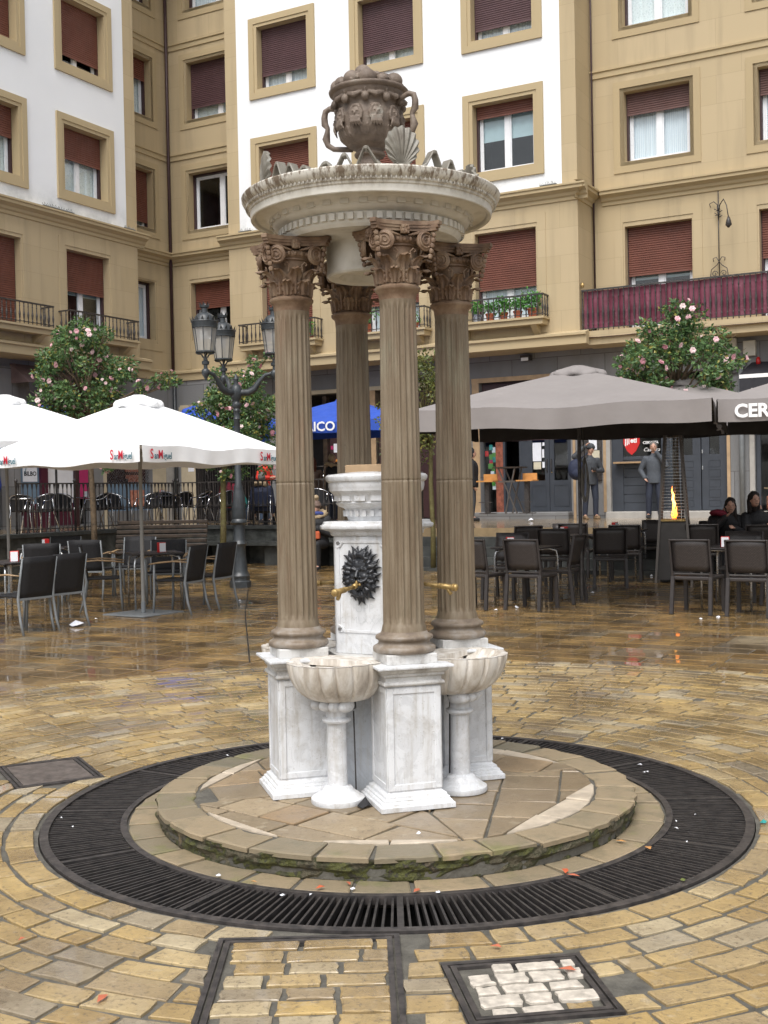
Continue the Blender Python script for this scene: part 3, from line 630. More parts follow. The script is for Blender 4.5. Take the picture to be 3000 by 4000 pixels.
m.tube([(X, Y, 7.35), (X-.02, Y, 7.7), (X-.10, Y, 7.78), (X-.19, Y, 7.74), (X-.17, Y, 7.66)], .01, 6)
m.tube([(X, Y, 7.35), (X+.04, Y-.05, 7.68), (X+.14, Y-.12, 7.78), (X+.22, Y-.2, 7.62), (X+.27, Y-.25, 7.35)], .011, 6)
m.lathe([(.015,7.12),(.07,7.18),(.05,7.28),(.02,7.36)], 6, T(X+.27, Y-.25, 0))
for k in range(10):
    a = k*1.3; m.bar((X, Y, 7.42+.02*k), (X+.09*cos(a), Y-.03, 7.45+.02*k+.07*sin(a)), .02, .01)
part(m, 'wall_lamp', MT['iron'], MAIN, True)
# ---------------------------------------------------------------- ground floor
GY = .84
gm = MB()
wallgrid(gm, -21.16, 7, .0, 4.78, [(-20.41,-18.35,.8,3.4), (-17.7,-14.9,.8,4.15), (-14.68,-12.6,.8,4.15), (-11.79,-9.48,.99,4.15), (-8.55,-5.88,.99,4.1), (-5.3,-3.2,.99,4.15), (-2.9,-.6,.9,4.1), (1,3.4,.9,4.1)], y=GY, rev=.3)
part(gm, 'grey_wall', MT['grey_stone'], MAIN)
gl = MB(); wallgrid(gl, 8, 26.15, .0, 4.88, [(10,13,.87,3.9), (16,19.7,.8,3.9), (20.36,22.72,.9,3.9), (23.3,25.14,1.2,3.6)], y=GY, rev=.3); part(gl, 'grey_wall', MT['grey_stone'], LEFT)
def gbox(name, x0, x1, y0, y1, z0, z1, mt, fr=MAIN, parent=None, bv=0):
    m = MB(); m.box(x0, x1, GY+y0, GY+y1, z0, z1)
    o = part(m, name, MT[mt], fr) if parent is None else m.build(name, MT[mt], parent)
    if bv: bevel(o, bv)
    return o
for x0, x1, z1 in ((-20.6,-14.6,4.3), (-14.58,-12.4,4.3), (-12.2,-9.3,4.3), (-9.1,-5.6,4.2), (-5.5,-.2,4.3), (.8,3.6,4.3)):
    m = MB(); a, b, c, d, e, f = x0, x1, GY+.31, GY+3, .75, z1; m.add([(a,c,e),(b,c,e),(b,d,e),(a,d,e),(a,c,f),(b,c,f),(b,d,f),(a,d,f)], [(0,1,2,3),(4,7,6,5),(1,5,6,2),(2,6,7,3),(3,7,4,0)]); part(m, 'shop_interior', MT['interior'], MAIN)
for x0, x1 in ((9.8, 13.2), (15.9, 19.9), (20.2, 22.9), (23.1, 25.3)):
    m = MB(); a, b, c, d, e, f = x0, x1, GY+.31, GY+2, .75, 4.2; m.add([(a,c,e),(b,c,e),(b,d,e),(a,d,e),(a,c,f),(b,c,f),(b,d,f),(a,d,f)], [(0,1,2,3),(4,7,6,5),(1,5,6,2),(2,6,7,3),(3,7,4,0)]); part(m, 'shop_interior', MT['interior'], LEFT)
# shop with grey double door (right of the fountain)
gbox('door_post', -11.98, -11.80, -.03, .1, .86, 4.2, 'wood_trim', bv=.01); gbox('lintel', -11.98, -9.4, -.035, .1, 4.15, 4.26, 'wood_trim')
gbox('door_step', -11.9, -9.46, -.30, .29, .83, 1.02, 'grey_stone', bv=.015)
fr = gbox('shop_front', -11.78, -9.49, .15, .17, 2.72, 4.14, 'jamb')
gbox('brick_panel', -11.44, -11.25, .12, .2, 1.02, 2.71, 'brick', parent=fr)
gbox('pane', -11.77, -11.45, .16, .17, 1.03, 2.71, 'glass', parent=fr)
for i in range(34):
    pass
cl = [('leaf_geranium', .0), ('red_plastic', .1), ('paper', .2), ('magenta', .3), ('blue_pot', .4), ('paper', .5), ('teal_cloth', .6), ('leaf_geranium', .7)]
for i in range(22):
    x = -11.75+random.uniform(0, .22); z = 1.5+random.uniform(0, 1.1)
    gbox('flyer', x, x+.09, .175+.002*i, .176+.002*i, z, z+.13, random.choice(cl)[0], parent=fr)
gbox('mullion', -11.24, -11.19, .1, .2, 1.02, 2.71, 'blue_grey_paint', parent=fr); gbox('mullion', -10.82, -10.6, .1, .2, 1.02, 2.71, 'blue_grey_paint', parent=fr); gbox('panel', -11.18, -10.83, .14, .16, 1.02, 1.75, 'blue_grey_paint', parent=fr)
def gdoor(x0, x1, z0, z1, zmid, side, labelled=None):
    m = MB(); m.box(x0, x1, GY+.10, GY+.15, z0, zmid); m.box(x0, x0+.11, GY+.10, GY+.15, zmid, z1); m.box(x1-.11, x1, GY+.10, GY+.15, zmid, z1)
    ring(m, x0+.09, x1-.09, z0+.12, zmid-.1, .02, GY+.09, GY+.1)
    d = part(m, 'door', MT['blue_grey_paint'], MAIN); gbox('pane', x0+.11, x1-.11, .12, .13, zmid, z1, 'glass', parent=d)
    q = MB(); hx = x1-.05 if side > 0 else x0+.05; q.tube([(hx, GY+.10, 1.95), (hx, GY+.05, 1.99), (hx, GY+.05, 2.22), (hx, GY+.10, 2.26)], .011, 6); q.build('handle', MT['iron'], d); return d
d1 = gdoor(-10.6, -10.06, 1.03, 2.72, 1.76, 1); d2 = gdoor(-10.05, -9.49, 1.03, 2.72, 1.76, -1)
for x0, x1, z0, z1, mt in ((-10.47,-10.25,2.22,2.66,'paper'), (-10.45,-10.26,2.03,2.2,'paper_tan'), (-10.23,-10.18,2.3,2.5,'paper'), (-10.23,-10.17,2.06,2.2,'paper'), (-10.22,-10.17,2.58,2.66,'paper')): gbox('notice', x0, x1, .085, .088, z0, z1, mt, parent=d1)
q = MB(); q.lathe([(.016,-.006),(.016,.006)], 10, T(-10.0, GY+.09, 1.95) @ RX(pi/2)); q.build('lock', MT['brass'], d2)
# notice board on the pillar
gbox('wood_strip', -9.43, -9.37, -.02, .1, .86, 4.1, 'wood_trim'); gbox('wood_strip', -8.70, -8.63, -.02, .05, 1.0, 4.1, 'wood_trim'); gbox('stone_strip', -8.625, -8.53, -.035, .2, .98, 4.1, 'stone_trim')
nb = gbox('notice_board', -9.28, -8.73, -.06, -.002, 1.72, 2.9, 'iron', bv=.008)
gbox('paper_sheet', -9.02, -8.83, -.066, -.062, 2.44, 2.72, 'paper', parent=nb); gbox('paper_sheet', -9.03, -8.77, -.066, -.062, 2.02, 2.42, 'paper_tan', parent=nb)
gbox('heading', -8.93, -8.8, -.068, -.0665, 2.22, 2.245, 'black_ink', parent=nb)
# serving hatch and double door, blue-grey
gbox('door_step', -8.58, -5.84, -.28, .29, .83, 1.01, 'stone_trim', bv=.015)
m = MB(); m.box(-8.54, -8.26, GY+.08, GY+.16, 1.01, 4.05); m.box(-7.38, -7.1, GY+.08, GY+.16, 1.01, 4.05); m.box(-8.26, -7.38, GY+.08, GY+.16, 3.2, 3.4)
for k in range(6): m.box(-8.26, -7.38, GY+.10, GY+.15, 1.01+.195*k, 1.01+.195*k+.188)
m.box(-8.26, -7.38, GY+.09, GY+.16, 2.18, 2.26); m.box(-7.1, -5.9, GY+.13, GY+.16, 2.72, 3.3)
hp = part(m, 'serving_front', MT['blue_grey_paint'], MAIN); bevel(hp, .004)
gbox('pane', -8.26, -7.38, .11, .12, 2.26, 3.2, 'glass', parent=hp); gbox('shelf', -8.42, -7.4, -.16, .08, 2.10, 2.14, 'teak', parent=hp)
for xx in (-8.2, -7.6):
    q = MB(); q.tube([(xx, GY+.08, 1.8), (xx, GY-.02, 1.84), (xx, GY-.11, 2.09)], .008, 6); q.build('bracket', MT['lamp_iron'], hp)
q = MB(); q.prism([(-.19,.42),(-.19,.1),(-.10,-.07),(0,-.16),(.10,-.07),(.19,.1),(.19,.42)], 0, .012, T(-8.06, GY+.1, 2.45) @ RX(pi/2)); sg = q.build('window_sign', MT['red_plastic'], hp)
text_mesh('lettering', 'eti', .15, MT['white_ink'], hp, T(-8.01, GY+.085, 2.62) @ RX(pi/2), .001, bold=.006)
q = MB(); 
for k, (x, w) in enumerate(((-8.21, .022), (-8.17, .022), (-8.13, .022))): q.box(x, x+w, GY+.084, GY+.087, 2.50+.02*k, 2.74)
q.build('lettering', MT['white_ink'], hp)
text_mesh('lettering', 'CERVEZA', .085, MT['white_ink'], hp, T(-7.62, GY+.09, 2.56) @ RX(pi/2), .001, bold=.002); text_mesh('lettering', 'Cascara', .12, MT['white_ink'], hp, T(-7.60, GY+.09, 2.40) @ RX(pi/2), .001, shear=.35)
q = MB(); q.lathe([(.09,0),(.09,.004)], 16, T(-7.52, GY+.09, 2.78) @ RX(pi/2)); q.build('emblem', MT['white_ink'], hp)
for x0, x1 in ((-7.08, -6.50), (-6.48, -5.92)):
    m = MB(); xm = (x0+x1)/2; m.box(x0, x1, GY+.10, GY+.15, 1.02, 2.25); m.box(x0, xm-.11, GY+.10, GY+.15, 2.25, 2.72); m.box(xm+.11, x1, GY+.10, GY+.15, 2.25, 2.72)
    for z0, z1 in ((1.1,1.25),(1.3,1.48),(1.53,1.7),(1.75,1.92),(1.97,2.12)): ring(m, xm-.13, xm+.13, z0, z1, .012, GY+.092, GY+.1)
    d = part(m, 'door', MT['blue_grey_paint'], MAIN); bevel(d, .003); gbox('pane', xm-.11, xm+.11, .12, .13, 2.25, 2.72, 'glass', parent=d)
    gbox('hinge', x0+.01, x0+.03, .085, .1, 2.28, 2.36, 'alu', parent=d); gbox('hinge', x0+.01, x0+.03, .085, .1, 1.92, 2.0, 'alu', parent=d)
gbox('wood_strip', -5.9, -5.83, -.03, .1, 1.0, 4.1, 'wood_trim'); gbox('stone_strip', -5.42, -5.31, -.04, .2, .86, 4.1, 'stone_trim', bv=.01)
gbox('window_sill', -5.3, -3.2, -.05, .3, .92, .99, 'stone_trim'); gbox('shop_window', -5.29, -5.2, .05, .15, .99, 4.1, 'blue_grey_paint'); pn = gbox('pane', -5.2, -3.3, .1, .11, .99, 4.1, 'glass')
q = MB(); q.box(-5.15, -4.4, GY+.3, GY+.6, .99, 1.32); pt = part(q, 'red_display', MT['terracotta'], MAIN); bevel(pt, .05, 3)
for k in range(9):
    q = MB(); q.lathe([(.03,0),(.032,.16),(.012,.2),(.012,.25)], 8, T(-5.1+.13*k, GY+.5, 1.5)); part(q, 'display_bottle', MT[('teak','leaf_geranium','wood_trim')[k % 3]], MAIN, True)
gbox('display_shelf', -5.2, -3.4, .35, .6, 1.46, 1.5, 'teak')
# bar behind the blue parasol
gbox('lintel', -17.75, -12.5, -.05, .1, 4.15, 4.25, 'cream_wall'); gbox('door_post', -14.90, -14.68, -.02, .3, .86, 4.15, 'wood_trim')
gbox('bar_shelves', -16.62, -16.32, .9, .95, 2.4, 3.05, 'bar_glow'); gbox('counter', -16.9, -14.95, .7, 1.1, .86, 1.95, 'bench_wood')
q = MB(); q.ball((-16.46, GY+.8, 2.92), .07); part(q, 'hanging_bulb', MT['bulb'], MAIN, True)
gbox('door_post', -16.30, -16.18, .05, .2, .86, 4.1, 'bench_wood')
for x0, x1, z0, z1, mt in ((-16.12,-15.99,3.0,3.13,'blue_paint'), (-15.93,-15.8,2.97,3.12,'orange_poster'), (-16.06,-15.8,2.62,2.85,'paper'), (-16.15,-16.07,2.7,2.8,'magenta')): gbox('poster', x0, x1, .18, .185, z0, z1, mt)
gbox('window_screen', -16.18, -14.92, .19, .2, 2.45, 3.3, 'jamb')
q = MB(); q.tube([(-16.8, GY+.25, 2.28), (-15.6, GY+.25, 2.28)], .02, 8)
for x in (-16.4, -16.0): q.tube([(x, GY+.25, 2.28), (x, GY+.2, 2.1)], .012, 6); q.lathe([(.03,1.9),(.035,2.0),(.035,2.05)], 8, T(x, GY+.2, 0))
part(q, 'beer_tap_rail', MT['chrome'], MAIN, True)
mbd = gbox('menu_board', -14.62, -14.2, .05, .08, 2.2, 3.05, 'jamb')
for k in range(3): gbox('menu_line', -14.57, -14.3, .046, .049, 2.86-.24*k, 2.91-.24*k, 'paper', parent=mbd); gbox('menu_picture', -14.55, -14.42, .046, .049, 2.70-.24*k, 2.78-.24*k, 'stool_wood', parent=mbd)
gbox('shop_back', -14.2, -12.6, .1, .14, .9, 4.1, 'jamb')
# security lamp, utility boxes, dark awning on the right
q = MB(); q.box(-10.62, -10.40, GY-.22, GY-.002, 4.60, 4.72); fl = part(q, 'floodlight', MT['iron'], MAIN); q = MB(); q.box(-10.60, -10.42, GY-.225, GY-.221, 4.585, 4.66); q.build('lens', MT['upvc'], fl)
ub = gbox('meter_box', -5.95, -5.64, -.16, -.002, 4.28, 4.74, 'utility', bv=.01); gbox('meter_box', -5.9, -5.66, -.14, -.002, 4.08, 4.26, 'utility', bv=.01); gbox('meter_box', -5.50, -5.24, -.14, -.002, 4.33, 4.66, 'utility', bv=.01)
q = MB(); q.tube([(-5.78, GY-.07, 4.08), (-5.78, GY-.05, 3.3)], .02, 6); q.tube([(-5.5, GY-.06, 4.35), (-5.45, GY-.06, 4.15), (-5.6, GY-.05, 4.0), (-5.78, GY-.05, 3.98)], .014, 6); part(q, 'cable', MT['iron'], MAIN)
q = MB(); q.lathe([(.05,4.14),(.05,4.22),(.03,4.30)], 10, T(-5.2, GY-.06, 0)); part(q, 'alarm_lamp', MT['red_plastic'], MAIN, True)
m = MB(); x0, x1 = -5.5, -3.2
m.add([(x0+.15, GY-.002, 4.2),(x1, GY-.002, 4.2),(x1, GY-.55, 3.9),(x0, GY-.55, 3.9),(x0, GY-.55, 3.35),(x1, GY-.55, 3.35),(x0+.02, GY-.002, 3.8)], [(0,1,2,3),(3,2,5,4),(0,3,6)]); aw = part(m, 'awning', MT['black_awning'], MAIN)
q = MB(); q.box(x0, x1, GY-.556, GY-.552, 3.82, 3.90); q.box(x0+.25, x0+.9, GY-.556, GY-.552, 3.52, 3.60); q.box(x0+.42, x0+.52, GY-.556, GY-.552, 3.4, 3.52); q.build('stripe', MT['white_ink'], aw)
# iron garden door, painted shops of the left wing
gbox('pale_wall', -20.95, -20.42, -.02, .1, .86, 4.1, 'cream_wall'); gbox('notice', -20.70, -20.50, -.026, -.022, 2.24, 2.40, 'paper'); gbox('door_frame', -20.42, -20.34, -.03, .2, .86, 3.4, 'iron')
m = MB()
for k in range(24): m.box(-20.3+.085*k, -20.285+.085*k, GY+.1, GY+.115, .9, 3.35)
for k in range(9):
    for s in (-1, 1): m.tube([(-20.15+s*.06*cos(a), GY+.09, 1.1+.24*k+.11*sin(a)) for a in [j*.7 for j in range(9)]], .008, 5)
part(m, 'iron_gate', MT['iron'], MAIN)
gbox('shop_window', 20.36, 21.0, .05, .08, 1.45, 3.9, 'blue_paint', LEFT); gbox('maroon_post', 21.0, 21.22, -.03, .2, .86, 3.9, 'maroon_paint', LEFT); gbox('maroon_panel', 20.4, 22.2, 0, .04, .86, 1.44, 'maroon_paint', LEFT)
po = gbox('poster', 20.46, 20.92, .03, .04, 1.98, 2.9, 'paper', LEFT)
po.name = 'poster'
text_mesh('lettering', 'BILBO', .15, MT['black_ink'], po, T(20.69, GY+.024, 2.17) @ RX(pi/2), .001, bold=.003)
q = MB()
for k in range(5): q.bar((20.58+.035*k, GY+.024, 2.32), (20.68+.035*k, GY+.024, 2.44), .012, .004)
q.build('stripes', MT['red_ink'], po); q = MB(); q.bar((20.74, GY+.024, 2.36), (20.83, GY+.024, 2.48), .07, .004); q.bar((20.5, GY+.024, 2.18), (20.56, GY+.024, 2.32), .03, .004); q.build('figure', MT['teal_ink'], po)
sw = gbox('sign_panel', 21.22, 22.17, .06, .09, 1.45, 3.2, 'white_plastic', LEFT); text_mesh('lettering', 'APAINDU', .16, MT['black_ink'], sw, T(21.9, GY+.05, 2.46) @ RX(pi/2) @ Matrix.Rotation(-.12, 4, 'Z'), .001, bold=.004)
gbox('dark_post', 22.17, 22.3, -.02, .2, .86, 3.9, 'jamb', LEFT); gbox('magenta_panel', 22.3, 22.62, -.02, .1, 1.55, 3.9, 'magenta', LEFT); gbox('stone_strip', 23.2, 23.3, -.03, .1, .86, 3.6, 'cream_wall', LEFT)
gw = gbox('shop_window', 23.3, 25.14, .25, .28, 1.2, 3.6, 'jamb', LEFT)
m = MB()
for k in range(26):
    for s in (-1, 1):
        x = 23.3+.09*k; a, b = (x, 1.95), (x+s*1.0, 2.95)
        if s > 0: b = (min(b[0], 25.1), 1.95+(min(b[0], 25.1)-x))
        else: b = (max(b[0], 23.32), 1.95+(x-max(b[0], 23.32)))
        if x < 25.1: m.bar((a[0], GY+.1, a[1]), (b[0], GY+.1, b[1]), .01, .006)
m.build('grille', MT['alu'], gw)
gbox('blue_panel', 23.32, 25.12, .1, .14, 1.2, 1.95, 'blue_paint', LEFT); gbox('poster', 24.28, 24.95, .2, .22, 2.24, 2.7, 'orange_poster', LEFT); gbox('poster', 24.3, 24.95, .2, .22, 1.97, 2.16, 'orange_poster', LEFT); gbox('poster', 24.32, 24.9, .08, .09, 1.3, 1.75, 'orange_poster', LEFT)
gbox('pale_wall', 25.15, 25.7, -.02, .05, .86, 4.0, 'cream_wall', LEFT); gbox('grey_door', 25.72, 26.12, -.01, .05, .86, 3.6, 'stone_trim', LEFT)
gbox('pale_wall', 19.72, 20.3, -.04, .1, .86, 4.7, 'grey_stone', LEFT)
gbox('window_frame', -20.98, -20.42, -.04, .0, 3.55, 4.05, 'cream_wall')
m = MB(); x0, x1 = 20.1, 22.6
m.add([(x0, GY-.002, 4.78),(x1, GY-.002, 4.78),(x1, GY-.62, 4.3),(x0, GY-.62, 4.3),(x0, GY-.002, 4.3)], [(0,1,2,3),(0,3,4)]); aw = part(m, 'awning', MT['canvas_awning'], LEFT)
q = MB(); q.box(x0, x1, GY-.625, GY-.615, 4.06, 4.298); q.build('valance', MT['canvas_grey_dark'], aw)
# ================================================================ ground, paving, terrace
CX, CY = 0.03, 5.82
def st(o): o['kind'] = 'structure'; return o
# one big sheet: rings round the grate hole, rising gently with gz
m = MB(); vs = []; rr = [1.705, 2.2, 3, 4, 5.5, 7, 9, 12, 16, 22, 40, 120]; N = 96
for r in rr:
    for k in range(N):
        a = 2*pi*k/N; x, y = CX+r*cos(a), CY+r*sin(a); vs.append((x, y, min(gz(y), .2)-.005))
m.add(vs, [(i*N+k, i*N+(k+1) % N, (i+1)*N+(k+1) % N, (i+1)*N+k) for i in range(len(rr)-1) for k in range(N)])
st(m.build('ground', MT['mortar']))
m = MB(); m.lathe([(1.705,-.012),(1.705,-.30),(1.27,-.30),(1.27,-.012)], 96, cap=False)
st(m.build('drain_pit', MT['pit'], loc=(CX, CY, 0)))
def clip(poly, n, d):       # keep p.n >= d
    out = []
    for i in range(len(poly)):
        a, b = poly[i], poly[(i+1) % len(poly)]
        da = a[0]*n[0]+a[1]*n[1]-d; db = b[0]*n[0]+b[1]*n[1]-d
        if da >= 0: out.append(a)
        if da*db < 0:
            t = da/(da-db); out.append((a[0]+(b[0]-a[0])*t, a[1]+(b[1]-a[1])*t))
    return out
def stone(mb, poly, z=0.0, h=.006, inset=.007, jit=.004, skirt=.02, zf=None, sub=2):
    n = len(poly)
    if n < 3: return
    A = sum(poly[i][0]*poly[(i+1) % n][1]-poly[(i+1) % n][0]*poly[i][1] for i in range(n))/2
    if abs(A) < .0012: return
    if A < 0: poly = poly[::-1]
    P = []
    for i in range(n):
        a, b = poly[i], poly[(i+1) % n]
        L = sqrt((a[0]-b[0])**2+(a[1]-b[1])**2)
        if L < .004: continue
        k = sub if L > .07 else 1
        for q in range(k):
            t = q/k; s = jit*(1 if q == 0 else 1.0)
            P.append((a[0]+(b[0]-a[0])*t+random.uniform(-s, s), a[1]+(b[1]-a[1])*t+random.uniform(-s, s)))
    n = len(P)
    if n < 3: return
    cx = sum(p[0] for p in P)/n; cy = sum(p[1] for p in P)/n; dz = random.uniform(-.0025, .0025); tx, ty = random.uniform(-.012, .012), random.uniform(-.012, .012)
    zb = z if zf is None else zf(cy)
    f = (lambda x, y: zb+dz+tx*(x-cx)+ty*(y-cy)+(0 if zf is None else zf(y)-zb))
    vs = [(x, y, f(x, y)-skirt) for x, y in P] + [(x, y, f(x, y)+h*.45) for x, y in P]
    for x, y in P:
        d = max(1e-4, sqrt((x-cx)**2+(y-cy)**2)); s = 1-inset/d; xx, yy = cx+(x-cx)*s, cy+(y-cy)*s; vs.append((xx, yy, f(xx, yy)+h))
    fs = [(k, (k+1) % n, n+(k+1) % n, n+k) for k in range(n)] + [(n+k, n+(k+1) % n, 2*n+(k+1) % n, 2*n+k) for k in range(n)] + [tuple(range(2*n, 3*n))]
    mb.add(vs, fs)
def rect_poly(cx, cy, hx, hy, a):
    c, s = cos(a), sin(a); return [(cx+c*x-s*y, cy+s*x+c*y) for x, y in ((-hx,-hy),(hx,-hy),(hx,hy),(-hx,hy))]
COVERS = [(-.285, 3.72, .315, .375, radians(1)), (.42, 3.64, .235, .225, radians(8)), (-1.93, 6.66, .24, .30, radians(28))]
def cut(poly, c):
    """trim a stone along the cover edge its centre lies beyond; None if it lies inside"""
    cx = sum(p[0] for p in poly)/len(poly); cy = sum(p[1] for p in poly)/len(poly)
    for (x, y, hx, hy, a) in COVERS:
        ux, uy = cos(a), sin(a); dx, dy = cx-x, cy-y; lx = dx*ux+dy*uy; ly = -dx*uy+dy*ux
        if abs(lx) > hx+.25 or abs(ly) > hy+.25: continue
        ex, ey = abs(lx)-hx, abs(ly)-hy
        if ex < -.02 and ey < -.02: return None
        if ex > ey: nx, ny, d = (ux, uy, hx) if lx > 0 else (-ux, -uy, hx)
        else: nx, ny, d = (-uy, ux, hy) if ly > 0 else (uy, -ux, hy)
        poly = clip(poly, (nx, ny), x*nx+y*ny+d+.004)
        if len(poly) < 3: return None
    return poly
pv = MB(); r = 1.715; RMAX = 4.7
while r < RMAX:
    w = random.uniform(.112, .142); a = random.uniform(0, 1)
    a_end = a+2*pi
    while a < a_end-.02:
        L = random.uniform(.17, .31) * (1 if random.random() < .85 else .6); b = min(a+L/r, a_end); g = random.uniform(.0085,.0125)*(1 if r < 2.6 else .78)
        da = g/r; q = max(1, int((b-a)*r/.12))
        pts = [(CX+(r+g)*cos(t), CY+(r+g)*sin(t)) for t in [a+da+(b-a-2*da)*i/q for i in range(q+1)]]
        pts += [(CX+(r+w-g)*cos(t), CY+(r+w-g)*sin(t)) for t in [b-da-(b-a-2*da)*i/q for i in range(q+1)]]
        x, y = CX+r*cos(a), CY+r*sin(a)
        if True:
            p = cut(pts, None)
            if p: stone(pv, p, 0, .004, .006, .0065, .02, gz, 1 if q > 1 else 2)
        a = b
    r += w
# straight rows inside the two stone-filled covers
for ci, mt in ((0, None), (1, None)):
    x, y, hx, hy, a = COVERS[ci]; ly = -hy+.03
    tgt = pv if ci == 0 else None
    if ci == 1: pale = MB(); tgt = pale
    while ly < hy-.05:
        w = random.uniform(.085, .115) if ci == 0 else random.uniform(.07,.09); w = min(w, hy-.03-ly); lx = -hx+.035+random.uniform(0, .04)
        while lx < hx-.06:
            L = random.uniform(.14, .26) if ci == 0 else random.uniform(.08, .15); e = min(lx+L, hx-.03)
            if e-lx > .05 and not (ci == 1 and lx < -.1 and ly > .07):
                c, s = cos(a), sin(a)
                P = [(x+c*px-s*py, y+s*px+c*py) for px, py in ((lx+.009,ly+.008),(e-.009,ly+.008),(e-.009,ly+w-.008),(lx+.009,ly+w-.008))]
                k = pv if (ci == 1 and lx > -.02 and ly < -hy+.08) else tgt
                stone(k, P, 0, .005, .007, .0045 if ci == 0 else .006, .018, None, 3)
            lx = e
        ly += w
st(pv.build('paving', MT['cobble']))
# large wet slabs beyond the rings, laid on the grid of the buildings
sl_ = MB(); c29, s29 = UY, UX
row = 0; jj = -10.0
while jj < 26:
    h = random.uniform(.26, .34); ii = -22+random.uniform(0, .4)
    while ii < 20:
        L = random.uniform(.34, .62); cxp, cyp = ii+L/2, jj+h/2
        X = c29*cxp+s29*cyp; Y = -s29*cxp+c29*cyp
        R = sqrt((X-CX)**2+(Y-CY)**2)
        if R > RMAX-.28 and -1 < Y < 25.5 and abs(X) < 5+Y*.5 and (UX*X+UY*Y) < 19.9 and (UY*X-UX*Y) > -16.2:
            g = .0085; P = [(c29*px+s29*py, -s29*px+c29*py) for px, py in ((ii+g,jj+g),(ii+L-g,jj+g),(ii+L-g,jj+h-g),(ii+g,jj+h-g))]
            if R < RMAX+.5:
                n = ((X-CX)/R, (Y-CY)/R); P = clip(P, n, CX*n[0]+CY*n[1]+RMAX+.02)
            if len(P) > 2: stone(sl_, P, 0, .004, .008, .004, .02, gz, 2)
        ii += L
    jj += h
st(sl_.build('slabs', MT['slab_wet']))
# thin gutter line running from the lamp post
m = MB(); P = [(-2.1, 18.0), (-1.75, 14.6), (-1.25, 10.7)]
for a, b in zip(P, P[1:]): m.bar((a[0], a[1], gz(a[1])+.001), (b[0], b[1], gz(b[1])+.001), .014, .012)
st(m.build('gutter', MT['pit']))
# ---------------------------------------------------------------- drain grate
gr = empty('drain_grate', (CX, CY, 0)); tag(gr, 'round dark iron drain grate circling the fountain platform', 'grate')
m = MB()
for ra, rb, z0, z1 in ((1.66, 1.70, -.03, .006), (1.305, 1.335, -.03, .005)):
    m.lathe([(ra,z0),(rb,z0),(rb,z1),(ra,z1),(ra,z0)], 120, cap=False)
m.build('frame', MT['iron'], gr)
m = MB(); NB = 300
for k in range(NB):
    a = 2*pi*(k+.12*random.random())/NB
    if k % 25 == 0: 
        m.box(1.335, 1.66, -.012, .012, -.03, .003, RZ(a)); continue
    m.box(1.335, 1.66, -.0045, .0045, -.034+random.uniform(-.002,.0), -.001+random.uniform(-.003,.001), RZ(a))
m.build('bars', MT['grate_bar'], gr)
# covers
def cover(i, name, label, fillm, inner=None):
    x, y, hx, hy, a = COVERS[i]; t = empty(name, (x, y, 0), a); tag(t, label, 'manhole cover')
    m = MB(); w = .018
    for k in (0, 1):
        d = k*.026; X, Y = hx-d, hy-d
        m.box(-X, X, -Y, -Y+w, -.02, .006); m.box(-X, X, Y-w, Y, -.02, .006); m.box(-X, -X+w, -Y+w, Y-w, -.02, .006); m.box(X-w, X, -Y+w, Y-w, -.02, .006)
    m.build('frame', MT['iron'], t)
    m = MB(); m.box(-hx+.05, hx-.05, -hy+.05, hy-.05, -.02, inner if inner else -.004); m.build('plate', fillm, t)
    if inner is None:
        m = MB(); m.box(-.03, .03, hy-.075, hy-.045, -.004, -.001); m.box(-.03, .03, -hy+.045, -hy+.075, -.004, -.001); m.build('lifting_slot', MT['pit'], t)
    return t
cover(0, 'manhole_cover', 'big rectangular manhole cover filled with yellow paving stones', MT['mortar'])
c2 = cover(1, 'manhole_cover', 'small square manhole cover filled with cracked white stones', MT['mortar'])
o = pale.build('stone_filling', MT['pale_stone'], c2)
mi = (T(COVERS[1][0], COVERS[1][1], 0) @ RZ(COVERS[1][4])).inverted(); o.data.transform(mi)
cover(2, 'manhole_cover', 'plain dark steel manhole cover left of the round grate', MT['cover_iron'], .004)
# ---------------------------------------------------------------- round stone platform
pf = empty('stone_platform', (CX, CY, 0)); tag(pf, 'round stone step under the fountain with mossy broken edge', 'platform')
R1 = 1.165
m = MB(); vs = []; N = 260; H = 7
for j in range(H+1):
    for k in range(N):
        a = 2*pi*k/N; z = -.01+.098*j/H
        d = .016*mnoise.noise(Vector((cos(a)*9, sin(a)*9, z*30)))+.012*mnoise.noise(Vector((cos(a)*30, sin(a)*30, z*60))); r = R1-.004+d-(.012 if j < H*.5 else 0)
        vs.append((r*cos(a), r*sin(a), z))
m.add(vs, [(j*N+k, j*N+(k+1) % N, (j+1)*N+(k+1) % N, (j+1)*N+k) for j in range(H) for k in range(N)]); m.build('mossy_side', MT['mossy_stone'], pf)
m = MB(); a = .2
while a < .2+2*pi-.01:
    L = random.uniform(.22, .34); b = min(a+L/R1, .2+2*pi); q = 4
    P = [(.985*cos(t), .985*sin(t)) for t in [a+.008+(b-a-.016)*i/q for i in range(q+1)]] + [(R1*cos(t), R1*sin(t)) for t in [b-.008-(b-a-.016)*i/q for i in range(q+1)]]
    stone(m, P, .090, .009, .013, .009, .014, None, 1); a = b
m.build('edge_stones', MT['rim_stone'], pf)
m = MB(); m.lathe([(1.15,0),(1.15,.088),(0,.088)], 64); m.build('bed', MT['mortar'], pf)
m = MB(); pl_ = MB()
CH = [(-32, .84, 3), (-92, .925, 2), (-138, .93, 1), (160, .90, 2), (50, .87, 2)]
def lim(P, chords=True):
    for k in range(40):
        if len(P) < 3: return P
        t = 2*pi*k/40; P = clip(P, (-cos(t), -sin(t)), -.968)
    if chords:
        for d, o, n in CH:
            if len(P) > 2: t = radians(d); P = clip(P, (-cos(t), -sin(t)), -o+.006)
    return P
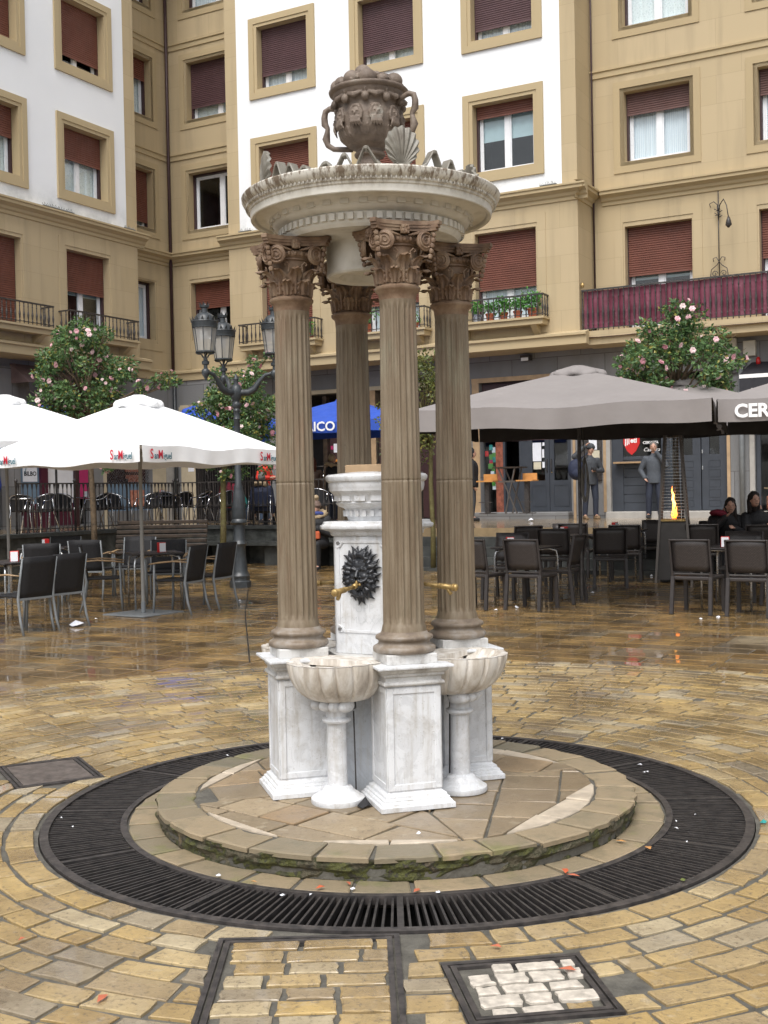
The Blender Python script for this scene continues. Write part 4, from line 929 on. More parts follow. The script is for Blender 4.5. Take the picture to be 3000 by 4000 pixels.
for q, th in enumerate((radians(62), radians(18), radians(-38), radians(80))):
    a0 = FAQ = radians(16.5)+q*pi/2; na = (-sin(a0), cos(a0)); nb = (sin(a0+pi/2), -cos(a0+pi/2)); jj = -1.05
    while jj < 1.05:
        h = random.uniform(.19, .30); ii = -1.1+random.uniform(0, .25)
        while ii < 1.1:
            L = random.uniform(.22, .44); g = .0065; P = [(cos(th)*x-sin(th)*y, sin(th)*x+cos(th)*y) for x, y in ((ii+g,jj+g),(ii+L-g,jj+g),(ii+L-g,jj+h-g),(ii+g,jj+h-g))]
            P = clip(P, na, .006)
            if len(P) > 2: P = clip(P, nb, .006)
            P = lim(P) if len(P) > 2 else P
            if len(P) > 2:
                A = abs(sum(P[i][0]*P[(i+1) % len(P)][1]-P[(i+1) % len(P)][0]*P[i][1] for i in range(len(P)))/2)
                stone(m, P, .091, .007, .006, .004, .03, None, 1)
            ii += L
        jj += h
for d, o, n in CH:
    t = radians(d); w = sqrt(.968**2-o*o)
    for k in range(n):
        l0, l1 = -w+2*w*k/n+.004, -w+2*w*(k+1)/n-.004; P = [(o*cos(t)-l*sin(t), o*sin(t)+l*cos(t)) for l in (l0, l1)]+[(1.1*cos(t)-l*sin(t), 1.1*sin(t)+l*cos(t)) for l in (l1, l0)]
        P = lim(P, False)
        if len(P) > 2: pl_ = MB(); stone(pl_, P, .091, .007, .005, .002, .03, None, 1); pl_.build('pale_inlay', MT['pale_inlay'], pf)
m.build('flagstones', MT['flag'], pf)
m = MB(); a = .1
while a < .1+2*pi-.01:
    L = random.uniform(.2, .34); b = min(a+L/1.2, .1+2*pi); q = 3
    P = [(1.15*cos(t), 1.15*sin(t)) for t in [a+.008+(b-a-.016)*i/q for i in range(q+1)]] + [(1.295*cos(t), 1.295*sin(t)) for t in [b-.008-(b-a-.016)*i/q for i in range(q+1)]]
    stone(m, P, -.004, .006, .009, .006, .05, None, 1); a = b
m.build('base_ring', MT['rim_stone'], pf)
m = MB(); m.lathe([(1.305,-.05),(1.305,-.008),(1.1,-.008)], 96, cap=False); m.build('bed', MT['mortar'], pf)
# ---------------------------------------------------------------- terrace, steps, retaining wall
TZ = .86
def P2(s, t): return (UX*s+UY*t, UY*s-UX*t)      # s along u, t along v
LT = -16.13                                       # left terrace edge (v-coordinate), main terrace edge s=19.9
m = MB(); poly = [P2(19.9, 7), P2(26.2, 7), P2(26.2, -21.2), P2(8, -21.2), P2(8, LT), P2(19.9, LT)]
m.prism(poly, .0, TZ); st(m.build('terrace', MT['terrace_top']))
m = MB(); t0, t1 = -10.35, 6.9
for k in range(4):
    s0 = 19.9-.30*(4-k); m.prism([P2(s0, t0), P2(19.899, t0), P2(19.899, t1), P2(s0, t1)][::-1], .0, .17*(k+1)+.02)
st(m.build('steps', MT['dark_step']))
rw = empty('retaining_wall', (P2(19.9, LT)[0], P2(19.9, LT)[1], 0)); tag(rw, 'low dark stone wall with bench ledge along the terrace edge', 'wall')
def rwp(name, poly, z0, z1, mt):
    m = MB(); m.prism([(x-rw.location.x, y-rw.location.y) for x, y in poly], z0, z1); return m.build(name, MT[mt], rw)
rwp('coping', [P2(19.62, LT-.0), P2(20.15, LT-.0), P2(20.15, -10.4), P2(19.62, -10.4)][::-1], .865, .93, 'dark_step'); rwp('coping', [P2(8, LT-.25), P2(19.6, LT-.25), P2(19.6, LT+.25), P2(8, LT+.25)], .865, .93, 'dark_step')
rwp('wall_face', [P2(19.70, LT+.1), P2(19.898, LT+.1), P2(19.898, -10.4), P2(19.70, -10.4)][::-1], 0, .864, 'dark_wall'); rwp('wall_face', [P2(8, LT+.002), P2(19.69, LT+.002), P2(19.69, LT+.15), P2(8, LT+.15)], 0, .864, 'dark_wall')
rwp('seat', [P2(19.15, LT+.6), P2(19.69, LT+.6), P2(19.69, -10.5), P2(19.15, -10.5)][::-1], .55, .62, 'dark_step')
for k in range(6):
    t = LT+.8+.95*k; rwp('seat_block', [P2(19.3, t), P2(19.69, t), P2(19.69, t+.3), P2(19.3, t+.3)][::-1], .1, .549, 'dark_step')
# ================================================================ the fountain
FA = radians(16.5); FC = (-.035, 5.90)
FT = empty('fountain', (FC[0], FC[1], .1), FA)
tag(FT, 'marble drinking fountain with four brown fluted columns and urn on top', 'fountain')
RHO = .415
def fp(mb, name, mt, parent=FT, smooth=False, rot=0.0, angle=35, dz=True):
    o = mb.build(name, MT[mt], parent, smooth, None, rot, angle=angle)
    if parent is FT: o.location = (0, 0, -.1)
    return o
def dup(o, parent, rot=None):
    c = o.copy(); COL.objects.link(c); c.parent = parent
    if rot is not None: c.rotation_euler = (0, 0, rot)
    return c
# ---- pedestal (local: outward = -Y)
m = MB(); TP = T(0, -RHO, 0)
m.sqprof([(.178,.10),(.178,.124),(.168,.128),(.168,.134),(.158,.142),(.158,.150),(.148,.154),(.146,.166),(.136,.170),(.128,.178),(.128,.66),(.131,.662)], TP)
m2_ = MB(); m2_.sqprof([(.135,.6635),(.145,.668),(.147,.676),(.143,.684),(.134,.687),(.134,.705),(.145,.71),(.145,.722),(.156,.728),(.162,.738),(.165,.744)], TP)
ped = fp(m, 'pedestal', 'marble'); bevel(ped, .003)
m = MB()
for k in range(4): ring(m, -.098, .098, .212, .63, .014, -.1345, -.1275) if False else None
for k in range(4):
    q = MB(); ring(q, -.128, .128, .185, .658, .030, -.1335, -.128); m.add(q.v, q.f, TP @ RZ(k*pi/2))
bevel(m2_.build('cornice', MT['marble_dirty'], ped), .002); pp = m.build('panel_frame', MT['marble'], ped); bevel(pp, .0025)
m = MB()
for k in range(4):
    for j in range(15): m.ball((-.14+.02*j, -.160, .136), (.0085,.006,.006), 6, 4, TP @ RZ(k*pi/2))
m.build('bead_course', MT['marble'], ped, True)
m = MB(); m.sqprof([(.172,.744),(.180,.747),(.181,.752),(.180,.758),(.172,.760)], TP); m.build('cap_slab', MT['marble'], ped); 
m = MB(); m.sqprof([(.121,.760),(.121,.803),(.118,.806)], TP); bevel(m.build('column_plinth', MT['marble_dirty'], ped), .004)
# ---- column (one mesh of the shaft, base and capital as parts)
def capital(M):
    m = MB(); m.lathe([(.086,2.44),(.090,2.47),(.104,2.483),(.108,2.49),(.108,2.498),(.100,2.505),(.088,2.51),(.087,2.52),(.088,2.60),(.096,2.66),(.104,2.70)], 32, M)
    def leaf(ang, h, w, r0, z0, outc):
        nu, nv = 10, 9; vs = []
        for i in range(nu+1):
            s = i/nu; zz = z0+h*min(1, s*1.12)-(.016*max(0, s-.84)/.16 if s > .84 else 0)
            rr = r0+.010*s+outc*max(0, s-.5)**2/.22
            wd = w*(.62+.38*sin(pi*min(s*1.05,1)))*(1-.25*max(0, s-.75)/.25)*(1+.16*sin(s*23))
            for j in range(nv+1):
                t = -1+2*j/nv
                yy = rr-.010*abs(t)**1.5+.0045*cos(t*9)+(.006 if abs(t) < .14 else 0); vs.append((wd*t, -yy, zz+.006*abs(t)*(s > .7)*-1))
        f = [(i*(nv+1)+j, i*(nv+1)+j+1, (i+1)*(nv+1)+j+1, (i+1)*(nv+1)+j) for i in range(nu) for j in range(nv)]
        m.add(vs, f, M @ RZ(ang)); m.add([(x*.98, y+.006, z) for x, y, z in vs], [tuple(reversed(q)) for q in f], M @ RZ(ang))
    for k in range(8): leaf(k*pi/4+pi/8, .078, .033, .098, 2.51, .040)
    for k in range(8): leaf(k*pi/4, .13, .038, .095, 2.515, .058)
    # echinus, ovolo, scroll volutes, abacus
    m.lathe([(.100,2.675),(.106,2.68),(.106,2.688),(.112,2.692),(.118,2.705),(.116,2.72),(.10,2.728)], 32, M)
    for k in range(24): m.ball((.118*cos(k*pi/12), .118*sin(k*pi/12), 2.706), (.010,.010,.013), 6, 5, M)
    for k in range(4):
        for s in (-1, 1):
            C = T(s*.096, -.128, 2.695) @ RZ(s*.35) @ RX(pi/2)
            m.lathe([(.0,-.010),(.042,-.010),(.045,-.004),(.045,.004),(.040,.008),(.0,.008)], 20, M @ RZ(k*pi/2) @ C)
            sp = [((.040-.034*i/34)*cos(s*(.9+i*.42)), (.040-.034*i/34)*sin(s*(.9+i*.42)), .010) for i in range(35)]
            m.tube(sp, [.0048-.002*i/34 for i in range(35)], 5, M=M @ RZ(k*pi/2) @ C)
            m.tube([(s*.112, -.125, 2.734), (s*.085, -.128, 2.738), (s*.05, -.122, 2.728), (s*.02, -.118, 2.722)], [.007,.009,.007,.004], 6, M=M @ RZ(k*pi/2))
            m.tube([(s*.035,-.108,2.62),(s*.03,-.112,2.65),(s*.045,-.114,2.665),(s*.055,-.114,2.655),(s*.048,-.114,2.647)], .004, 5, M=M @ RZ(k*pi/2))
        # leafy edge under the corner, flower on the abacus
        for j in range(5): m.ball((-.138+.004*j, -.138+.004*j, 2.725-.024*j), (.012,.012,.014), 6, 4, M @ RZ(k*pi/2))
        m.ball((0, -.126, 2.748), (.022,.014,.024), 8, 6, M @ RZ(k*pi/2)); m.box(-.018,.018,-.142,-.12,2.728,2.768, M @ RZ(k*pi/2))
        for j in range(5): m.ball((.014*cos(j*1.256), -.140, 2.748+.014*sin(j*1.256)), .008, 6, 4, M @ RZ(k*pi/2))
    ab = []
    for k in range(4):
        for i in range(9):
            t = -1+2*i/8; 
            if i in (0, 8): x, y = t*.150, -.172
            else: x, y = t*.165, -.126-.036*abs(t)**2.2
            if i == 8: x, y = .150, -.172
            a = k*pi/2; ab.append((x*cos(a)-y*sin(a), x*sin(a)+y*cos(a)))
    for s, z0, z1 in ((.93, 2.742, 2.756), (.97, 2.756, 2.768), (1.0, 2.768, 2.786)): m.prism([(x*s, y*s) for x, y in ab], z0, z1, M)
    return m
MC = T(0, -RHO, 0)
def flute(r, z, a):
    if z < .935 or z > 2.425: return r
    e = min(1, (z-.935)/.03, (2.425-z)/.03); t = (a*20/(2*pi)) % 1
    return r-.0085*e*max(0, sin(pi*min(1, max(0, (t-.12)/.76))))**.6
m = MB(); zs = [.90,.915,.93,.937,.945,.955,.968,.98,1.2,1.5,1.595,1.602,1.604,1.608,1.610,1.617,1.9,2.2,2.395,2.40,2.41,2.418,2.426,2.44]
def rad(z):
    if z <= .93: return .1005+.006*(.93-z)/.03
    if z >= 2.43: return .0865
    return .0975-.013*((z-.93)/1.5)**1.3
m.lathe([(rad(z)-(.002 if 1.602 < z < 1.61 else 0), z) for z in zs], 200, MC, True, flute)
sh = fp(m, 'column', 'column_brown', smooth=True, angle=50)
m = MB(); m.lathe([(.138,.806),(.146,.812),(.148,.822),(.146,.832),(.138,.838),(.128,.842),(.122,.850),(.121,.858),(.125,.864),(.133,.868),(.136,.876),(.133,.884),(.124,.888),(.113,.893),(.107,.904)], 48, MC); m.build('base', MT['base_brown'], sh, True)
cp = capital(MC).build('capital', MT['capital_brown'], sh, True, angle=40)
for k in range(1, 4):
    r = k*pi/2
    p2 = dup(ped, FT, r); [dup(c, p2) for c in ped.children]
    s2 = dup(sh, FT, r); [dup(c, s2) for c in sh.children]
# ---- entablature / canopy
m = MB()
m.lathe([(.158,2.64),(.168,2.625),(.218,2.62),(.226,2.63),(.226,2.765),(.232,2.778),(.26,2.79),(.43,2.787),(.436,2.795),(.442,2.80),(.447,2.81),(.447,2.852),(.462,2.858),(.480,2.866),(.488,2.874),(.492,2.884),(.498,2.888),(.504,2.900),(.520,2.912),(.545,2.918),(.572,2.918),(.578,2.906),(.594,2.902),(.598,2.906),(.600,2.938),(.606,2.942),(.608,2.952),(.614,2.956),(.616,2.966),(.626,2.972),(.634,2.982),(.640,2.994),(.642,3.008),(.638,3.014),(.55,3.02),(.16,3.07),(0,3.075)], 120, cap=False)
m.lathe([(0,2.665),(.145,2.66),(.158,2.64)], 48, cap=False)
cn = fp(m, 'canopy', 'canopy_marble', smooth=True, angle=28)
m = MB()
for k in range(64): m.box(.440, .463, -.0135, .0135, 2.815, 2.846, RZ(2*pi*k/64))
m.build('dentils', MT['canopy_marble'], cn)
m = MB()
for k in range(36): m.box(.495, .5065, -.02, .02, 2.878, 2.9, RZ(2*pi*k/36))
m.build('frieze_blocks', MT['canopy_marble'], cn)
m = MB()
for k in range(170): m.ball((.6185*cos(2*pi*k/170), .6185*sin(2*pi*k/170), 2.963), (.0055,.0055,.011), 5, 4)
m.build('egg_moulding', MT['canopy_marble'], cn, True)
# ---- scallop shells and zigzag ornaments on the rim
def shell_mesh():
    m = MB(); nu, nv = 96, 12; vs = []
    for i in range(nu+1):
        ph = radians(-152+304*i/nu); rb = cos(i/nu*12*2*pi)                # outline circle, 12 ribs fanning from the hinge
        ox = sin(ph)*(.080+.003*rb); oz = .108+cos(ph)*(.088+.003*rb)
        for j in range(nv+1):
            s = (j/nv)**.9; x = ox*s; z = .012+(oz-.012)*s
            vs.append((x, -.030*sin(pi*min(1, s*.8))-.0055*s*rb, z))
    f = [(i*(nv+1)+j, (i+1)*(nv+1)+j, (i+1)*(nv+1)+j+1, i*(nv+1)+j+1) for i in range(nu) for j in range(nv)]
    m.add(vs, f); m.add([(x*.98, y+.014, z) for x, y, z in vs], [tuple(reversed(q)) for q in f])
    e = [i*(nv+1)+nv for i in range(nu+1)]; n = len(vs)
    m.f += [(e[i], e[i+1], e[i+1]+n, e[i]+n) for i in range(nu)]
    m.box(-.035, .035, -.02, .035, -.01, .028); return m
for k in range(4):
    a = k*pi/2; o = fp(shell_mesh(), 'shell', 'shell_lead', smooth=True, rot=a); o.location = (.515*sin(a), -.515*cos(a), 3.02-.1)
    for s in (-1, 1):
        if (k, s) in ((1, 1), (3, -1)): continue
        m = MB(); A = [(9,.0),(13,.03),(17,.092),(19,.092),(23,.01),(25,.01),(28,.066),(30,.062),(33,.008),(35,.01),(38,.038),(40,.034),(43,0)]
        for (a1, z1), (a2, z2) in zip(A, A[1:]):
            p = lambda d, r: (r*sin(radians(s*d)), -r*cos(radians(s*d)))
            (x1, y1), (x2, y2) = p(a1, .49), p(a2, .49); (x3, y3), (x4, y4) = p(a1, .54), p(a2, .54); h = .018
            m.add([(x1,y1,z1),(x3,y3,z1),(x4,y4,z2),(x2,y2,z2),(x1,y1,z1+h),(x3,y3,z1+h),(x4,y4,z2+h),(x2,y2,z2+h)], [(0,1,2,3),(4,7,6,5),(0,4,5,1),(1,5,6,2),(2,6,7,3),(3,7,4,0)])
        o = fp(m, 'zigzag_ornament', 'shell_lead', rot=a); o.location = (0, 0, 3.015-.1); bevel(o, .004)
# ---- urn
UZ = 0
m = MB()
m.lathe([(0,3.05),(.135,3.06),(.135,3.10),(.115,3.13),(.10,3.15),(.075,3.168),(.056,3.20),(.050,3.222),(.054,3.234),(.074,3.238),(.078,3.248),(.072,3.258),(.062,3.264),(.068,3.272),(.108,3.29),(.134,3.315),(.150,3.35),(.158,3.39),(.160,3.425),(.156,3.455),(.155,3.475),(.165,3.50),(.178,3.525),(.182,3.54)], 64)
AB = -FA - radians(28)                    # handle axis
for k in range(10):                        # bearded faces round the belly
    a = k*2*pi/10+.25; cx, cy, z = .160*cos(a), .160*sin(a), 3.412
    Mx = T(cx, cy, z) @ RZ(a-pi/2+pi)
    m.ball((0,0,0), (.024,.016,.032), 10, 8, Mx); m.ball((0,-.016,-.004), (.005,.008,.010), 6, 5, Mx)
    for s in (-1, 1): m.ball((s*.010,-.014,.008), (.007,.005,.004), 6, 4, Mx); m.tube([(s*.02,-.004,.03),(s*.03,-.002,.0),(s*.028,-.004,-.03)], [.008,.010,.006], 6, M=Mx)
    for j in range(5): m.tube([((j-2)*.008,-.010,-.018),((j-2)*.012,-.012,-.045),((j-2)*.016+.004,-.004,-.066)], [.008,.007,.003], 6, M=Mx)
    m.ball((0,.0,.036), (.026,.012,.012), 8, 5, Mx)
for k in range(10):                        # garland and pomegranates under the lip
    a = k*2*pi/10+.56; m.ball((.172*cos(a), .172*sin(a), 3.487), (.020,.020,.022), 10, 7); m.tube([(.175*cos(a), .175*sin(a), 3.505), (.18*cos(a), .18*sin(a), 3.525)], .004, 5)
    b = a+pi/10; m.tube([(.170*cos(a+.08), .170*sin(a+.08), 3.51), (.180*cos(b), .180*sin(b), 3.495), (.170*cos(b+.24), .170*sin(b+.24), 3.51)], [.008,.016,.008], 6)
for k in range(26):
    a = k*2*pi/26; m.tube([(.09*cos(a), .09*sin(a), 3.288), (.14*cos(a+.06), .14*sin(a+.06), 3.325), (.156*cos(a+.02), .156*sin(a+.02), 3.36)], [.006,.007,.003], 5)
ur = fp(m, 'urn', 'urn_brown', smooth=True); ur.location = (0, 0, -.115); remesh(ur, .003, 1)
m = MB(); m.lathe([(.17,3.533),(.188,3.54),(.197,3.548),(.199,3.556),(.193,3.562),(.17,3.560)], 64); m.build('rim', MT['urn_brown'], ur, True)
for s in (-1, 1):
    Mx = RZ(AB); m = MB()
    m.tube([(s*.150,0,3.478),(s*.19,0,3.505),(s*.225,0,3.515),(s*.250,0,3.505),(s*.258,0,3.475),(s*.256,0,3.44),(s*.240,0,3.418),(s*.242,0,3.40),(s*.250,0,3.365),(s*.240,0,3.332),(s*.205,0,3.308),(s*.15,0,3.298),(s*.10,0,3.29)],
        [.011,.012,.014,.015,.016,.018,.012,.013,.020,.014,.013,.014,.013], 10, M=Mx)
    m.build('handle', MT['urn_brown'], ur, True)
m = MB(); rnd = random.Random(3)
for k in range(12):
    a = k*2*pi/12+.2; r = .148; s = rnd.choice((.030, .036, .044)); m.ball((r*cos(a), r*sin(a), 3.565+s*.4), (s, s, s*.95), 14, 10); m.ball((r*cos(a), r*sin(a), 3.565+s*1.3), .006, 6, 4)
for k in range(5): a = k*2*pi/5+.8; s = rnd.uniform(.036, .048); m.ball((.085*cos(a), .085*sin(a), 3.60), s, 14, 10)
m.ball((-.035, -.03, 3.635), .046, 14, 10); m.ball((0,0,3.56), (.13,.13,.045), 16, 8)
for (gx, gy, n_) in ((.035,-.07,95), (.06,.05,60), (-.08,-.10,40)):
    for k in range(n_):
        a = rnd.uniform(0, 2*pi); rr = .055*sqrt(rnd.random()); x = gx+rr*cos(a); y = gy+rr*sin(a); m.ball((x, y, 3.655-.42*sqrt(x*x+y*y)+rnd.uniform(-.012,.012)), rnd.uniform(.009,.0125), 8, 6)
for k in range(16):
    a = k*.8; m.tube([(.11*cos(a), .11*sin(a), 3.60), (.15*cos(a+.1), .15*sin(a+.1), 3.60), (.18*cos(a+.15), .18*sin(a+.15), 3.575)], [.004,.018,.003], 6, flat=.3)
m.build('fruit', MT['urn_brown'], ur, True)
# ---- centre block: lower core, mask pedestal, upper marble urn
m = MB(); m.sqprof([(.235,.10),(.235,.742)], RZ(pi/4)); fp(m, 'core', 'marble_grey')
m = MB(); m.lathe([(.36,.742),(.365,.748),(.365,.757),(.34,.760)], 8, RZ(pi/8)); fp(m, 'basin_table', 'marble_dirty')
HB = .168
m = MB()
def octo(h, c, z): return [(x, y, z) for x, y in ((-h+c,-h),(h-c,-h),(h,-h+c),(h,h-c),(h-c,h),(-h+c,h),(-h,h-c),(-h,-h+c))]
def octprof(m, prof, M=None):
    vs = []; n = len(prof)
    for h, c, z in prof: vs += octo(h, c, z)
    m.add(vs, [(i*8+k, i*8+(k+1) % 8, (i+1)*8+(k+1) % 8, (i+1)*8+k) for i in range(n-1) for k in range(8)] + [tuple(reversed(range(8))), tuple((n-1)*8+k for k in range(8))], M)
octprof(m, [(HB,.018,.76),(HB,.018,1.335)]); mp = fp(m, 'mask_pedestal', 'marble', rot=-pi/4); bevel(mp, .003)
m = MB(); octprof(m, [(HB-.004,.018,1.3355),(HB+.012,.02,1.345),(HB+.014,.02,1.362),(HB+.03,.022,1.368),(HB+.05,.024,1.374),(HB+.052,.024,1.392),(HB+.04,.024,1.398),(HB+.038,.022,1.412)]); o = m.build('cap_moulding', MT['marble'], mp); bevel(o, .004)
m = MB(); m.lathe([(.145,1.412),(.15,1.43),(.155,1.435),(.158,1.465),(.165,1.475),(.185,1.482),(.20,1.492),(.205,1.502),(.20,1.506),(.212,1.535),(.22,1.548),(.225,1.552),(.235,1.562),(.238,1.578),(.240,1.582),(.240,1.604),(.250,1.61),(.256,1.622),(.256,1.632),(.246,1.642),(.12,1.655)], 56)
o = m.build('upper_bowl', MT['marble'], mp, True, angle=30)
m = MB()
for k in range(26): m.box(.156, .170, -.009, .009, 1.436, 1.464, RZ(2*pi*k/26))
for k in range(16): m.box(.200, .212, -.028, .028, 1.512, 1.542, RZ(2*pi*k/16+.1))
m.build('bowl_blocks', MT['marble'], mp)
m = MB(); m.box(-.115, .115, -.115, .115, 1.65, 1.69); bevel(m.build('top_block', MT['wood_trim'], mp), .004)
def mask_meshes():
    m = MB(); rn = random.Random(5)
    m.ball((0, .0, .0), (.070,.046,.098), 20, 14)                                  # skull
    m.ball((0, -.018, .045), (.050,.026,.034), 14, 8); m.ball((0,-.030,-.045), (.036,.024,.034), 12, 8)
    m.tube([(0,-.040,.025),(0,-.056,-.002),(0,-.058,-.012)], [.007,.011,.013], 8)     # nose
    for s in (-1, 1):
        m.tube([(s*.006,-.043,.022),(s*.026,-.044,.031),(s*.046,-.034,.022)], [.006,.009,.005], 8)    # brow
        m.ball((s*.030,-.030,-.008), (.020,.016,.018), 10, 7); m.ball((s*.023,-.036,.012), (.011,.006,.006), 8, 6)   # cheek, eye
        m.ball((s*.010,-.050,-.014), (.007,.008,.006), 8, 6)
        m.tube([(s*.004,-.052,-.026),(s*.022,-.050,-.034),(s*.042,-.040,-.026),(s*.050,-.034,-.014)], [.007,.009,.007,.003], 8)   # moustache
        for j in range(3): m.tube([(s*.008,-.040,.048+.009*j),(s*.028,-.036,.052+.008*j)], .0035, 5)
    m.ball((0,-.046,-.062), (.018,.012,.012), 8, 6)
    for ring_ in (0, 1):                                                            # two rows of flame locks
        n = 26
        for k in range(n):
            a = 2*pi*(k+.5*ring_)/n+.03; ln = (.138 if ring_ == 0 else .112)+.014*rn.uniform(-1, 1)
            ca, sa = cos(a), sin(a); sx, sz = .84, 1.04; w = (.016 if (k+ring_) % 2 else -.016); y0 = -.010 if ring_ == 0 else -.022
            w *= .45; P = [(ca*.060*sx, y0-.004, sa*.082*sz), (ca*.080*sx+w*.4*sa, y0-.007, sa*.098*sz-w*.4*ca), (ca*(.45*.08+.55*ln)*sx-w*.5*sa, y0-.003, sa*(.45*.098+.55*ln)*sz+w*.5*ca), (ca*ln*sx+w*.8*sa, y0+.004, sa*ln*sz-w*.8*ca)]
            m.tube(P, [.010,.0125,.0085,.0012], 8)
    m.lathe([(0,-.002),(.09,-.002),(.085,.004),(.0,.01)], 24, RX(pi/2) @ T(0,0,.0))
    t = MB(); t.tube([(0,-.048,-.045),(0,-.060,-.05),(0,-.085,-.055)], [.013,.013,.012], 12); t.tube([(0,-.085,-.055),(0,-.12,-.058),(0,-.17,-.062)], [.010,.0095,.0105], 12)
    t.tube([(0,-.168,-.062),(0,-.176,-.0625)], .0145, 12); t.tube([(0,-.176,-.0625),(0,-.185,-.063),(0,-.245,-.068)], [.0135,.0145,.015], 12)
    t.tube([(0,-.243,-.068),(0,-.249,-.0685)], .019, 12); t.tube([(0,-.249,-.0685),(0,-.262,-.069),(0,-.268,-.07)], [.017,.0185,.012], 12)
    t.tube([(0,-.215,-.068),(0,-.222,-.088),(0,-.235,-.102)], [.011,.010,.009], 10); t.ball((0,-.05,-.034), .009, 8, 6); t.ball((.018,-.052,-.046), .007, 8, 6)
    return m, t
mm, tt = mask_meshes()
fr_ = MB(); ring(fr_, -.135, .135, .865, 1.318, .012, -HB-.005, -HB)
for sx_ in (-1, 1):
    for zz in (.87, 1.313): fr_.tube([(sx_*.135+(-sx_)*.028*cos(a), -HB-.004, zz+(.028 if zz < 1 else -.028)*sin(a)) for a in [j*pi/12 for j in range(7)]], .006, 6)
for k in range(4):
    a = k*pi/2
    f = fr_.build('carved_frame', MT['marble'], mp, rotz=a)
    mk_ = mm.build('mask', MT['bronze_dark'], mp, True, (HB*sin(a), -HB*cos(a), 1.152), a); remesh(mk_, .0026, 1)
    tp = tt.build('tap', MT['brass'], mk_, True)
    s = MB()
    for sx_ in (-1, 1):
        for zz in (.88, 1.305): s.lathe([(.009,0),(.009,.008)], 10, T(sx_*.128, -HB, zz) @ RX(pi/2))
    s.build('screw', MT['alu'], mp, rotz=a)
    tx = text_mesh('inscription', 'UPP', .062, MT['carve'], mp, RZ(a) @ T(.012, -HB-.0006, .985) @ RX(pi/2), .0005, bold=-.0015)
    tx = text_mesh('inscription', 'MCMLXXXIV', .052, MT['carve'], mp, RZ(a) @ T(.004, -HB-.0006, .925) @ RX(pi/2), .0005, bold=-.0018)
# ---- basins on posts, between the pedestals
def basin(a, first=False):
    m = MB(); N = 108; J = 14; vs = []; ri = .0
    def P(t, s, rr=1.0):        # t 0..pi across the front, s 0 rim..1 bottom
        k = cos(s*pi/2*.93)**.62; rb = 1-.028*abs(sin(t*6.0))**.5*0
        rib = 1-.022*max(0, 1-abs(((t/pi*9) % 1)-.5)*-1-1) if False else 1-.055*max(0, 1-7*min((t/pi*9) % 1, 1-(t/pi*9) % 1))-.012*(1-abs(sin(pi*((t/pi*9) % 1))))
        return (.238*k*rib*rr*cos(t), -.40-.275*k*rib*rr*sin(t)*(1 if sin(t) > 0 else .35)+.03*s, .764-.190*sin(s*pi/2))
    for j in range(J+1):
        for i in range(N+1): vs.append(P(pi*i/N, j/J))
    f = [(j*(N+1)+i+1, j*(N+1)+i, (j+1)*(N+1)+i, (j+1)*(N+1)+i+1) for j in range(J) for i in range(N)]
    m.add(vs, f)
    # back of the bowl reaching in under the table, flat rim and hollow
    back = []
    for j in range(J+1): p0, p1 = P(0, j/J), P(pi, j/J); back += [p0, p1, (p1[0]*.75, -.27, p1[2]), (p0[0]*.75, -.27, p0[2])]
    m.add(back, [(j*4+q, j*4+(q+1) % 4, j*4+4+(q+1) % 4, j*4+4+q) for j in range(J) for q in (1, 2, 3)])
    rim = [P(pi*i/N, 0) for i in range(N+1)]; inn = [(p[0]*.84, -.40+(p[1]+.40)*.84-.012, .766) for p in rim]
    vs = [(p[0], p[1], .766) for p in rim] + inn + [(p[0]*.95, p[1]-.0+.008, .748) for p in inn] + [(p[0]*.55, -.40+(p[1]+.40)*.6, .67) for p in inn]; n1 = N+1
    fs = [(i, i+1, n1+i+1, n1+i) for i in range(N)] + [(n1+i, n1+i+1, 2*n1+i+1, 2*n1+i) for i in range(N)] + [(2*n1+i, 2*n1+i+1, 3*n1+i+1, 3*n1+i) for i in range(N)] + [tuple(3*n1+i for i in range(N+1))]
    m.add(vs, [tuple(reversed(q)) for q in fs])
    # inner ledge closing the hollow toward the pedestal
    m.box(-.20, .20, -.41, -.27, .735, .765); m.box(-.13, .13, -.40, -.36, .60, .735)
    b = fp(m, 'basin', 'basin_marble', smooth=True, rot=a, angle=30)
    m = MB()
    for k in range(4): m.ball((-.075+.05*k, -.482+.010*abs(k-1.5), .562), (.030,.058,.030), 12, 8)
    m.build('lobed_bracket', MT['marble'], b, True)
    m = MB(); m.lathe([(.125,.10),(.128,.112),(.126,.124),(.112,.132),(.105,.138),(.085,.152),(.075,.158),(.068,.172),(.052,.178),(.047,.182),(.045,.47),(.05,.474),(.064,.480),(.068,.488),(.066,.496),(.058,.50),(.048,.503),(.046,.525),(.055,.54)], 40, T(0,-.435,0))
    m.build('post', MT['marble'], b, True, angle=40)
    m = MB(); m.tube([(.02,-.30,.60),(.04,-.36,.57),(.05,-.38,.54)], [.02,.022,.024], 10); m.tube([(.05,-.36,.52),(.05,-.35,.11)], .004, 6); m.build('valve_pipe', MT['iron'], b, True)
for k in range(4): basin(-pi/4+k*pi/2)
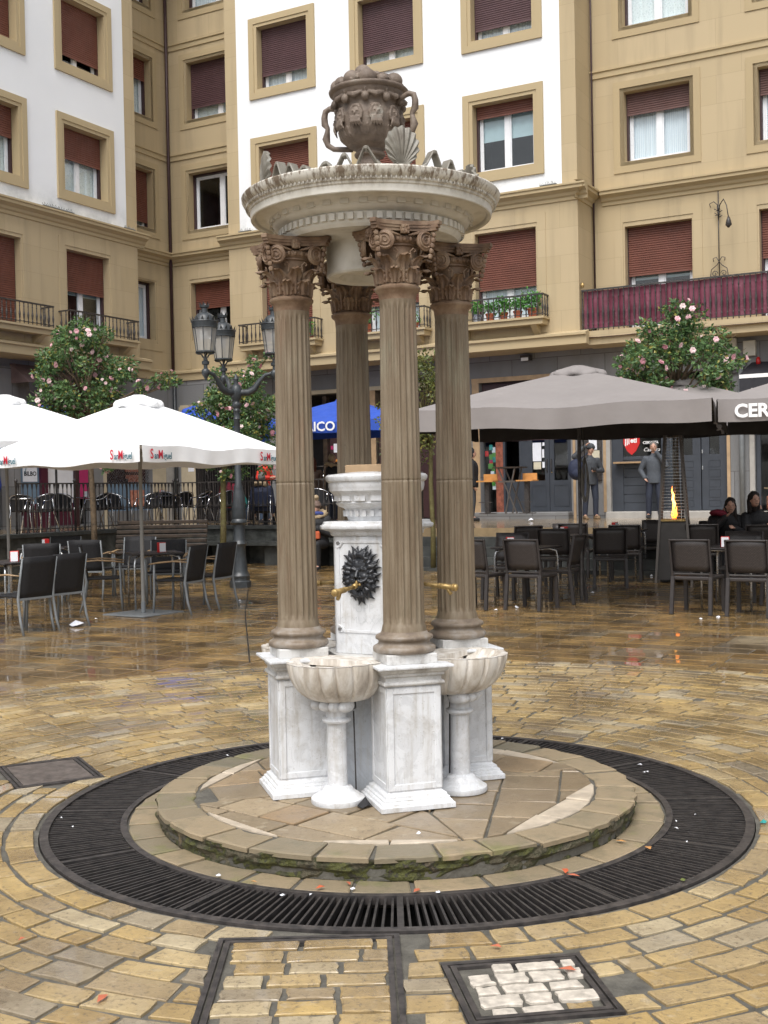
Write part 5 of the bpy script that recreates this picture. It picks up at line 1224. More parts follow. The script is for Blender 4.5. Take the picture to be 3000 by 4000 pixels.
# ================================================================ parasols
def parasol(name, label, x, y, L, z_edge, z_peak, val, rz, cm, um=None, pole='alu', base=True, z0=None, group=None, cap=.42, logos=None, sag=.05, polem=None, cat='parasol'):
    z0 = gz(y) if z0 is None else z0
    t = empty(name, (x, y, z0), rz); tag(t, label, cat, group)
    H = L/2; m = MB(); n = 16; K = 10; ze, zp = z_edge-z0, z_peak-z0
    for k in range(4):
        vs = []
        for i in range(K+1):
            s = i/K; half = .06+(H-.06)*s
            for j in range(n+1):
                u = -1+2*j/n; zz = zp-(zp-ze)*s**1.08 - sag*s*(1-u*u)*(0.35+.65*s)*(.5+.5*cos(u*pi*2))*.9
                vs.append((u*half, -half+.02*s*(1-u*u), zz))
        f = [(i*(n+1)+j, (i+1)*(n+1)+j, (i+1)*(n+1)+j+1, i*(n+1)+j+1) for i in range(K) for j in range(n)]
        m.add(vs, f, RZ(k*pi/2))
    c = m.build('canopy', cm, t, True)
    for k in range(4):
        vs = []; N = 40
        for i in range(N+1):
            u = -1+2*i/N; top = ze-sag*(1-u*u)*(.5+.5*cos(u*pi*2))*.9; w = .010*sin(u*9+k)+.008*sin(u*23+k*2)
            sc = .02*(1-abs(u))*1.0
            for q in range(4): 
                e = q/3; vs.append((u*(H-.012), -H+.02*(1-u*u)+w*e-.004, top-val*e+sc*e))
        m = MB(); m.add(vs, [(i*4+q, i*4+q+1, i*4+q+5, i*4+q+4) for i in range(N) for q in range(3)], RZ(k*pi/2)); m.build('valance', cm, t, True)
    m = MB(); m.lathe([(cap*.72,-.075),(cap*.70,-.03),(cap*.64,.0),(cap*.36,.055),(.07,.085),(0,.09)], 48, T(0,0,zp-.01), fn=lambda r, z, a: r*(1+.055*cos(8*a)*(z < .01)))
    m.v = [(a_, b_, c_+(.016*cos(8*atan2(b_, a_)) if (a_*a_+b_*b_) > (cap*.6)**2 else 0)) for a_, b_, c_ in m.v]; m.build('vent_cap', cm, t, True)
    if um:
        for k in range(8):
            a = k*pi/4+pi/4; R = H*sqrt(2) if k % 2 == 0 else H; m = MB(); m.bar((.03*cos(a), .03*sin(a), zp-.06), (R*.97*cos(a), R*.97*sin(a), ze-.03-(sag*.9 if k % 2 else 0)), .02, .03); m.build('rib', um, t)
            m = MB(); m.bar((.04*cos(a), .04*sin(a), zp-.62), (R*.5*cos(a), R*.5*sin(a), (zp+ze)/2-.07), .014, .02); m.build('strut', um, t)
    pm = polem or MT[pole]; m = MB(); m.lathe([(.024,.03),(.024,zp-.05)], 14); m.lathe([(.045,zp-.66),(.045,zp-.58)], 12); m.build('pole', pm, t, True, angle=40)
    if base:
        m = MB(); m.box(-.36,.36,-.36,.36,.0,.02); m.lathe([(.03,.02),(.03,.16)], 12); bevel(m.build('base_plate', MT['grey_paint'], t), .004)
    return t
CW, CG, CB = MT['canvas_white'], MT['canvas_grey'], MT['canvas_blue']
pB = parasol('parasol', 'white beer parasol standing left of the fountain, beside the lamp post', -3.08, 14.94, 2.55, 2.14, 2.77, .19, radians(-33), CW, MT['alu'], 'alu', polem=MT['pole_grey'], group='white parasols over the left terrace')
pA = parasol('parasol', 'white beer parasol cut off by the left edge of the photo', -5.75, 18.0, 3.1, 2.37, 3.08, .19, radians(-38), CW, MT['alu'], 'alu', polem=MT['pole_grey'], group='white parasols over the left terrace')
def logo(par, side, x, L, z, sc=1.0):
    Mx = RZ(side*pi/2) @ T(x, -L/2-.022, z) @ RX(pi/2)
    S = Matrix.Diagonal((.72*sc, sc, 1, 1))
    text_mesh('lettering', 'S', .155, MT['red_ink'], par, Mx @ T(-.142*sc,.005,0) @ S, .001, bold=.003)
    text_mesh('lettering', 'an', .105, MT['teal_ink'], par, Mx @ T(-.066*sc,-.012,0) @ S, .001, bold=.002)
    text_mesh('lettering', 'M', .14, MT['red_ink'], par, Mx @ T(.0,.0,0) @ S, .001, bold=.002)
    text_mesh('lettering', 'iguel', .105, MT['teal_ink'], par, Mx @ T(.112*sc,-.012,0) @ S, .001, bold=.002)
zl = 2.03-gz(14.94)
for side, x in ((0, .98), (0, -.98), (1, -.98), (1, .98)): logo(pB, side, x, 2.55, zl)
for side, x in ((0, 1.25), (1, -1.25), (1, 1.25)): logo(pA, side, x, 3.1, 2.26-gz(18))
RG = radians(-18)
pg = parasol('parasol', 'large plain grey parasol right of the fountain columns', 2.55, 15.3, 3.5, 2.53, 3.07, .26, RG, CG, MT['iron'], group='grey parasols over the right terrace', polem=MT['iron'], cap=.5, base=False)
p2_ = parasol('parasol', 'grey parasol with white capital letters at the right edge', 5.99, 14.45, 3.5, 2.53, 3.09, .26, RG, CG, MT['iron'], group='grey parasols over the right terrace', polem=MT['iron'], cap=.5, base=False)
text_mesh('lettering', 'CERVECERA', .205, MT['white_ink'], p2_, T(-1.56, -1.79, 2.315) @ RX(pi/2) , .001, align='LEFT', bold=.007)
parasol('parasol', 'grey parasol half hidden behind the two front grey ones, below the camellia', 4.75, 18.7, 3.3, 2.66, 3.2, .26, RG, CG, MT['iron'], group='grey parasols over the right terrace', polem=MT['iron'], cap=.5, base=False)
pbl = parasol('parasol', 'blue parasol with white letters seen between the fountain columns', -.75, 26.0, 3.0, 3.08, 3.62, .24, radians(-16), CB, MT['iron'], z0=.86, group='blue parasols on the upper terrace', polem=MT['iron'], cap=.4)
text_mesh('lettering', 'JAMAICO', .27, MT['white_ink'], pbl, T(-.36, -1.53, 2.085) @ RX(pi/2), .001, bold=.006)
parasol('parasol', 'blue parasol behind the street lamp, on the upper terrace', -4.1, 25.9, 2.4, 2.95, 3.46, .2, radians(-20), CB, MT['iron'], z0=.86, group='blue parasols on the upper terrace', polem=MT['iron'], cap=.4)
parasol('parasol', 'blue parasol behind the left camellia, in front of the pink shop', -6.55, 23.6, 2.4, 2.95, 3.40, .2, radians(40), CB, MT['iron'], z0=.86, group='blue parasols on the upper terrace', polem=MT['iron'], cap=.4)
m = MB()
for k in range(4):
    r = .06+.012*k; m.tube([(.02+r*.5*cos(a), -.045+.012*sin(a*2), 1.62+.26*sin(a)-.02*k) for a in [j*pi/10 for j in range(21)]], .008, 5)
m.tube([(0,-.03,2.25),(.02,-.04,1.9),(0,-.04,1.4)], .007, 5)
o = m.build('coiled_cable', MT['alu'], None, True, (2.58, 15.24, .07)); 
o.data.materials[0] = mat('cable_grey', (.10,.095,.085), .6, .1); o.parent = None; tag(o, 'loops of grey cable hanging on the grey parasol pole', 'cable')
# ================================================================ street lamp
LX, LY = -2.27, 18.42
lp = empty('street_lamp', (LX, LY, gz(LY))); tag(lp, 'ornate dark iron street lamp with three lanterns left of the fountain', 'street lamp')
m = MB(); m.lathe([(.17,0),(.17,.10),(.15,.12),(.15,.16)], 8); m.lathe([(.15,.16),(.155,.19),(.13,.22),(.115,.26),(.10,.45),(.09,.64),(.10,.66),(.118,.69),(.10,.73),(.09,.75),(.085,.95),(.09,.99),(.125,1.02),(.125,1.05),(.10,1.08)], 20, fn=lambda r, z, a: r*(1+.04*cos(10*a)*(.24 < z < .62)))
m.build('base', MT['lamp_iron'], lp, True, angle=40)
m = MB(); m.lathe([(.10,1.08),(.11,1.12),(.085,1.5),(.07,1.55),(.075,1.58),(.055,1.62),(.05,2.4),(.048,2.62),(.06,2.64),(.048,2.67),(.048,2.74),(.062,2.77),(.05,2.80),(.075,2.85),(.075,2.88),(.05,2.91),(.055,2.93),(.075,2.96),(.096,3.02),(.10,3.07),(.09,3.14),(.06,3.17),(.035,3.19),(.03,3.23),(.045,3.26),(.03,3.30),(.008,3.345),(0,3.35)], 20, fn=lambda r, z, a: r*(1+.03*cos(12*a)*(1.15 < z < 1.5)))
m.build('post', MT['lamp_iron'], lp, True, angle=40)
for k in range(8): 
    m = MB() 
m = MB()
for k in range(10):
    a = k*2*pi/10; m.tube([(.10*cos(a), .10*sin(a), 1.15), (.095*cos(a+.15), .095*sin(a+.15), 1.25), (.09*cos(a-.1), .09*sin(a-.1), 1.38)], [.004,.008,.003], 5)
m.build('relief', MT['lamp_iron'], lp, True)
def lantern(a):
    dx, dy = .62*cos(a), .62*sin(a)
    m = MB(); pts = [(.06*cos(a), .06*sin(a), 3.05), (.20*cos(a), .20*sin(a), 3.05), (.30*cos(a), .30*sin(a), 3.10), (.38*cos(a), .38*sin(a), 3.22), (.47*cos(a), .47*sin(a), 3.31), (.58*cos(a), .58*sin(a), 3.335), (dx, dy, 3.33)]
    m.tube(pts, [.05,.055,.05,.035,.032,.028,.026], 10); m.tube([(p[0], p[1], p[2]+.045) for p in pts[1:4]] , [.02,.03,.012], 6)
    m.lathe([(.0,3.20),(.018,3.215),(.022,3.24),(.03,3.25),(.06,3.30),(.065,3.33),(.06,3.36),(.03,3.39),(.03,3.44),(.055,3.45),(.058,3.49),(.032,3.51),(.03,3.56)], 14, T(dx, dy, 0))
    am = m.build('arm', MT['lamp_iron'], lp, True, angle=40)
    z = 3.64; g = MB(); g.lathe([(.135,z),(.182,z+.36)], 8, T(dx, dy, 0), cap=False); gl_ = g.build('lantern_glass', MT['lamp_glass'], lp)
    m = MB(); m.lathe([(.0,z-.012),(.145,z-.012),(.145,z+.008),(.13,z+.008)], 16, T(dx, dy, 0))
    for k in range(8):
        b = k*pi/4; m.bar((dx+.136*cos(b), dy+.136*sin(b), z), (dx+.184*cos(b), dy+.184*sin(b), z+.36), .012, .012)
        if k % 2 == 0: m.tube([(dx+.03*cos(b), dy+.03*sin(b), z-.09), (dx+.06*cos(b), dy+.06*sin(b), z-.04), (dx+.12*cos(b), dy+.12*sin(b), z-.03), (dx+.145*cos(b), dy+.145*sin(b), z-.005)], .012, 6)
    m.lathe([(.185,z+.355),(.197,z+.36),(.197,z+.40),(.20,z+.405),(.20,z+.44),(.215,z+.45),(.21,z+.46),(.165,z+.465),(.15,z+.52),(.11,z+.57),(.06,z+.595),(.05,z+.60),(.048,z+.66),(.07,z+.67),(.075,z+.70),(.05,z+.70)], 20, T(dx, dy, 0))
    for k in range(16):
        b = k*2*pi/16; m.add([(dx+.20*cos(b-.16), dy+.20*sin(b-.16), z+.445), (dx+.20*cos(b+.16), dy+.20*sin(b+.16), z+.445), (dx+.236*cos(b), dy+.236*sin(b), z+.53), (dx+.19*cos(b), dy+.19*sin(b), z+.445)], [(0,1,2),(1,3,2),(3,0,2)])
        if k % 2 == 0: m.add([(dx+.07*cos(b-.3), dy+.07*sin(b-.3), z+.69), (dx+.07*cos(b+.3), dy+.07*sin(b+.3), z+.69), (dx+.095*cos(b), dy+.095*sin(b), z+.755), (dx+.06*cos(b), dy+.06*sin(b), z+.69)], [(0,1,2),(1,3,2),(3,0,2)])
    m.build('lantern_frame', MT['lamp_iron'], lp, True, angle=40)
    q = MB(); q.lathe([(.035,z+.18),(.05,z+.25),(.05,z+.34)], 10, T(dx, dy, 0)); q.build('lamp_socket', MT['upvc'], lp, True)
for a in (-8, 115, 230): lantern(radians(a))
# ================================================================ trees
def leafcloud(m, clumps, nleaf, L, rn, spread=.17):
    for (cx, cy, cz, cr) in clumps:
        for _ in range(int(nleaf*cr/spread)):
            d = Vector((rn.gauss(0, 1), rn.gauss(0, 1), rn.gauss(0, 1))); d = d.normalized()*cr*rn.random()**.45
            p = Vector((cx, cy, cz))+Vector((d.x, d.y, d.z*.8))
            ax = (d.normalized()*.7+Vector((rn.uniform(-1,1), rn.uniform(-1,1), rn.uniform(-.9,.5)))).normalized()
            sd_ = ax.cross(Vector((rn.uniform(-1,1), rn.uniform(-1,1), rn.uniform(-.3,1)))); 
            if sd_.length < .1: continue
            sd_.normalize(); nn = ax.cross(sd_); l = L*rn.uniform(.65, 1.25); w = l*.27
            a = p; b = p+ax*l; c1 = p+ax*l*.45+sd_*w+nn*w*.35; c2 = p+ax*l*.45-sd_*w+nn*w*.35
            m.add([tuple(a), tuple(c1), tuple(b), tuple(c2)], [(0,1,2),(0,2,3)])
def flower_mesh(r=.05):
    m = MB()
    for ring_, (n, rr, zz) in enumerate(((6, r, .0), (5, r*.7, r*.25), (3, r*.35, r*.45))):
        for k in range(n):
            a = 2*pi*k/n+ring_*.5; c, s = cos(a), sin(a); w = .62
            m.add([(0,0,zz*.6), (rr*cos(a-w)*.8, rr*sin(a-w)*.8, zz+.004), (rr*c, rr*s, zz+r*.18), (rr*cos(a+w)*.8, rr*sin(a+w)*.8, zz+.004)], [(0,1,2,3)])
    me = bpy.data.meshes.new('flower'); me.from_pydata(m.v, [], m.f); me.materials.append(MT['petal']); return me
FLM = flower_mesh(.054); FLS = flower_mesh(.034)
def tree(name, label, x, y, trunkr, crown, clumps_n, nleaf, nfl, seed, leafm='leaf', barkm='bark', extra=(), L=.075, lean=(0, 0), group='camellia trees round the square'):
    rn = random.Random(seed); z0 = gz(y); t = empty(name, (x, y, z0)); tag(t, label, 'tree', group)
    cx, cy, cz, rx, ry, rz_ = crown; cx -= x; cy -= y; cz -= z0
    tm = MB(); fork = (lean[0], lean[1], cz-rz_*.75)
    tm.tube([(0,0,-.03), (lean[0]*.2+.01, lean[1]*.2, fork[2]*.33), (lean[0]*.6-.015, lean[1]*.6, fork[2]*.7), fork, (cx*.8, cy*.8, cz)], [trunkr*1.15, trunkr, trunkr*.9, trunkr*.8, trunkr*.35], 10)
    cl = []
    tries = 0
    while len(cl) < clumps_n and tries < 4000:
        tries += 1
        d = Vector((rn.gauss(0,1), rn.gauss(0,1), rn.gauss(0,1))).normalized(); f = rn.uniform(.35, 1.0)**.6
        lob = 1+.30*mnoise.noise(Vector((d.x*1.7+seed, d.y*1.7, d.z*1.7)))
        p = (cx+d.x*rx*f*lob, cy+d.y*ry*f*lob, cz+d.z*rz_*f*lob)
        if any((p[0]-q[0])**2+(p[1]-q[1])**2+(p[2]-q[2])**2 < .014 for q in cl): continue
        cl.append((*p, rn.uniform(.15, .25)))
    for e in extra: cl.append((e[0]-x, e[1]-y, e[2]-z0, e[3]))
    for i, c in enumerate(cl):
        if i % 2 == 0 or i >= clumps_n:
            b = Vector(fork) if c[2] < cz+.2 else Vector((cx*.5, cy*.5, (fork[2]+cz)/2)); e = Vector(c[:3]); mid = b.lerp(e, .5)+Vector((rn.uniform(-.08,.08), rn.uniform(-.08,.08), .05))
            tm.tube([b, mid, e], [trunkr*.42, trunkr*.26, .006], 5)
            for _ in range(3):
                e2 = e+Vector((rn.uniform(-.2,.2), rn.uniform(-.2,.2), rn.uniform(-.1,.2))); tm.tube([mid.lerp(e, .6), e2], [.007, .003], 4)
    tm.build('trunk', MT[barkm], t, True)
    lm = MB(); leafcloud(lm, cl, nleaf, L, rn); lm.build('crown', MT[leafm], t)
    for k in range(nfl):
        c = rn.choice(cl); d = Vector((rn.gauss(0,.8), -abs(rn.gauss(0,1.0))-.2, rn.gauss(0,.8))).normalized()
        o = bpy.data.objects.new('flower', FLM if rn.random() < .55 else FLS); COL.objects.link(o); o.parent = t
        o.location = (c[0]+d.x*c[3]*1.0, c[1]+d.y*c[3]*1.0, c[2]+d.z*c[3]*.9); o.rotation_mode = 'QUATERNION'; o.rotation_quaternion = d.to_track_quat('Z', 'Y')
    return t
tree('camellia_tree', 'full pink flowering camellia tree behind the left white parasols', -5.29, 21.44, .055, (-5.5, 21.5, 3.74, .86, .7, 1.08), 88, 105, 100, 11, extra=[(-4.35,21.4,3.55,.14),(-4.1,21.4,3.66,.13),(-3.85,21.4,3.72,.14),(-3.95,21.4,3.58,.10),(-4.45,21.4,3.25,.15),(-3.72,21.4,3.62,.08),(-6.25,21.4,3.1,.16),(-6.1,21.4,2.8,.18),(-4.5,21.5,2.9,.16),(-5.6,21.3,2.35,.15),(-5.0,21.3,2.12,.12)], lean=(-.02,0))
tree('camellia_tree', 'pink flowering camellia tree right behind the street lamp', -3.2, 23.2, .06, (-2.76, 23.1, 3.22, .80, .7, .90), 74, 100, 90, 23, barkm='bark_green', extra=[(-3.4,23.1,2.2,.18),(-2.8,23.1,2.0,.2),(-2.3,23.1,2.1,.18),(-3.1,23.0,1.95,.14),(-3.55,23.1,3.3,.14),(-3.5,23.1,2.9,.14),(-2.5,23.1,4.1,.12),(-2.2,23.1,4.3,.09)], lean=(.1,0))
tree('slender_tree', 'slender yellowish tree with twiggy crown behind the front fountain column', .86, 21.0, .045, (.62, 20.9, 3.15, .42, .45, 1.05), 46, 50, 0, 31, leafm='leaf_pale', barkm='bark_green', extra=[(.0,20.9,2.8,.12),(.05,20.9,2.3,.1),(.02,20.9,3.1,.12)], L=.07, group=None)
tree('camellia_tree', 'pink flowering camellia tree above the grey parasols on the right', 4.62, 18.55, .055, (4.66, 18.5, 3.42, .88, .7, .88), 76, 105, 80, 42, extra=[(3.75,18.4,3.5,.12),(3.85,18.4,3.15,.13),(3.65,18.4,3.05,.10),(3.95,18.4,3.75,.12),(4.5,18.4,4.3,.14),(4.75,18.4,4.36,.10),(5.4,18.5,3.75,.12),(5.5,18.5,3.5,.1),(4.2,18.4,4.0,.14)])
# potted geraniums on the balconies
def geranium(label, t, y, z, potm='terracotta', s=1.0, seed=0):
    P = (25.31+y); X = UX*P+UY*t; Y = UY*P-UX*t
    g = empty('potted_geranium', (X, Y, z), radians(-29)); tag(g, label, 'potted plant', 'geranium pots on the balconies')
    m = MB(); m.lathe([(.075*s,0),(.10*s,.15*s),(.11*s,.15*s),(.11*s,.18*s),(.09*s,.18*s),(.085*s,.14*s)], 14); m.build('pot', MT[potm], g, True, angle=40)
    rn = random.Random(seed); cl = [(rn.uniform(-.12,.12)*s, rn.uniform(-.1,.1)*s, rn.uniform(.22,.46)*s, rn.uniform(.08,.13)*s) for _ in range(9)]
    m = MB(); leafcloud(m, cl, 34, .075*s, rn, .12); m.build('foliage', MT['leaf_geranium'], g)
    m = MB()
    for c in cl: m.tube([(0,0,.15*s), (c[0], c[1], c[2])], .006, 4)
    m.build('stem', MT['leaf_geranium'], g)
PL = [(-11.35,'blue_pot','blue and white pot'), (-11.02,'terracotta','terracotta pot'), (-10.68,'terracotta','terracotta pot'), (-10.33,'terracotta','terracotta pot'), (-9.97,'terracotta','terracotta pot')]
lab = ['geranium in a blue and white pot on the balcony right of the fountain', 'geranium in the clay pot next to the blue pot on the right balcony', 'geranium in the middle clay pot of the balcony right of the fountain', 'geranium in the fourth clay pot on the balcony right of the fountain', 'tall geranium in the last clay pot at the balcony right end']
for i, (t, pm, _) in enumerate(PL): geranium(lab[i], t, -.18, 5.455, pm, 1.0+.15*(i == 4), i+1)
geranium('large geranium on the middle balcony behind the back column', -14.3, -.18, 5.455, 'terracotta', 1.2, 20); geranium('geranium pot behind the front column on the middle balcony', -12.95, -.2, 5.455, 'terracotta', .8, 21); geranium('small green plant on the balcony beside the left column', -16.0, -.18, 5.455, 'terracotta', .8, 22)
# ================================================================ terrace railing
def railing(name, label, p, q, n, nposts):
    p = Vector((*p, 0)); q = Vector((*q, 0)); d = q-p; a = atan2(d.y, d.x); L = d.length
    t = empty(name, (p.x, p.y, .93), a); tag(t, label, 'railing', 'iron railings of the upper terrace')
    m = MB(); m.box(0, L, -.02, .02, .90, .925); m.box(0, L, -.008, .008, .06, .08); m.box(0, L, -.006, .006, .42, .435); m.build('rail', MT['iron'], t)
    b = MB(); b.lathe([(.009,.0),(.009,.38),(.018,.40),(.024,.44),(.012,.50),(.009,.53),(.009,.80),(.02,.88),(.022,.90)], 6)
    me = bpy.data.meshes.new('baluster'); me.from_pydata(b.v, [], b.f); me.materials.append(MT['iron'])
    for k in range(n): o = bpy.data.objects.new('baluster', me); COL.objects.link(o); o.parent = t; o.location = (L*(k+.5)/n, 0, 0)
    for k in range(nposts+1):
        m = MB(); x = L*k/nposts; m.lathe([(.018,-.06),(.018,.93),(.028,.94),(.034,.97),(.02,1.0),(0,1.005)], 10, T(x,0,0)); m.build('post', MT['iron'], t, True)
    return t
railing('railing', 'iron railing on the terrace edge left of the street lamp', P2(15.4, LT), P2(19.85, LT), 40, 3)
railing('railing', 'iron railing along the terrace behind the fountain and street lamp', P2(19.92, LT+.05), P2(19.92, -10.2), 52, 3)
# ================================================================ furniture
def leg_to(t, p, q, w, h, mt): m = MB(); m.bar(p, q, w, h); o = m.build('leg', MT[mt], t); bevel(o, .004); return o
def sling_chair():
    t = empty('terrace_chair'); tag(t, 'x', 'chair', 'aluminium terrace chairs under the white parasols')
    m = MB(); vs = []
    for i in range(7):
        s = i/6
        for j in range(5): u = -1+.5*j; vs.append((u*.235, -.20-.09*s-.012*(1-u*u), .40+.46*s))
    m.add(vs, [(i*5+j, i*5+j+1, (i+1)*5+j+1, (i+1)*5+j) for i in range(6) for j in range(4)]); b = m.build('backrest', MT['black_weave'], t, True)
    k = b.modifiers.new('thick', 'SOLIDIFY'); k.thickness = .02
    m = MB(); m.box(-.24,.24,-.20,.25,.415,.44); bevel(m.build('seat', MT['black_weave'], t), .012, 2)
    for s in (-1, 1):
        m = MB(); m.tube([(s*.245,-.28,.85),(s*.245,-.22,.55),(s*.25,-.20,.40),(s*.255,-.24,.15),(s*.26,-.29,0)], [.011,.014,.017,.016,.014], 6); m.build('leg', MT['grey_paint'], t, True)
        m = MB(); m.tube([(s*.25,.25,0),(s*.25,.23,.25),(s*.25,.23,.43),(s*.26,.22,.63)], .015, 6); m.build('leg', MT['grey_paint'], t, True)
        m = MB(); m.tube([(s*.26,-.24,.66),(s*.275,-.05,.672),(s*.275,.15,.655),(s*.27,.28,.635)], [.014,.022,.022,.018], 8, flat=.5); m.build('armrest', MT['teak'], t, True)
    m = MB(); m.box(-.245,.245,.215,.24,.395,.414); m.box(-.245,.245,-.215,-.19,.385,.41); m.build('cross_bar', MT['grey_paint'], t); return t
def wicker_chair():
    t = empty('wicker_chair'); tag(t, 'x', 'chair', 'brown wicker chairs under the grey parasols')
    m = MB(); vs = []
    for i in range(6):
        s = i/5
        for j in range(7): u = -1+j/3; vs.append((u*.225, -.20-.075*s-.02*(1-u*u), .50+.37*s+(.008*(1-u*u) if i == 5 else 0)))
    m.add(vs, [(i*7+j, i*7+j+1, (i+1)*7+j+1, (i+1)*7+j) for i in range(5) for j in range(6)]); b = m.build('backrest', MT['wicker'], t, True); k = b.modifiers.new('thick', 'SOLIDIFY'); k.thickness = .02
    m = MB(); ring(m, -.245, .245, .47, .90, .022, -.014, .014); o = m.build('back_frame', MT['dark_plastic'], t); o.rotation_euler = (radians(-11.5)*-1, 0, 0); o.location = (0, -.11, 0)
    bevel(o, .006)
    m = MB(); m.box(-.24,.24,-.22,.24,.40,.445); bevel(m.build('seat', MT['wicker'], t), .012, 2)
    for s in (-1, 1):
        m = MB(); m.bar((s*.225,-.215,.44), (s*.232,-.265,0), .045, .042); bevel(m.build('leg', MT['dark_plastic'], t), .005)
        m = MB(); m.bar((s*.222,.21,.40), (s*.23,.235,0), .045, .042); bevel(m.build('leg', MT['dark_plastic'], t), .005)
        m = MB(); m.bar((s*.228,-.205,.44), (s*.228,-.215,.50), .03, .03); m.build('back_post', MT['dark_plastic'], t)
    return t
def cafe_table(top='dark_plastic'):
    t = empty('cafe_table'); tag(t, 'x', 'table')
    m = MB(); m.box(-.34,.34,-.34,.34,.725,.75); bevel(m.build('table_top', MT[top], t), .008, 2)
    for a in range(4):
        m = MB(); c, s = cos(a*pi/2+pi/4), sin(a*pi/2+pi/4); m.tube([(.05*c,.05*s,.70),(.30*c,.30*s,.715),(.40*c,.40*s,.69),(.42*c,.42*s,.60),(.42*c,.42*s,0)], .014, 8); m.build('leg', MT['alu'], t, True)
    return t
def bistro_chair():
    t = empty('bistro_chair'); tag(t, 'x', 'chair', 'black round-backed chairs with chrome frames on the upper terrace')
    m = MB(); vs = []
    for i in range(6):
        s = i/5
        for j in range(9):
            a = -1.15+2.3*j/8; vs.append((.24*sin(a)*(1-.12*s*s*abs(sin(a))), .02-.25*cos(a)-.03*s, .46+.33*s*(.55+.45*cos(a))))
    m.add(vs, [(i*9+j, i*9+j+1, (i+1)*9+j+1, (i+1)*9+j) for i in range(5) for j in range(8)]); m.build('backrest', MT['black_weave'], t, True)
    m = MB(); m.lathe([(0,.44),(.20,.44),(.225,.45),(.20,.46),(0,.462)], 18, T(0,.02,0)); m.build('seat', MT['black_weave'], t, True)
    m = MB(); P = [(.25*sin(a)*(1 if abs(a) < 1.6 else 1), .02-.26*cos(a)-.03*max(0, cos(a)), .66+.14*max(0, cos(a))) for a in [-2.0+.25*j for j in range(17)]]; m.tube(P, .012, 6); m.build('rim', MT['chrome'], t, True)
    for s in (-1, 1):
        m = MB(); m.tube([(s*.235,.12,.66),(s*.24,.20,.45),(s*.26,.27,0)], .012, 6); m.build('leg', MT['chrome'], t, True); m = MB(); m.tube([(s*.21,-.12,.70),(s*.19,-.16,.44),(s*.25,-.29,0)], .012, 6); m.build('leg', MT['chrome'], t, True)
    return t
def copies(first, spots, group=None):
    for i, (lab_, x, y, z, rz) in enumerate(spots):
        o = first if i == 0 else copy_tree(first)
        place(o, lab_, x, y, z, rz, group)
R = radians
copies(sling_chair(), [
    ('black sling chair at the far left front, its back to the square', -4.08, 13.25, None, R(58)),
    ('black sling chair second from the left in the front row of chairs', -3.86, 13.72, None, R(56)),
    ('black sling chair right of the white parasol pole, wooden arm toward it', -2.62, 15.0, None, R(72)),
    ('black sling chair nearest the street lamp, right end of the group', -2.32, 15.55, None, R(68)),
    ('black sling chair left of the white parasol pole, facing the pole', -3.72, 15.5, None, R(-78)),
    ('black sling chair in front of the left tree trunk, seen from behind', -4.28, 17.2, None, R(-8)),
    ('black sling chair beside the red napkin box on the far left table', -4.75, 16.4, None, R(10)),
    ('black sling chair behind the left table, facing the fountain', -5.05, 18.3, None, R(176)),
    ('black sling chair behind the pole table, facing the fountain', -3.05, 16.45, None, R(184)),
    ('black sling chair hidden between bench and white parasol pole', -3.75, 17.6, None, R(172)),
    ('black sling chair cut off by the left edge, facing right', -4.95, 13.9, None, R(-75))])
tb = cafe_table()
copies(tb, [('dark square cafe table beside the white parasol pole', -3.05, 15.55, None, R(20)), ('dark square cafe table cut off by the left edge of the photo', -4.55, 14.2, None, R(-32)), ('dark square cafe table behind the front left chairs', -5.0, 17.35, None, R(5)),
    ('dark cafe table beside the right fountain column', 1.82, 15.15, None, R(-36)), ('dark cafe table at the right edge with a red napkin box', 4.22, 14.25, None, R(-34)), ('dark cafe table behind the grey parasol pole', 3.0, 17.9, None, R(-30)), ('dark cafe table where two women sit', 5.75, 18.1, None, R(-28)), ('dark cafe table between heater and grey parasol pole', 3.9, 19.3, None, R(-28))], 'cafe tables on the square')
copies(wicker_chair(), [
    ('brown wicker chair half hidden by the right fountain column', 1.20, 14.85, None, R(-36)),
    ('brown wicker chair left of the grey parasol pole, back to the square', 1.82, 14.62, None, R(-35)),
    ('brown wicker chair behind the table by the right fountain column', 1.62, 15.95, None, R(150)),
    ('brown wicker chair turned sideways just left of the grey pole', 2.28, 15.30, None, R(60)),
    ('brown wicker chair second from the right edge, back to the square', 3.68, 13.85, None, R(-34)),
    ('brown wicker chair at the right edge of the photo', 4.22, 13.5, None, R(-32)),
    ('brown wicker chair facing the square behind the right table', 4.55, 15.1, None, R(150)),
    ('brown wicker chair at the far right table, facing left', 4.95, 14.6, None, R(60)),
    ('dark wicker chair right of the grey parasol pole, back to the square', 3.30, 17.25, None, R(-10)),
    ('dark wicker chair left behind the grey parasol pole', 2.55, 17.4, None, R(-20)),
    ('dark wicker chair just left of the patio heater', 3.75, 18.3, None, R(-15)),
    ('dark wicker chair close behind the grey parasol pole table', 2.9, 18.8, None, R(165)),
    ('dark wicker chair in the far row below the standing man', 3.15, 19.2, None, R(-25)),
    ('dark wicker chair right of the patio heater', 4.85, 17.9, None, R(-20)),
    ('dark wicker chair in the far row behind the heater', 4.5, 19.6, None, R(160)),
    ('dark wicker chair under the two seated women, nearest the heater', 5.35, 18.75, None, R(185)),
    ('dark wicker chair under the two seated women, at the right', 5.85, 18.7, None, R(175)),
    ('dark wicker chair in front of the two seated women', 5.6, 17.3, None, R(-25)),
    ('dark wicker chair behind the right fountain column, far row', 2.15, 18.6, None, R(20))])
def ter(t, s): x, y = P2(s, t); return x, y
bs = []
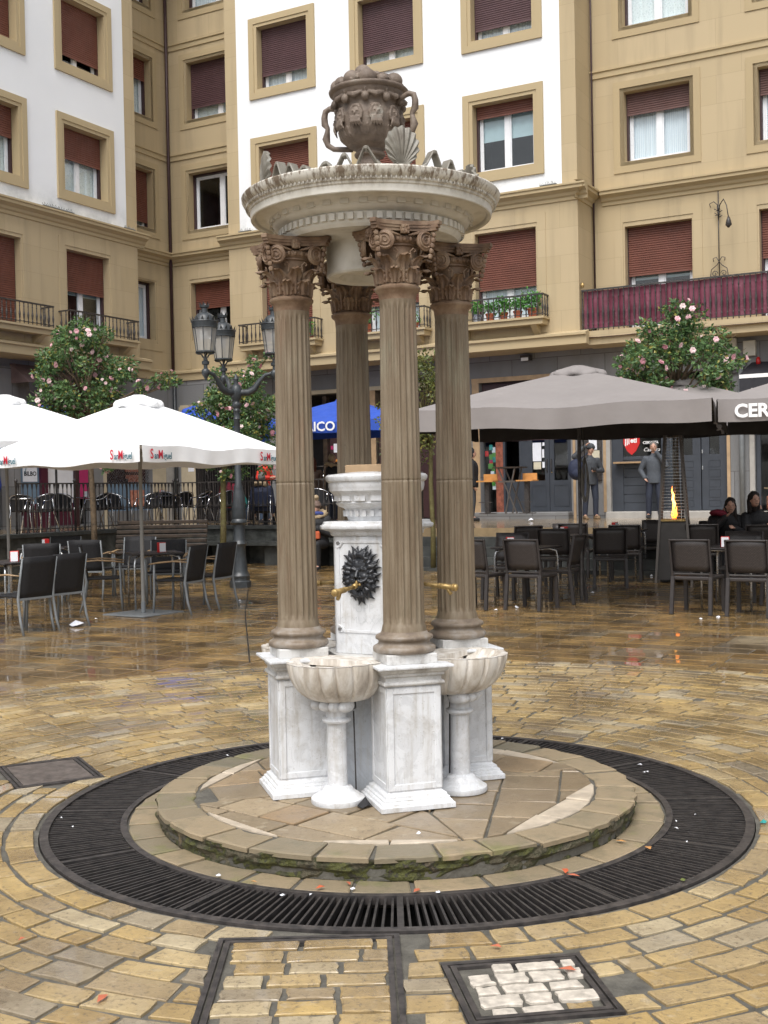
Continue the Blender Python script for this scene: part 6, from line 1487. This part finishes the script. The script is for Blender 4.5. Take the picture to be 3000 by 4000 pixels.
for lab_, s, t, rz in (('black round-backed chair first behind the left railing end', 16.7, -16.85, 150), ('black round-backed chair second behind the left railing', 17.4, -17.0, 200), ('black round-backed chair just left of the camellia trunk', 18.3, -16.9, 130), ('black round-backed chair just right of the camellia trunk', 19.0, -17.0, 230),
    ('black round-backed chair left of the white parasol pole on the terrace', 19.8, -16.8, 140), ('black round-backed chair above the wooden bench left end', 20.5, -16.8, 210), ('black round-backed chair above the wooden bench right end', 20.7, -16.1, 120), ('black round-backed chair under the person in pink', 20.95, -15.5, 200),
    ('black round-backed chair in front of the person in pink', 20.6, -15.9+.45, 60), ('black round-backed chair under the person in a dark coat', 20.7, -14.45, 170), ('black round-backed chair left of the red jacket', 20.75, -13.6, 150), ('black round-backed chair behind the woman with the bobble hat', 20.7, -13.0, 200), ('black round-backed chair further back near the grille window', 21.6, -17.3, 30), ('black round-backed chair back row near the pink shop', 17.6, -18.3, 10)):
    x, y = P2(s, t); bs.append((lab_, x, y, .86, R(rz)))
copies(bistro_chair(), bs)
def round_table():
    t = empty('bistro_table'); tag(t, 'x', 'table', 'round bistro tables on the upper terrace')
    m = MB(); m.lathe([(0,.70),(.30,.70),(.305,.71),(.30,.72),(0,.72)], 24); m.build('table_top', MT['alu'], t, True, angle=40); m = MB(); m.lathe([(.025,.02),(.025,.70)], 10); m.lathe([(.2,0),(.2,.02)], 16); m.build('base', MT['dark_plastic'], t); return t
bt = []
for lab_, s, t in (('round bistro table behind the left railing end', 17.1, -17.6), ('round bistro table behind the camellia trunk', 18.7, -17.6), ('round bistro table above the wooden bench', 20.7, -17.2), ('round bistro table beside the person in pink', 21.5, -15.9)): x, y = P2(s, t); bt.append((lab_, x, y, .86, 0))
copies(round_table(), bt)
# napkin boxes
def napbox():
    t = empty('napkin_box'); tag(t, 'x', 'napkin box', 'red napkin boxes on the tables')
    m = MB(); m.box(-.05,.05,-.035,.035,0,.13); bevel(m.build('box', MT['red_plastic'], t), .008, 2); m = MB(); m.box(-.042,.042,-.04,-.0355,.008,.122); m.build('front_plate', MT['white_plastic'], t); return t
copies(napbox(), [('red napkin box on the table beside the white parasol pole', -2.93, 15.45, .75+gz(15.5), R(35)), ('red napkin box on the table behind the front left chairs', -4.95, 17.2, .75+gz(17.3), R(-50)), ('white fronted napkin box on the table at the left edge', -4.42, 14.05, .75+gz(14.1), R(10)),
    ('white fronted napkin box on the table by the right fountain column', 1.60, 15.02, .75+gz(15.1), R(5)), ('red napkin box on the table at the right edge', 4.08, 14.1, .75+gz(14.2), R(-20)), ('red napkin box on the table behind the grey parasol pole', 2.72, 17.8, .75+gz(17.9), R(-60)), ('red napkin box on the far table near the standing man', 3.75, 19.15, .75+gz(19.2), R(50)),
    ('red napkin box on the terrace table behind the camellia trunk', *P2(18.7, -17.55), 1.58, R(30)), ('red napkin box on the terrace table above the bench', *P2(20.7, -17.15), 1.58, R(20))])
# wooden slat bench
def bench():
    t = empty('slat_bench', (-4.1, 21.2, gz(21.2)), R(-6)); tag(t, 'dark wooden slat bench in front of the terrace wall', 'bench')
    m = MB()
    for k in range(6): m.box(-.85,.85,.22+.028*k,.25+.028*k,.50+.085*k,.565+.085*k)
    bevel(m.build('backrest', MT['bench_wood'], t), .008); m = MB()
    for k in range(6): m.box(-.85,.85,-.28+.075*k,-.22+.075*k,.41,.445)
    bevel(m.build('seat', MT['bench_wood'], t), .006)
    for s in (-1, 1):
        m = MB(); m.box(s*.7-.02, s*.7+.02, -.26, -.20, 0, .41); m.box(s*.7-.02, s*.7+.02, .18, .24, 0, .5); m.box(s*.7-.018, s*.7+.018, -.26, .2, .37, .409); m.build('leg', MT['iron'], t)
    return t
bench()
# patio heater
def heater():
    t = empty('patio_heater', (4.42, 17.95, gz(17.9)), R(-18)); tag(t, 'pyramid patio heater with a burning flame under the grey parasols', 'patio heater')
    hw = lambda z: .265-.068*z
    for sx in (-1, 1):
        for sy in (-1, 1): m = MB(); m.bar((sx*hw(0), sy*hw(0), 0), (sx*hw(2.25), sy*hw(2.25), 2.25), .035, .035); m.build('leg', MT['mesh_steel'], t)
    m = MB(); m.frust(hw(.05)-.02, hw(.05)-.02, hw(.92)-.02, hw(.92)-.02, .05, .92); m.build('cabinet', MT['heater_dark'], t)
    m = MB()
    for k in range(26):
        z = 1.0+.048*k; h = hw(z)
        for a in range(4): m.bar((-h, -h-.01, z), (h, -h-.01, z), .004, .004) if a == 0 else m.add(*bar_rot(h, z, a))
    m.build('guard_mesh', MT['alu'], t)
    m = MB(); m.box(-.20,.20,-.20,.20,.93,.96); m.build('burner_plate', MT['brass'], t)
    m = MB(); m.lathe([(.055,.965),(.055,2.2)], 16, cap=False); m.build('glass_tube', MT['glass'], t, True)
    m = MB(); m.tube([(0,0,.97),(.016,0,1.04),(-.004,.005,1.12),(.010,0,1.19),(-.014,0,1.26),(-.006,0,1.33),(-.026,0,1.39),(-.02,0,1.46)], [.016,.024,.020,.024,.016,.017,.010,.002], 8); m.tube([(.02,0,.97),(.040,0,1.03),(.032,0,1.08),(.044,0,1.15)], [.010,.014,.010,.002], 8); m.tube([(-.02,0,.97),(-.034,0,1.02),(-.026,0,1.09)], [.008,.010,.002], 6); m.build('flame', MT['flame'], t, True)
    m = MB(); m.frust(.17,.17,.02,.02,2.25,2.36); m.build('cap', MT['heater_dark'], t)
def bar_rot(h, z, a):
    q = MB(); q.bar((-h, -h-.01, z), (h, -h-.01, z), .004, .004, RZ(a*pi/2)); return q.v, q.f
heater()
pole_ = MB()
# bar stools and high table on the door step
def stool(lab_, x, y):
    t = empty('bar_stool', (x, y, 1.02), R(-29)); tag(t, lab_, 'bar stool', 'bar stools by the shop door')
    m = MB(); m.box(-.2,.2,-.18,.18,.72,.75); m.build('seat', MT['stool_wood'], t); m = MB(); m.box(-.17,.17,.17,.19,.75,.9); m.build('backrest', MT['stool_wood'], t)
    m = MB(); m.box(-.05,.05,-.05,.05,.02,.72); m.build('column', MT['iron'], t); m = MB(); m.box(-.2,.2,-.03,.03,0,.02); m.box(-.03,.03,-.2,-.03,0,.02); m.box(-.03,.03,.03,.2,0,.02); m.box(-.16,.16,-.15,-.13,.25,.27); m.build('foot', MT['iron'], t)
stool('bar stool with orange wooden seat nearest the poster window', 2.35, 26.6); stool('bar stool with orange wooden seat in front of the grey double door', 3.2, 26.25)
t = empty('high_table', (2.85, 26.5, 1.02), R(-29)); tag(t, 'tall narrow dark wooden table between the two bar stools', 'table')
m = MB(); m.box(-.32,.32,-.25,.25,1.02,1.05); m.build('table_top', MT['bench_wood'], t)
for s in (-1, 1):
    m = MB(); m.bar((s*.2,-.2,1.02), (-s*.14+.1,-.2,0), .03, .03); m.build('leg', MT['mesh_steel'], t); m = MB(); m.bar((s*.2,.2,1.02), (-s*.14+.1,.2,0), .03, .03); m.build('leg', MT['mesh_steel'], t)
m = MB(); m.box(-.2,.2,-.21,-.18,.7,.74); m.build('stretcher', MT['mesh_steel'], t)
# litter
rn = random.Random(9)
def bit(name, lab_, cat, grp, x, y, z, s, mt, flat=False):
    m = MB()
    if flat:
        a = rn.uniform(0, 6); m.add([(-s,-s*.4,.002),(0,-s*.55,.006),(s,0,.003),(.1*s,s*.5,.008)], [(0,1,2,3)], RZ(a))
    else:
        n = 7; P = [(s*rn.uniform(.6,1.1)*cos(2*pi*k/n), s*rn.uniform(.6,1.1)*sin(2*pi*k/n), rn.uniform(0, .3)*s) for k in range(n)]+[(rn.uniform(-.3,.3)*s, rn.uniform(-.3,.3)*s, s*rn.uniform(.5,1.0))]
        m.add(P, [(k, (k+1) % n, n) for k in range(n)])
    o = m.build(name, MT[mt], None, False, (x, y, z)); tag(o, lab_, cat, grp); return o
for x, y in ((1.36,14.5),(1.62,14.75),(3.82,13.35),(4.35,13.45),(4.6,13.6),(3.55,13.2),(3.0,17.5),(4.3,19.0),(2.9,16.4),(-3.55,14.4),(-4.6,17.8),(-2.05,16.3),(-1.6,17.2),(5.0,14.3)):
    bit('crumpled_napkin', 'crumpled white napkin lying on the wet paving', 'napkin', 'crumpled napkins on the ground', x+rn.uniform(-.05,.05), y, gz(y)+.006, rn.uniform(.025,.045), 'paper')
bit('paper_scrap', 'flat white paper scrap on the paving behind the left chairs', 'paper', None, -3.62, 13.75, gz(13.7)+.008, .10, 'paper'); bit('paper_scrap', 'white paper ball on the terrace in front of the door step', 'paper', None, 3.2, 25.6, .87, .09, 'paper')
for k in range(16):
    a = rn.uniform(0, 2*pi); r = rn.uniform(1.18, 1.68); bit('fallen_petal', 'small pale petal fallen around the drain grate', 'petal', 'petals fallen round the fountain', CX+r*cos(a), CY+r*sin(a), .008, rn.uniform(.008,.018), 'white_plastic', True)
for x, y, mt in ((.10,4.52,'terracotta'),(-.17,4.62,'terracotta'),(-.28,4.58,'orange_bag'),(.72,4.66,'terracotta'),(.70,4.72,'orange_bag'),(1.10,5.0,'stool_wood'),(1.0,5.1,'stool_wood'),(-.55,4.66,'stool_wood'),(.35,3.95,'terracotta'),(.56,3.75,'terracotta'),(-.9,3.6,'terracotta'),(1.35,3.4,'terracotta'),(-1.3,4.1,'terracotta')):
    bit('fallen_leaf', 'small rust coloured leaf fallen near the fountain step', 'leaf', 'fallen leaves round the fountain', x, y, .010, rn.uniform(.015,.03), mt, True)
for x, y in ((-.7,4.75),(-.42,4.50),(.18,4.50),(-.15,4.56),(.12,4.95)): bit('cigarette_end', 'white cigarette end or crumb near the fountain step', 'cigarette end', 'white scraps near the fountain step', x, y, .010 if y < 4.8 else .108, .012, 'paper')
bit('bottle_cap', 'yellow bottle cap on the right rim of the grate', 'bottle cap', None, 1.14, 4.58, .012, .014, 'leaf_pale'); bit('bottle_cap', 'pink bottle cap on the paving right of the grate', 'bottle cap', None, 1.62, 4.62, .012, .014, 'magenta'); bit('wrapper', 'turquoise wrapper on the far right of the grate', 'wrapper', None, 1.70, 5.35, .010, .02, 'teal_cloth')
bit('dropped_glove', 'dark red and black cloth lying between the pedestals', 'glove', None, -.12, 5.42, .102, .045, 'black_cloth')
# ================================================================ people
def hand(m, w, d, nrm, curl=.5, s=1.0):
    w, d, nrm = Vector(w), Vector(d).normalized(), Vector(nrm).normalized(); sdv = d.cross(nrm).normalized()
    c = w+d*.045*s; m.tube([w, w+d*.03*s, w+d*.075*s], [.022*s,.034*s,.030*s], 8, flat=.5)
    for i, ln in enumerate((.062,.07,.066,.052)):
        b = w+d*.075*s+sdv*(i-1.5)*.017*s; k1 = b+(d*(1-curl*.3)+nrm*curl*.5).normalized()*ln*.5*s; k2 = k1+(d*(1-curl)+nrm*curl*1.1).normalized()*ln*.5*s
        m.tube([b, k1, k2], [.0095*s,.009*s,.0075*s], 6)
    b = w+d*.02*s-sdv*.026*s; m.tube([b, b+(d*.7-sdv*.7+nrm*.3).normalized()*.035*s, b+(d*.95-sdv*.5+nrm*.5).normalized()*.062*s], [.012*s,.0105*s,.0085*s], 6)
def person(label, x, y, z, rz, pose='stand', scale=1.0, top='charcoal', legs='dark_jeans', shoes='black_cloth', hair='hair_dark', hairlen=.0, hat=None, arms=None, lean=0.0, headturn=(0, 0), bulk=1.0, fur=False, headdrop=0.0, pon=False):
    """faces local -Y"""
    t = empty('person', (x, y, z), rz); t.scale = (scale,)*3; tag(t, label, 'person')
    sit = pose == 'sit'; hz = .50 if sit else .93; L = lean
    pel = Vector((0,0,hz)); ch = Vector((0,-L*.6,hz+.36)); nk = Vector((0,-L,hz+.52)); hd = Vector((headturn[0], -L-.02-headturn[1], hz+.70-headdrop))
    b = MB(); b.cap(pel, pel+Vector((0,-L*.2,.14)), .115, .105, 12); b.cap(pel+Vector((0,-L*.2,.14)), ch, .105, .125, 12)
    for s in (-1, 1): b.cap(ch+Vector((s*.06,0,0)), ch+Vector((s*.13,0,.06)), .10, .065, 10)
    b.cap(nk-Vector((0,0,.06)), nk+Vector((0,-.005,.06)), .058, .052, 10)
    b.ball(hd, (.073,.092,.112), 16, 12); b.ball(hd+Vector((0,-.045,-.055)), (.048,.045,.05), 10, 8); b.tube([hd+Vector((0,-.088,.01)), hd+Vector((0,-.108,-.02))], [.008,.014], 6)
    for s in (-1, 1): b.ball(hd+Vector((s*.074,.0,-.01)), (.010,.018,.03), 8, 6)
    A = arms or {}
    J = {}
    for s, nm in ((-1, 'R'), (1, 'L')):
        sh_ = ch+Vector((s*.185,0,.075)); el, wr = A.get(nm, (sh_+Vector((s*.06,.02,-.28)), sh_+Vector((s*.05,-.05,-.52)))); el, wr = Vector(el), Vector(wr); J[nm] = (sh_, el, wr)
        b.cap(sh_, el, .050, .040, 10); b.cap(el, wr, .040, .028, 10); d = (wr-el); hand(b, wr, d, Vector((-s*.8,-.4,0)), .6)
        hp = pel+Vector((s*.09,0,-.02))
        if sit: kn = hp+Vector((s*.03,-.43,.0)); an = kn+Vector((0,.02,-.40)); 
        else: kn = hp+Vector((s*.03,-.02,-.43)); an = Vector((s*.13,.02,.09))
        J['k'+nm] = (hp, kn, an); b.cap(hp, kn, .085, .058, 12); b.cap(kn, an, .056, .038, 10); b.cap(an, an+Vector((s*.02,-.14,-.045)), .038, .030, 8)
    o = b.build('body', MT['skin'], t, True); remesh(o, .011, 2)
    j = MB(); g = 1.14*bulk
    R_ = [(hz-.13 if not sit else hz-.06, .170, .140, 0), (hz-.02, .172, .142, 0), (hz+.12, .158, .132, .2), (hz+.26, .174, .142, .45), (hz+.38, .190, .145, .65), (hz+.46, .155, .115, .85), (hz+.52, .080, .080, 1)]
    vs = []; nn = 18
    for zz, rx, ry, ll in R_:
        for q in range(nn): a = 2*pi*q/nn; vs.append((rx*bulk*cos(a)*(1+.02*sin(zz*40+a*3)), -L*ll+ry*bulk*sin(a)*(1+.03*sin(zz*35+a*2)), zz))
    j.add(vs, [(i*nn+q, i*nn+(q+1) % nn, (i+1)*nn+(q+1) % nn, (i+1)*nn+q) for i in range(len(R_)-1) for q in range(nn)]+[tuple(reversed(range(nn))), tuple((len(R_)-1)*nn+q for q in range(nn))])
    for s in (-1, 1): j.cap(ch+Vector((s*.06,0,0)), ch+Vector((s*.135,0,.065)), .085*g, .070*g, 10)
    j.cap(nk-Vector((0,0,.07)), nk+Vector((0,0,.0)), .085, .072, 10)
    for nm in 'RL': s_, e_, w_ = J[nm]; j.cap(s_, e_, .064*g, .056*g, 10); j.cap(e_, w_-(w_-e_).normalized()*.015, .056*g, .044*g, 10)
    o = j.build('jacket', MT[top], t, True); remesh(o, .013, 2)
    k = MB(); k.cap(pel, pel+Vector((0,0,.06)), .125, .118, 12)
    for nm in 'RL': h_, k_, a_ = J['k'+nm]; k.cap(h_, k_, .098, .076, 12); k.cap(k_, a_+Vector((0,0,.02)), .074, .062, 10)
    o = k.build('trousers', MT[legs], t, True); remesh(o, .015, 3)
    for nm in 'RL':
        a_ = J['k'+nm][2]; s = -1 if nm == 'R' else 1; q = MB(); q.cap(a_+Vector((0,.03,-.03)), a_+Vector((s*.02,-.15,-.05)), .05, .042, 10); q.box(a_.x-.045, a_.x+.05, a_.y-.19, a_.y+.08, a_.z-.088, a_.z-.06); o = q.build('shoe', MT[shoes], t, True); remesh(o, .010, 2)
    if hat:
        q = MB(); q.ball(hd+Vector((0,.01,.045)), (.098,.112,.10), 16, 10); q.lathe([(.100,-.02),(.106,0),(.100,.035)], 18, T(hd.x, hd.y+.005, hd.z+.035)); q.build('hat', MT[hat], t, True)
        if pon: q = MB(); q.ball(hd+Vector((0,.02,.185)), .055, 12, 9); o = q.build('pompom', MT['fur'], t, True); fuzz(o, .012)
    else:
        q = MB(); q.ball(hd+Vector((0,.022,.028)), (.086,.098,.108), 16, 12)
        if hairlen: q.cap(hd+Vector((0,.05,.0)), hd+Vector((0,.07,-hairlen)), .085, .075, 12); [q.cap(hd+Vector((s*.06,.02,.0)), hd+Vector((s*.075,.01,-hairlen*.9)), .04, .035, 8) for s in (-1, 1)]
        o = q.build('hair', MT[hair], t, True); fuzz(o, .010)
    if fur: q = MB(); q.tube([nk+Vector((.13*cos(a), .02+.11*sin(a), .02+.04*sin(a))) for a in [i*pi/8 for i in range(17)]], .055, 8); o = q.build('fur_collar', MT['fur'], t, True); fuzz(o, .02)
    q = MB()
    for s in (-1, 1): q.ball(hd+Vector((s*.03,-.084,.012)), (.012,.006,.006), 8, 5)
    q.box(hd.x-.022, hd.x+.022, hd.y-.097, hd.y-.086, hd.z-.058, hd.z-.053); q.build('eyes_and_mouth', MT['hair_dark'], t, True)
    return t
def fuzz(o, a):
    rn = random.Random(len(o.data.vertices))
    for v in o.data.vertices: v.co += Vector((rn.uniform(-a,a), rn.uniform(-a,a), rn.uniform(-a,a)))
# woman on the stone ledge with a bobble hat, reading her phone
w = person('woman in brown bobble hat and fur-trimmed coat looking at her phone', -1.24, 22.35, .12, R(-18), 'sit', 1.0, 'black_cloth', 'black_cloth', hat='brown_knit', pon=True, fur=True, lean=.05, headturn=(-.02,.03), arms={'R': ((-.25,-.05,.66),(-.09,-.24,.80)), 'L': ((.26,-.05,.66),(.04,-.24,.78))}, bulk=1.15, headdrop=.03)
q = MB(); q.tube([(.11*cos(a), -.07+.09*sin(a), 1.045-.02*sin(a)) for a in [i*pi/8 for i in range(17)]], .04, 8); q.build('scarf', MT['blue_scarf'], w, True)
m = MB(); m.box(-.035,.035,-.01,.0,0,.14); ph = m.build('phone', MT['iron'], None, False, (-1.36, 22.08, .93), R(-18)); ph.rotation_euler = (R(-40), 0, R(-18)); tag(ph, 'dark phone held by the woman in the bobble hat', 'phone')
m = MB(); m.box(-.12,.12,-.05,.05,0,.15); bg_ = m.build('handbag', MT['orange_bag'], None, False, (-1.33, 22.12, .70), R(-10)); bevel(bg_, .02, 2); tag(bg_, 'orange handbag on the lap of the woman in the bobble hat', 'handbag')
man = person('man in grey jacket and jeans touching his cap beside the shop door', 4.66, 26.55, .86, R(8), 'stand', .965, 'charcoal', 'dark_jeans', 'boot_tan', hat='charcoal', arms={'R': ((-.40,-.06,1.46),(-.15,-.14,1.70)), 'L': ((.30,.02,1.12),(.05,-.22,1.12))}, headturn=(.02,0))
m = MB(); m.ball((0,0,0), (.19,.13,.24), 16, 12); m.ball((.02,-.08,-.08), (.14,.07,.12), 12, 9); m.tube([(.08,-.02,.22),(.16,-.12,.3),(.24,-.1,.36)], .02, 6)
o = m.build('backpack', MT['navy'], None, True, (4.33, 26.42, 1.98)); remesh(o, .014, 2); tag(o, 'dark backpack slung in front of the man touching his cap', 'backpack')
m = MB(); m.box(-.06,.06,-.03,.03,-.04,.04); m.lathe([(.03,0),(.03,.05)], 12, T(0,-.03,0) @ RX(pi/2)); o = m.build('camera', MT['black_cloth'], None, False, (4.70, 26.28, 1.98)); bevel(o, .006); tag(o, 'small black camera held by the man with the cap', 'camera')
person('man in pale grey jacket behind the heater, hand in his pocket', 6.02, 26.2, .86, R(-15), 'stand', .97, 'grey_jacket', 'dark_jeans', arms={'R': ((-.30,.02,1.10),(-.20,-.10,.92)), 'L': ((.28,-.1,1.2),(.06,-.16,1.52))}, hair='hair_grey')
person('man in a bright red jacket standing behind the railing', -2.92, 29.0, .86, R(60), 'stand', .97, 'red_jacket', 'jeans', hair='hair_grey', arms={'R': ((-.28,.0,1.15),(-.12,-.22,1.15)), 'L': ((.28,.0,1.15),(.12,-.22,1.15))})
x, y = P2(20.72, -14.45); person('seated person in a dark coat with grey hair, back to the square', x, y, .80, R(160), 'sit', .93, 'navy', 'black_cloth', hair='hair_grey', bulk=1.25, fur=True)
x, y = P2(20.95, -15.5); person('seated person in pink with dark hair on the terrace', x, y, .86, R(140), 'sit', .95, 'pink_cloth', 'jeans', hair='hair_dark', hairlen=.1)
m = MB(); m.ball((0,0,0), (.12,.09,.20), 14, 10); o = m.build('backpack', MT['teal_cloth'], None, True, (x+.30, y-.22, 1.45)); fuzz(o, .008); o.rotation_euler = (0, R(-20), 0); tag(o, 'turquoise backpack hanging beside the seated person in pink', 'backpack')
person('person in a dark hooded coat at the bar behind the fountain', -1.20, 27.6, .86, R(120), 'stand', .92, 'black_cloth', 'dark_jeans', hair='fur', fur=True, bulk=1.15, arms={'R': ((-.26,-.08,1.15),(-.1,-.3,1.1)), 'L': ((.28,-.05,1.15),(.2,-.3,1.1))})
person('person with long auburn hair at the bar behind the fountain', -1.66, 27.9, .86, R(200), 'stand', .88, 'brown_knit', 'dark_jeans', hair='auburn', hairlen=.22)
person('person in a black puffer jacket half hidden by the right fountain column', 2.02, 27.0, .86, R(90), 'stand', .95, 'black_cloth', 'charcoal', hair='black_cloth', bulk=1.2, hairlen=.08)
person('person in a blue coat at the left edge behind the railing', -9.05, 27.2, .86, R(-30), 'stand', .95, 'blue_coat', 'black_cloth', hair='hair_dark')
person('woman with long dark hair and red scarf leaning over the table', 5.38, 18.6, gz(18.5)-.02, R(-10), 'sit', 1.0, 'black_cloth', 'black_cloth', hair='hair_dark', hairlen=.24, lean=.14, headturn=(.07,.02), headdrop=.05, arms={'R': ((-.25,-.25,.72),(-.02,-.38,.98)), 'L': ((.25,-.2,.72),(.10,-.42,.80))}, bulk=1.12)
person('woman with dark hair beside the one with the red scarf', 5.84, 18.55, gz(18.5)-.02, R(8), 'sit', 1.03, 'black_cloth', 'black_cloth', hair='hair_dark', hairlen=.18, lean=.12, headturn=(-.08,.02), arms={'R': ((-.25,-.2,.72),(-.05,-.40,.80)), 'L': ((.26,-.25,.72),(.05,-.45,.80))}, bulk=1.15)
m = MB(); m.tube([(-.12,0,0),(-.06,-.06,.02),(.04,-.05,.0),(.10,.02,-.06)], [.05,.06,.06,.05], 8); o = m.build('red_scarf', MT['dark_red'], None, True, (5.25, 18.45, 1.12)); fuzz(o, .015); tag(o, 'dark red scarf on the shoulders of the left seated woman', 'scarf')
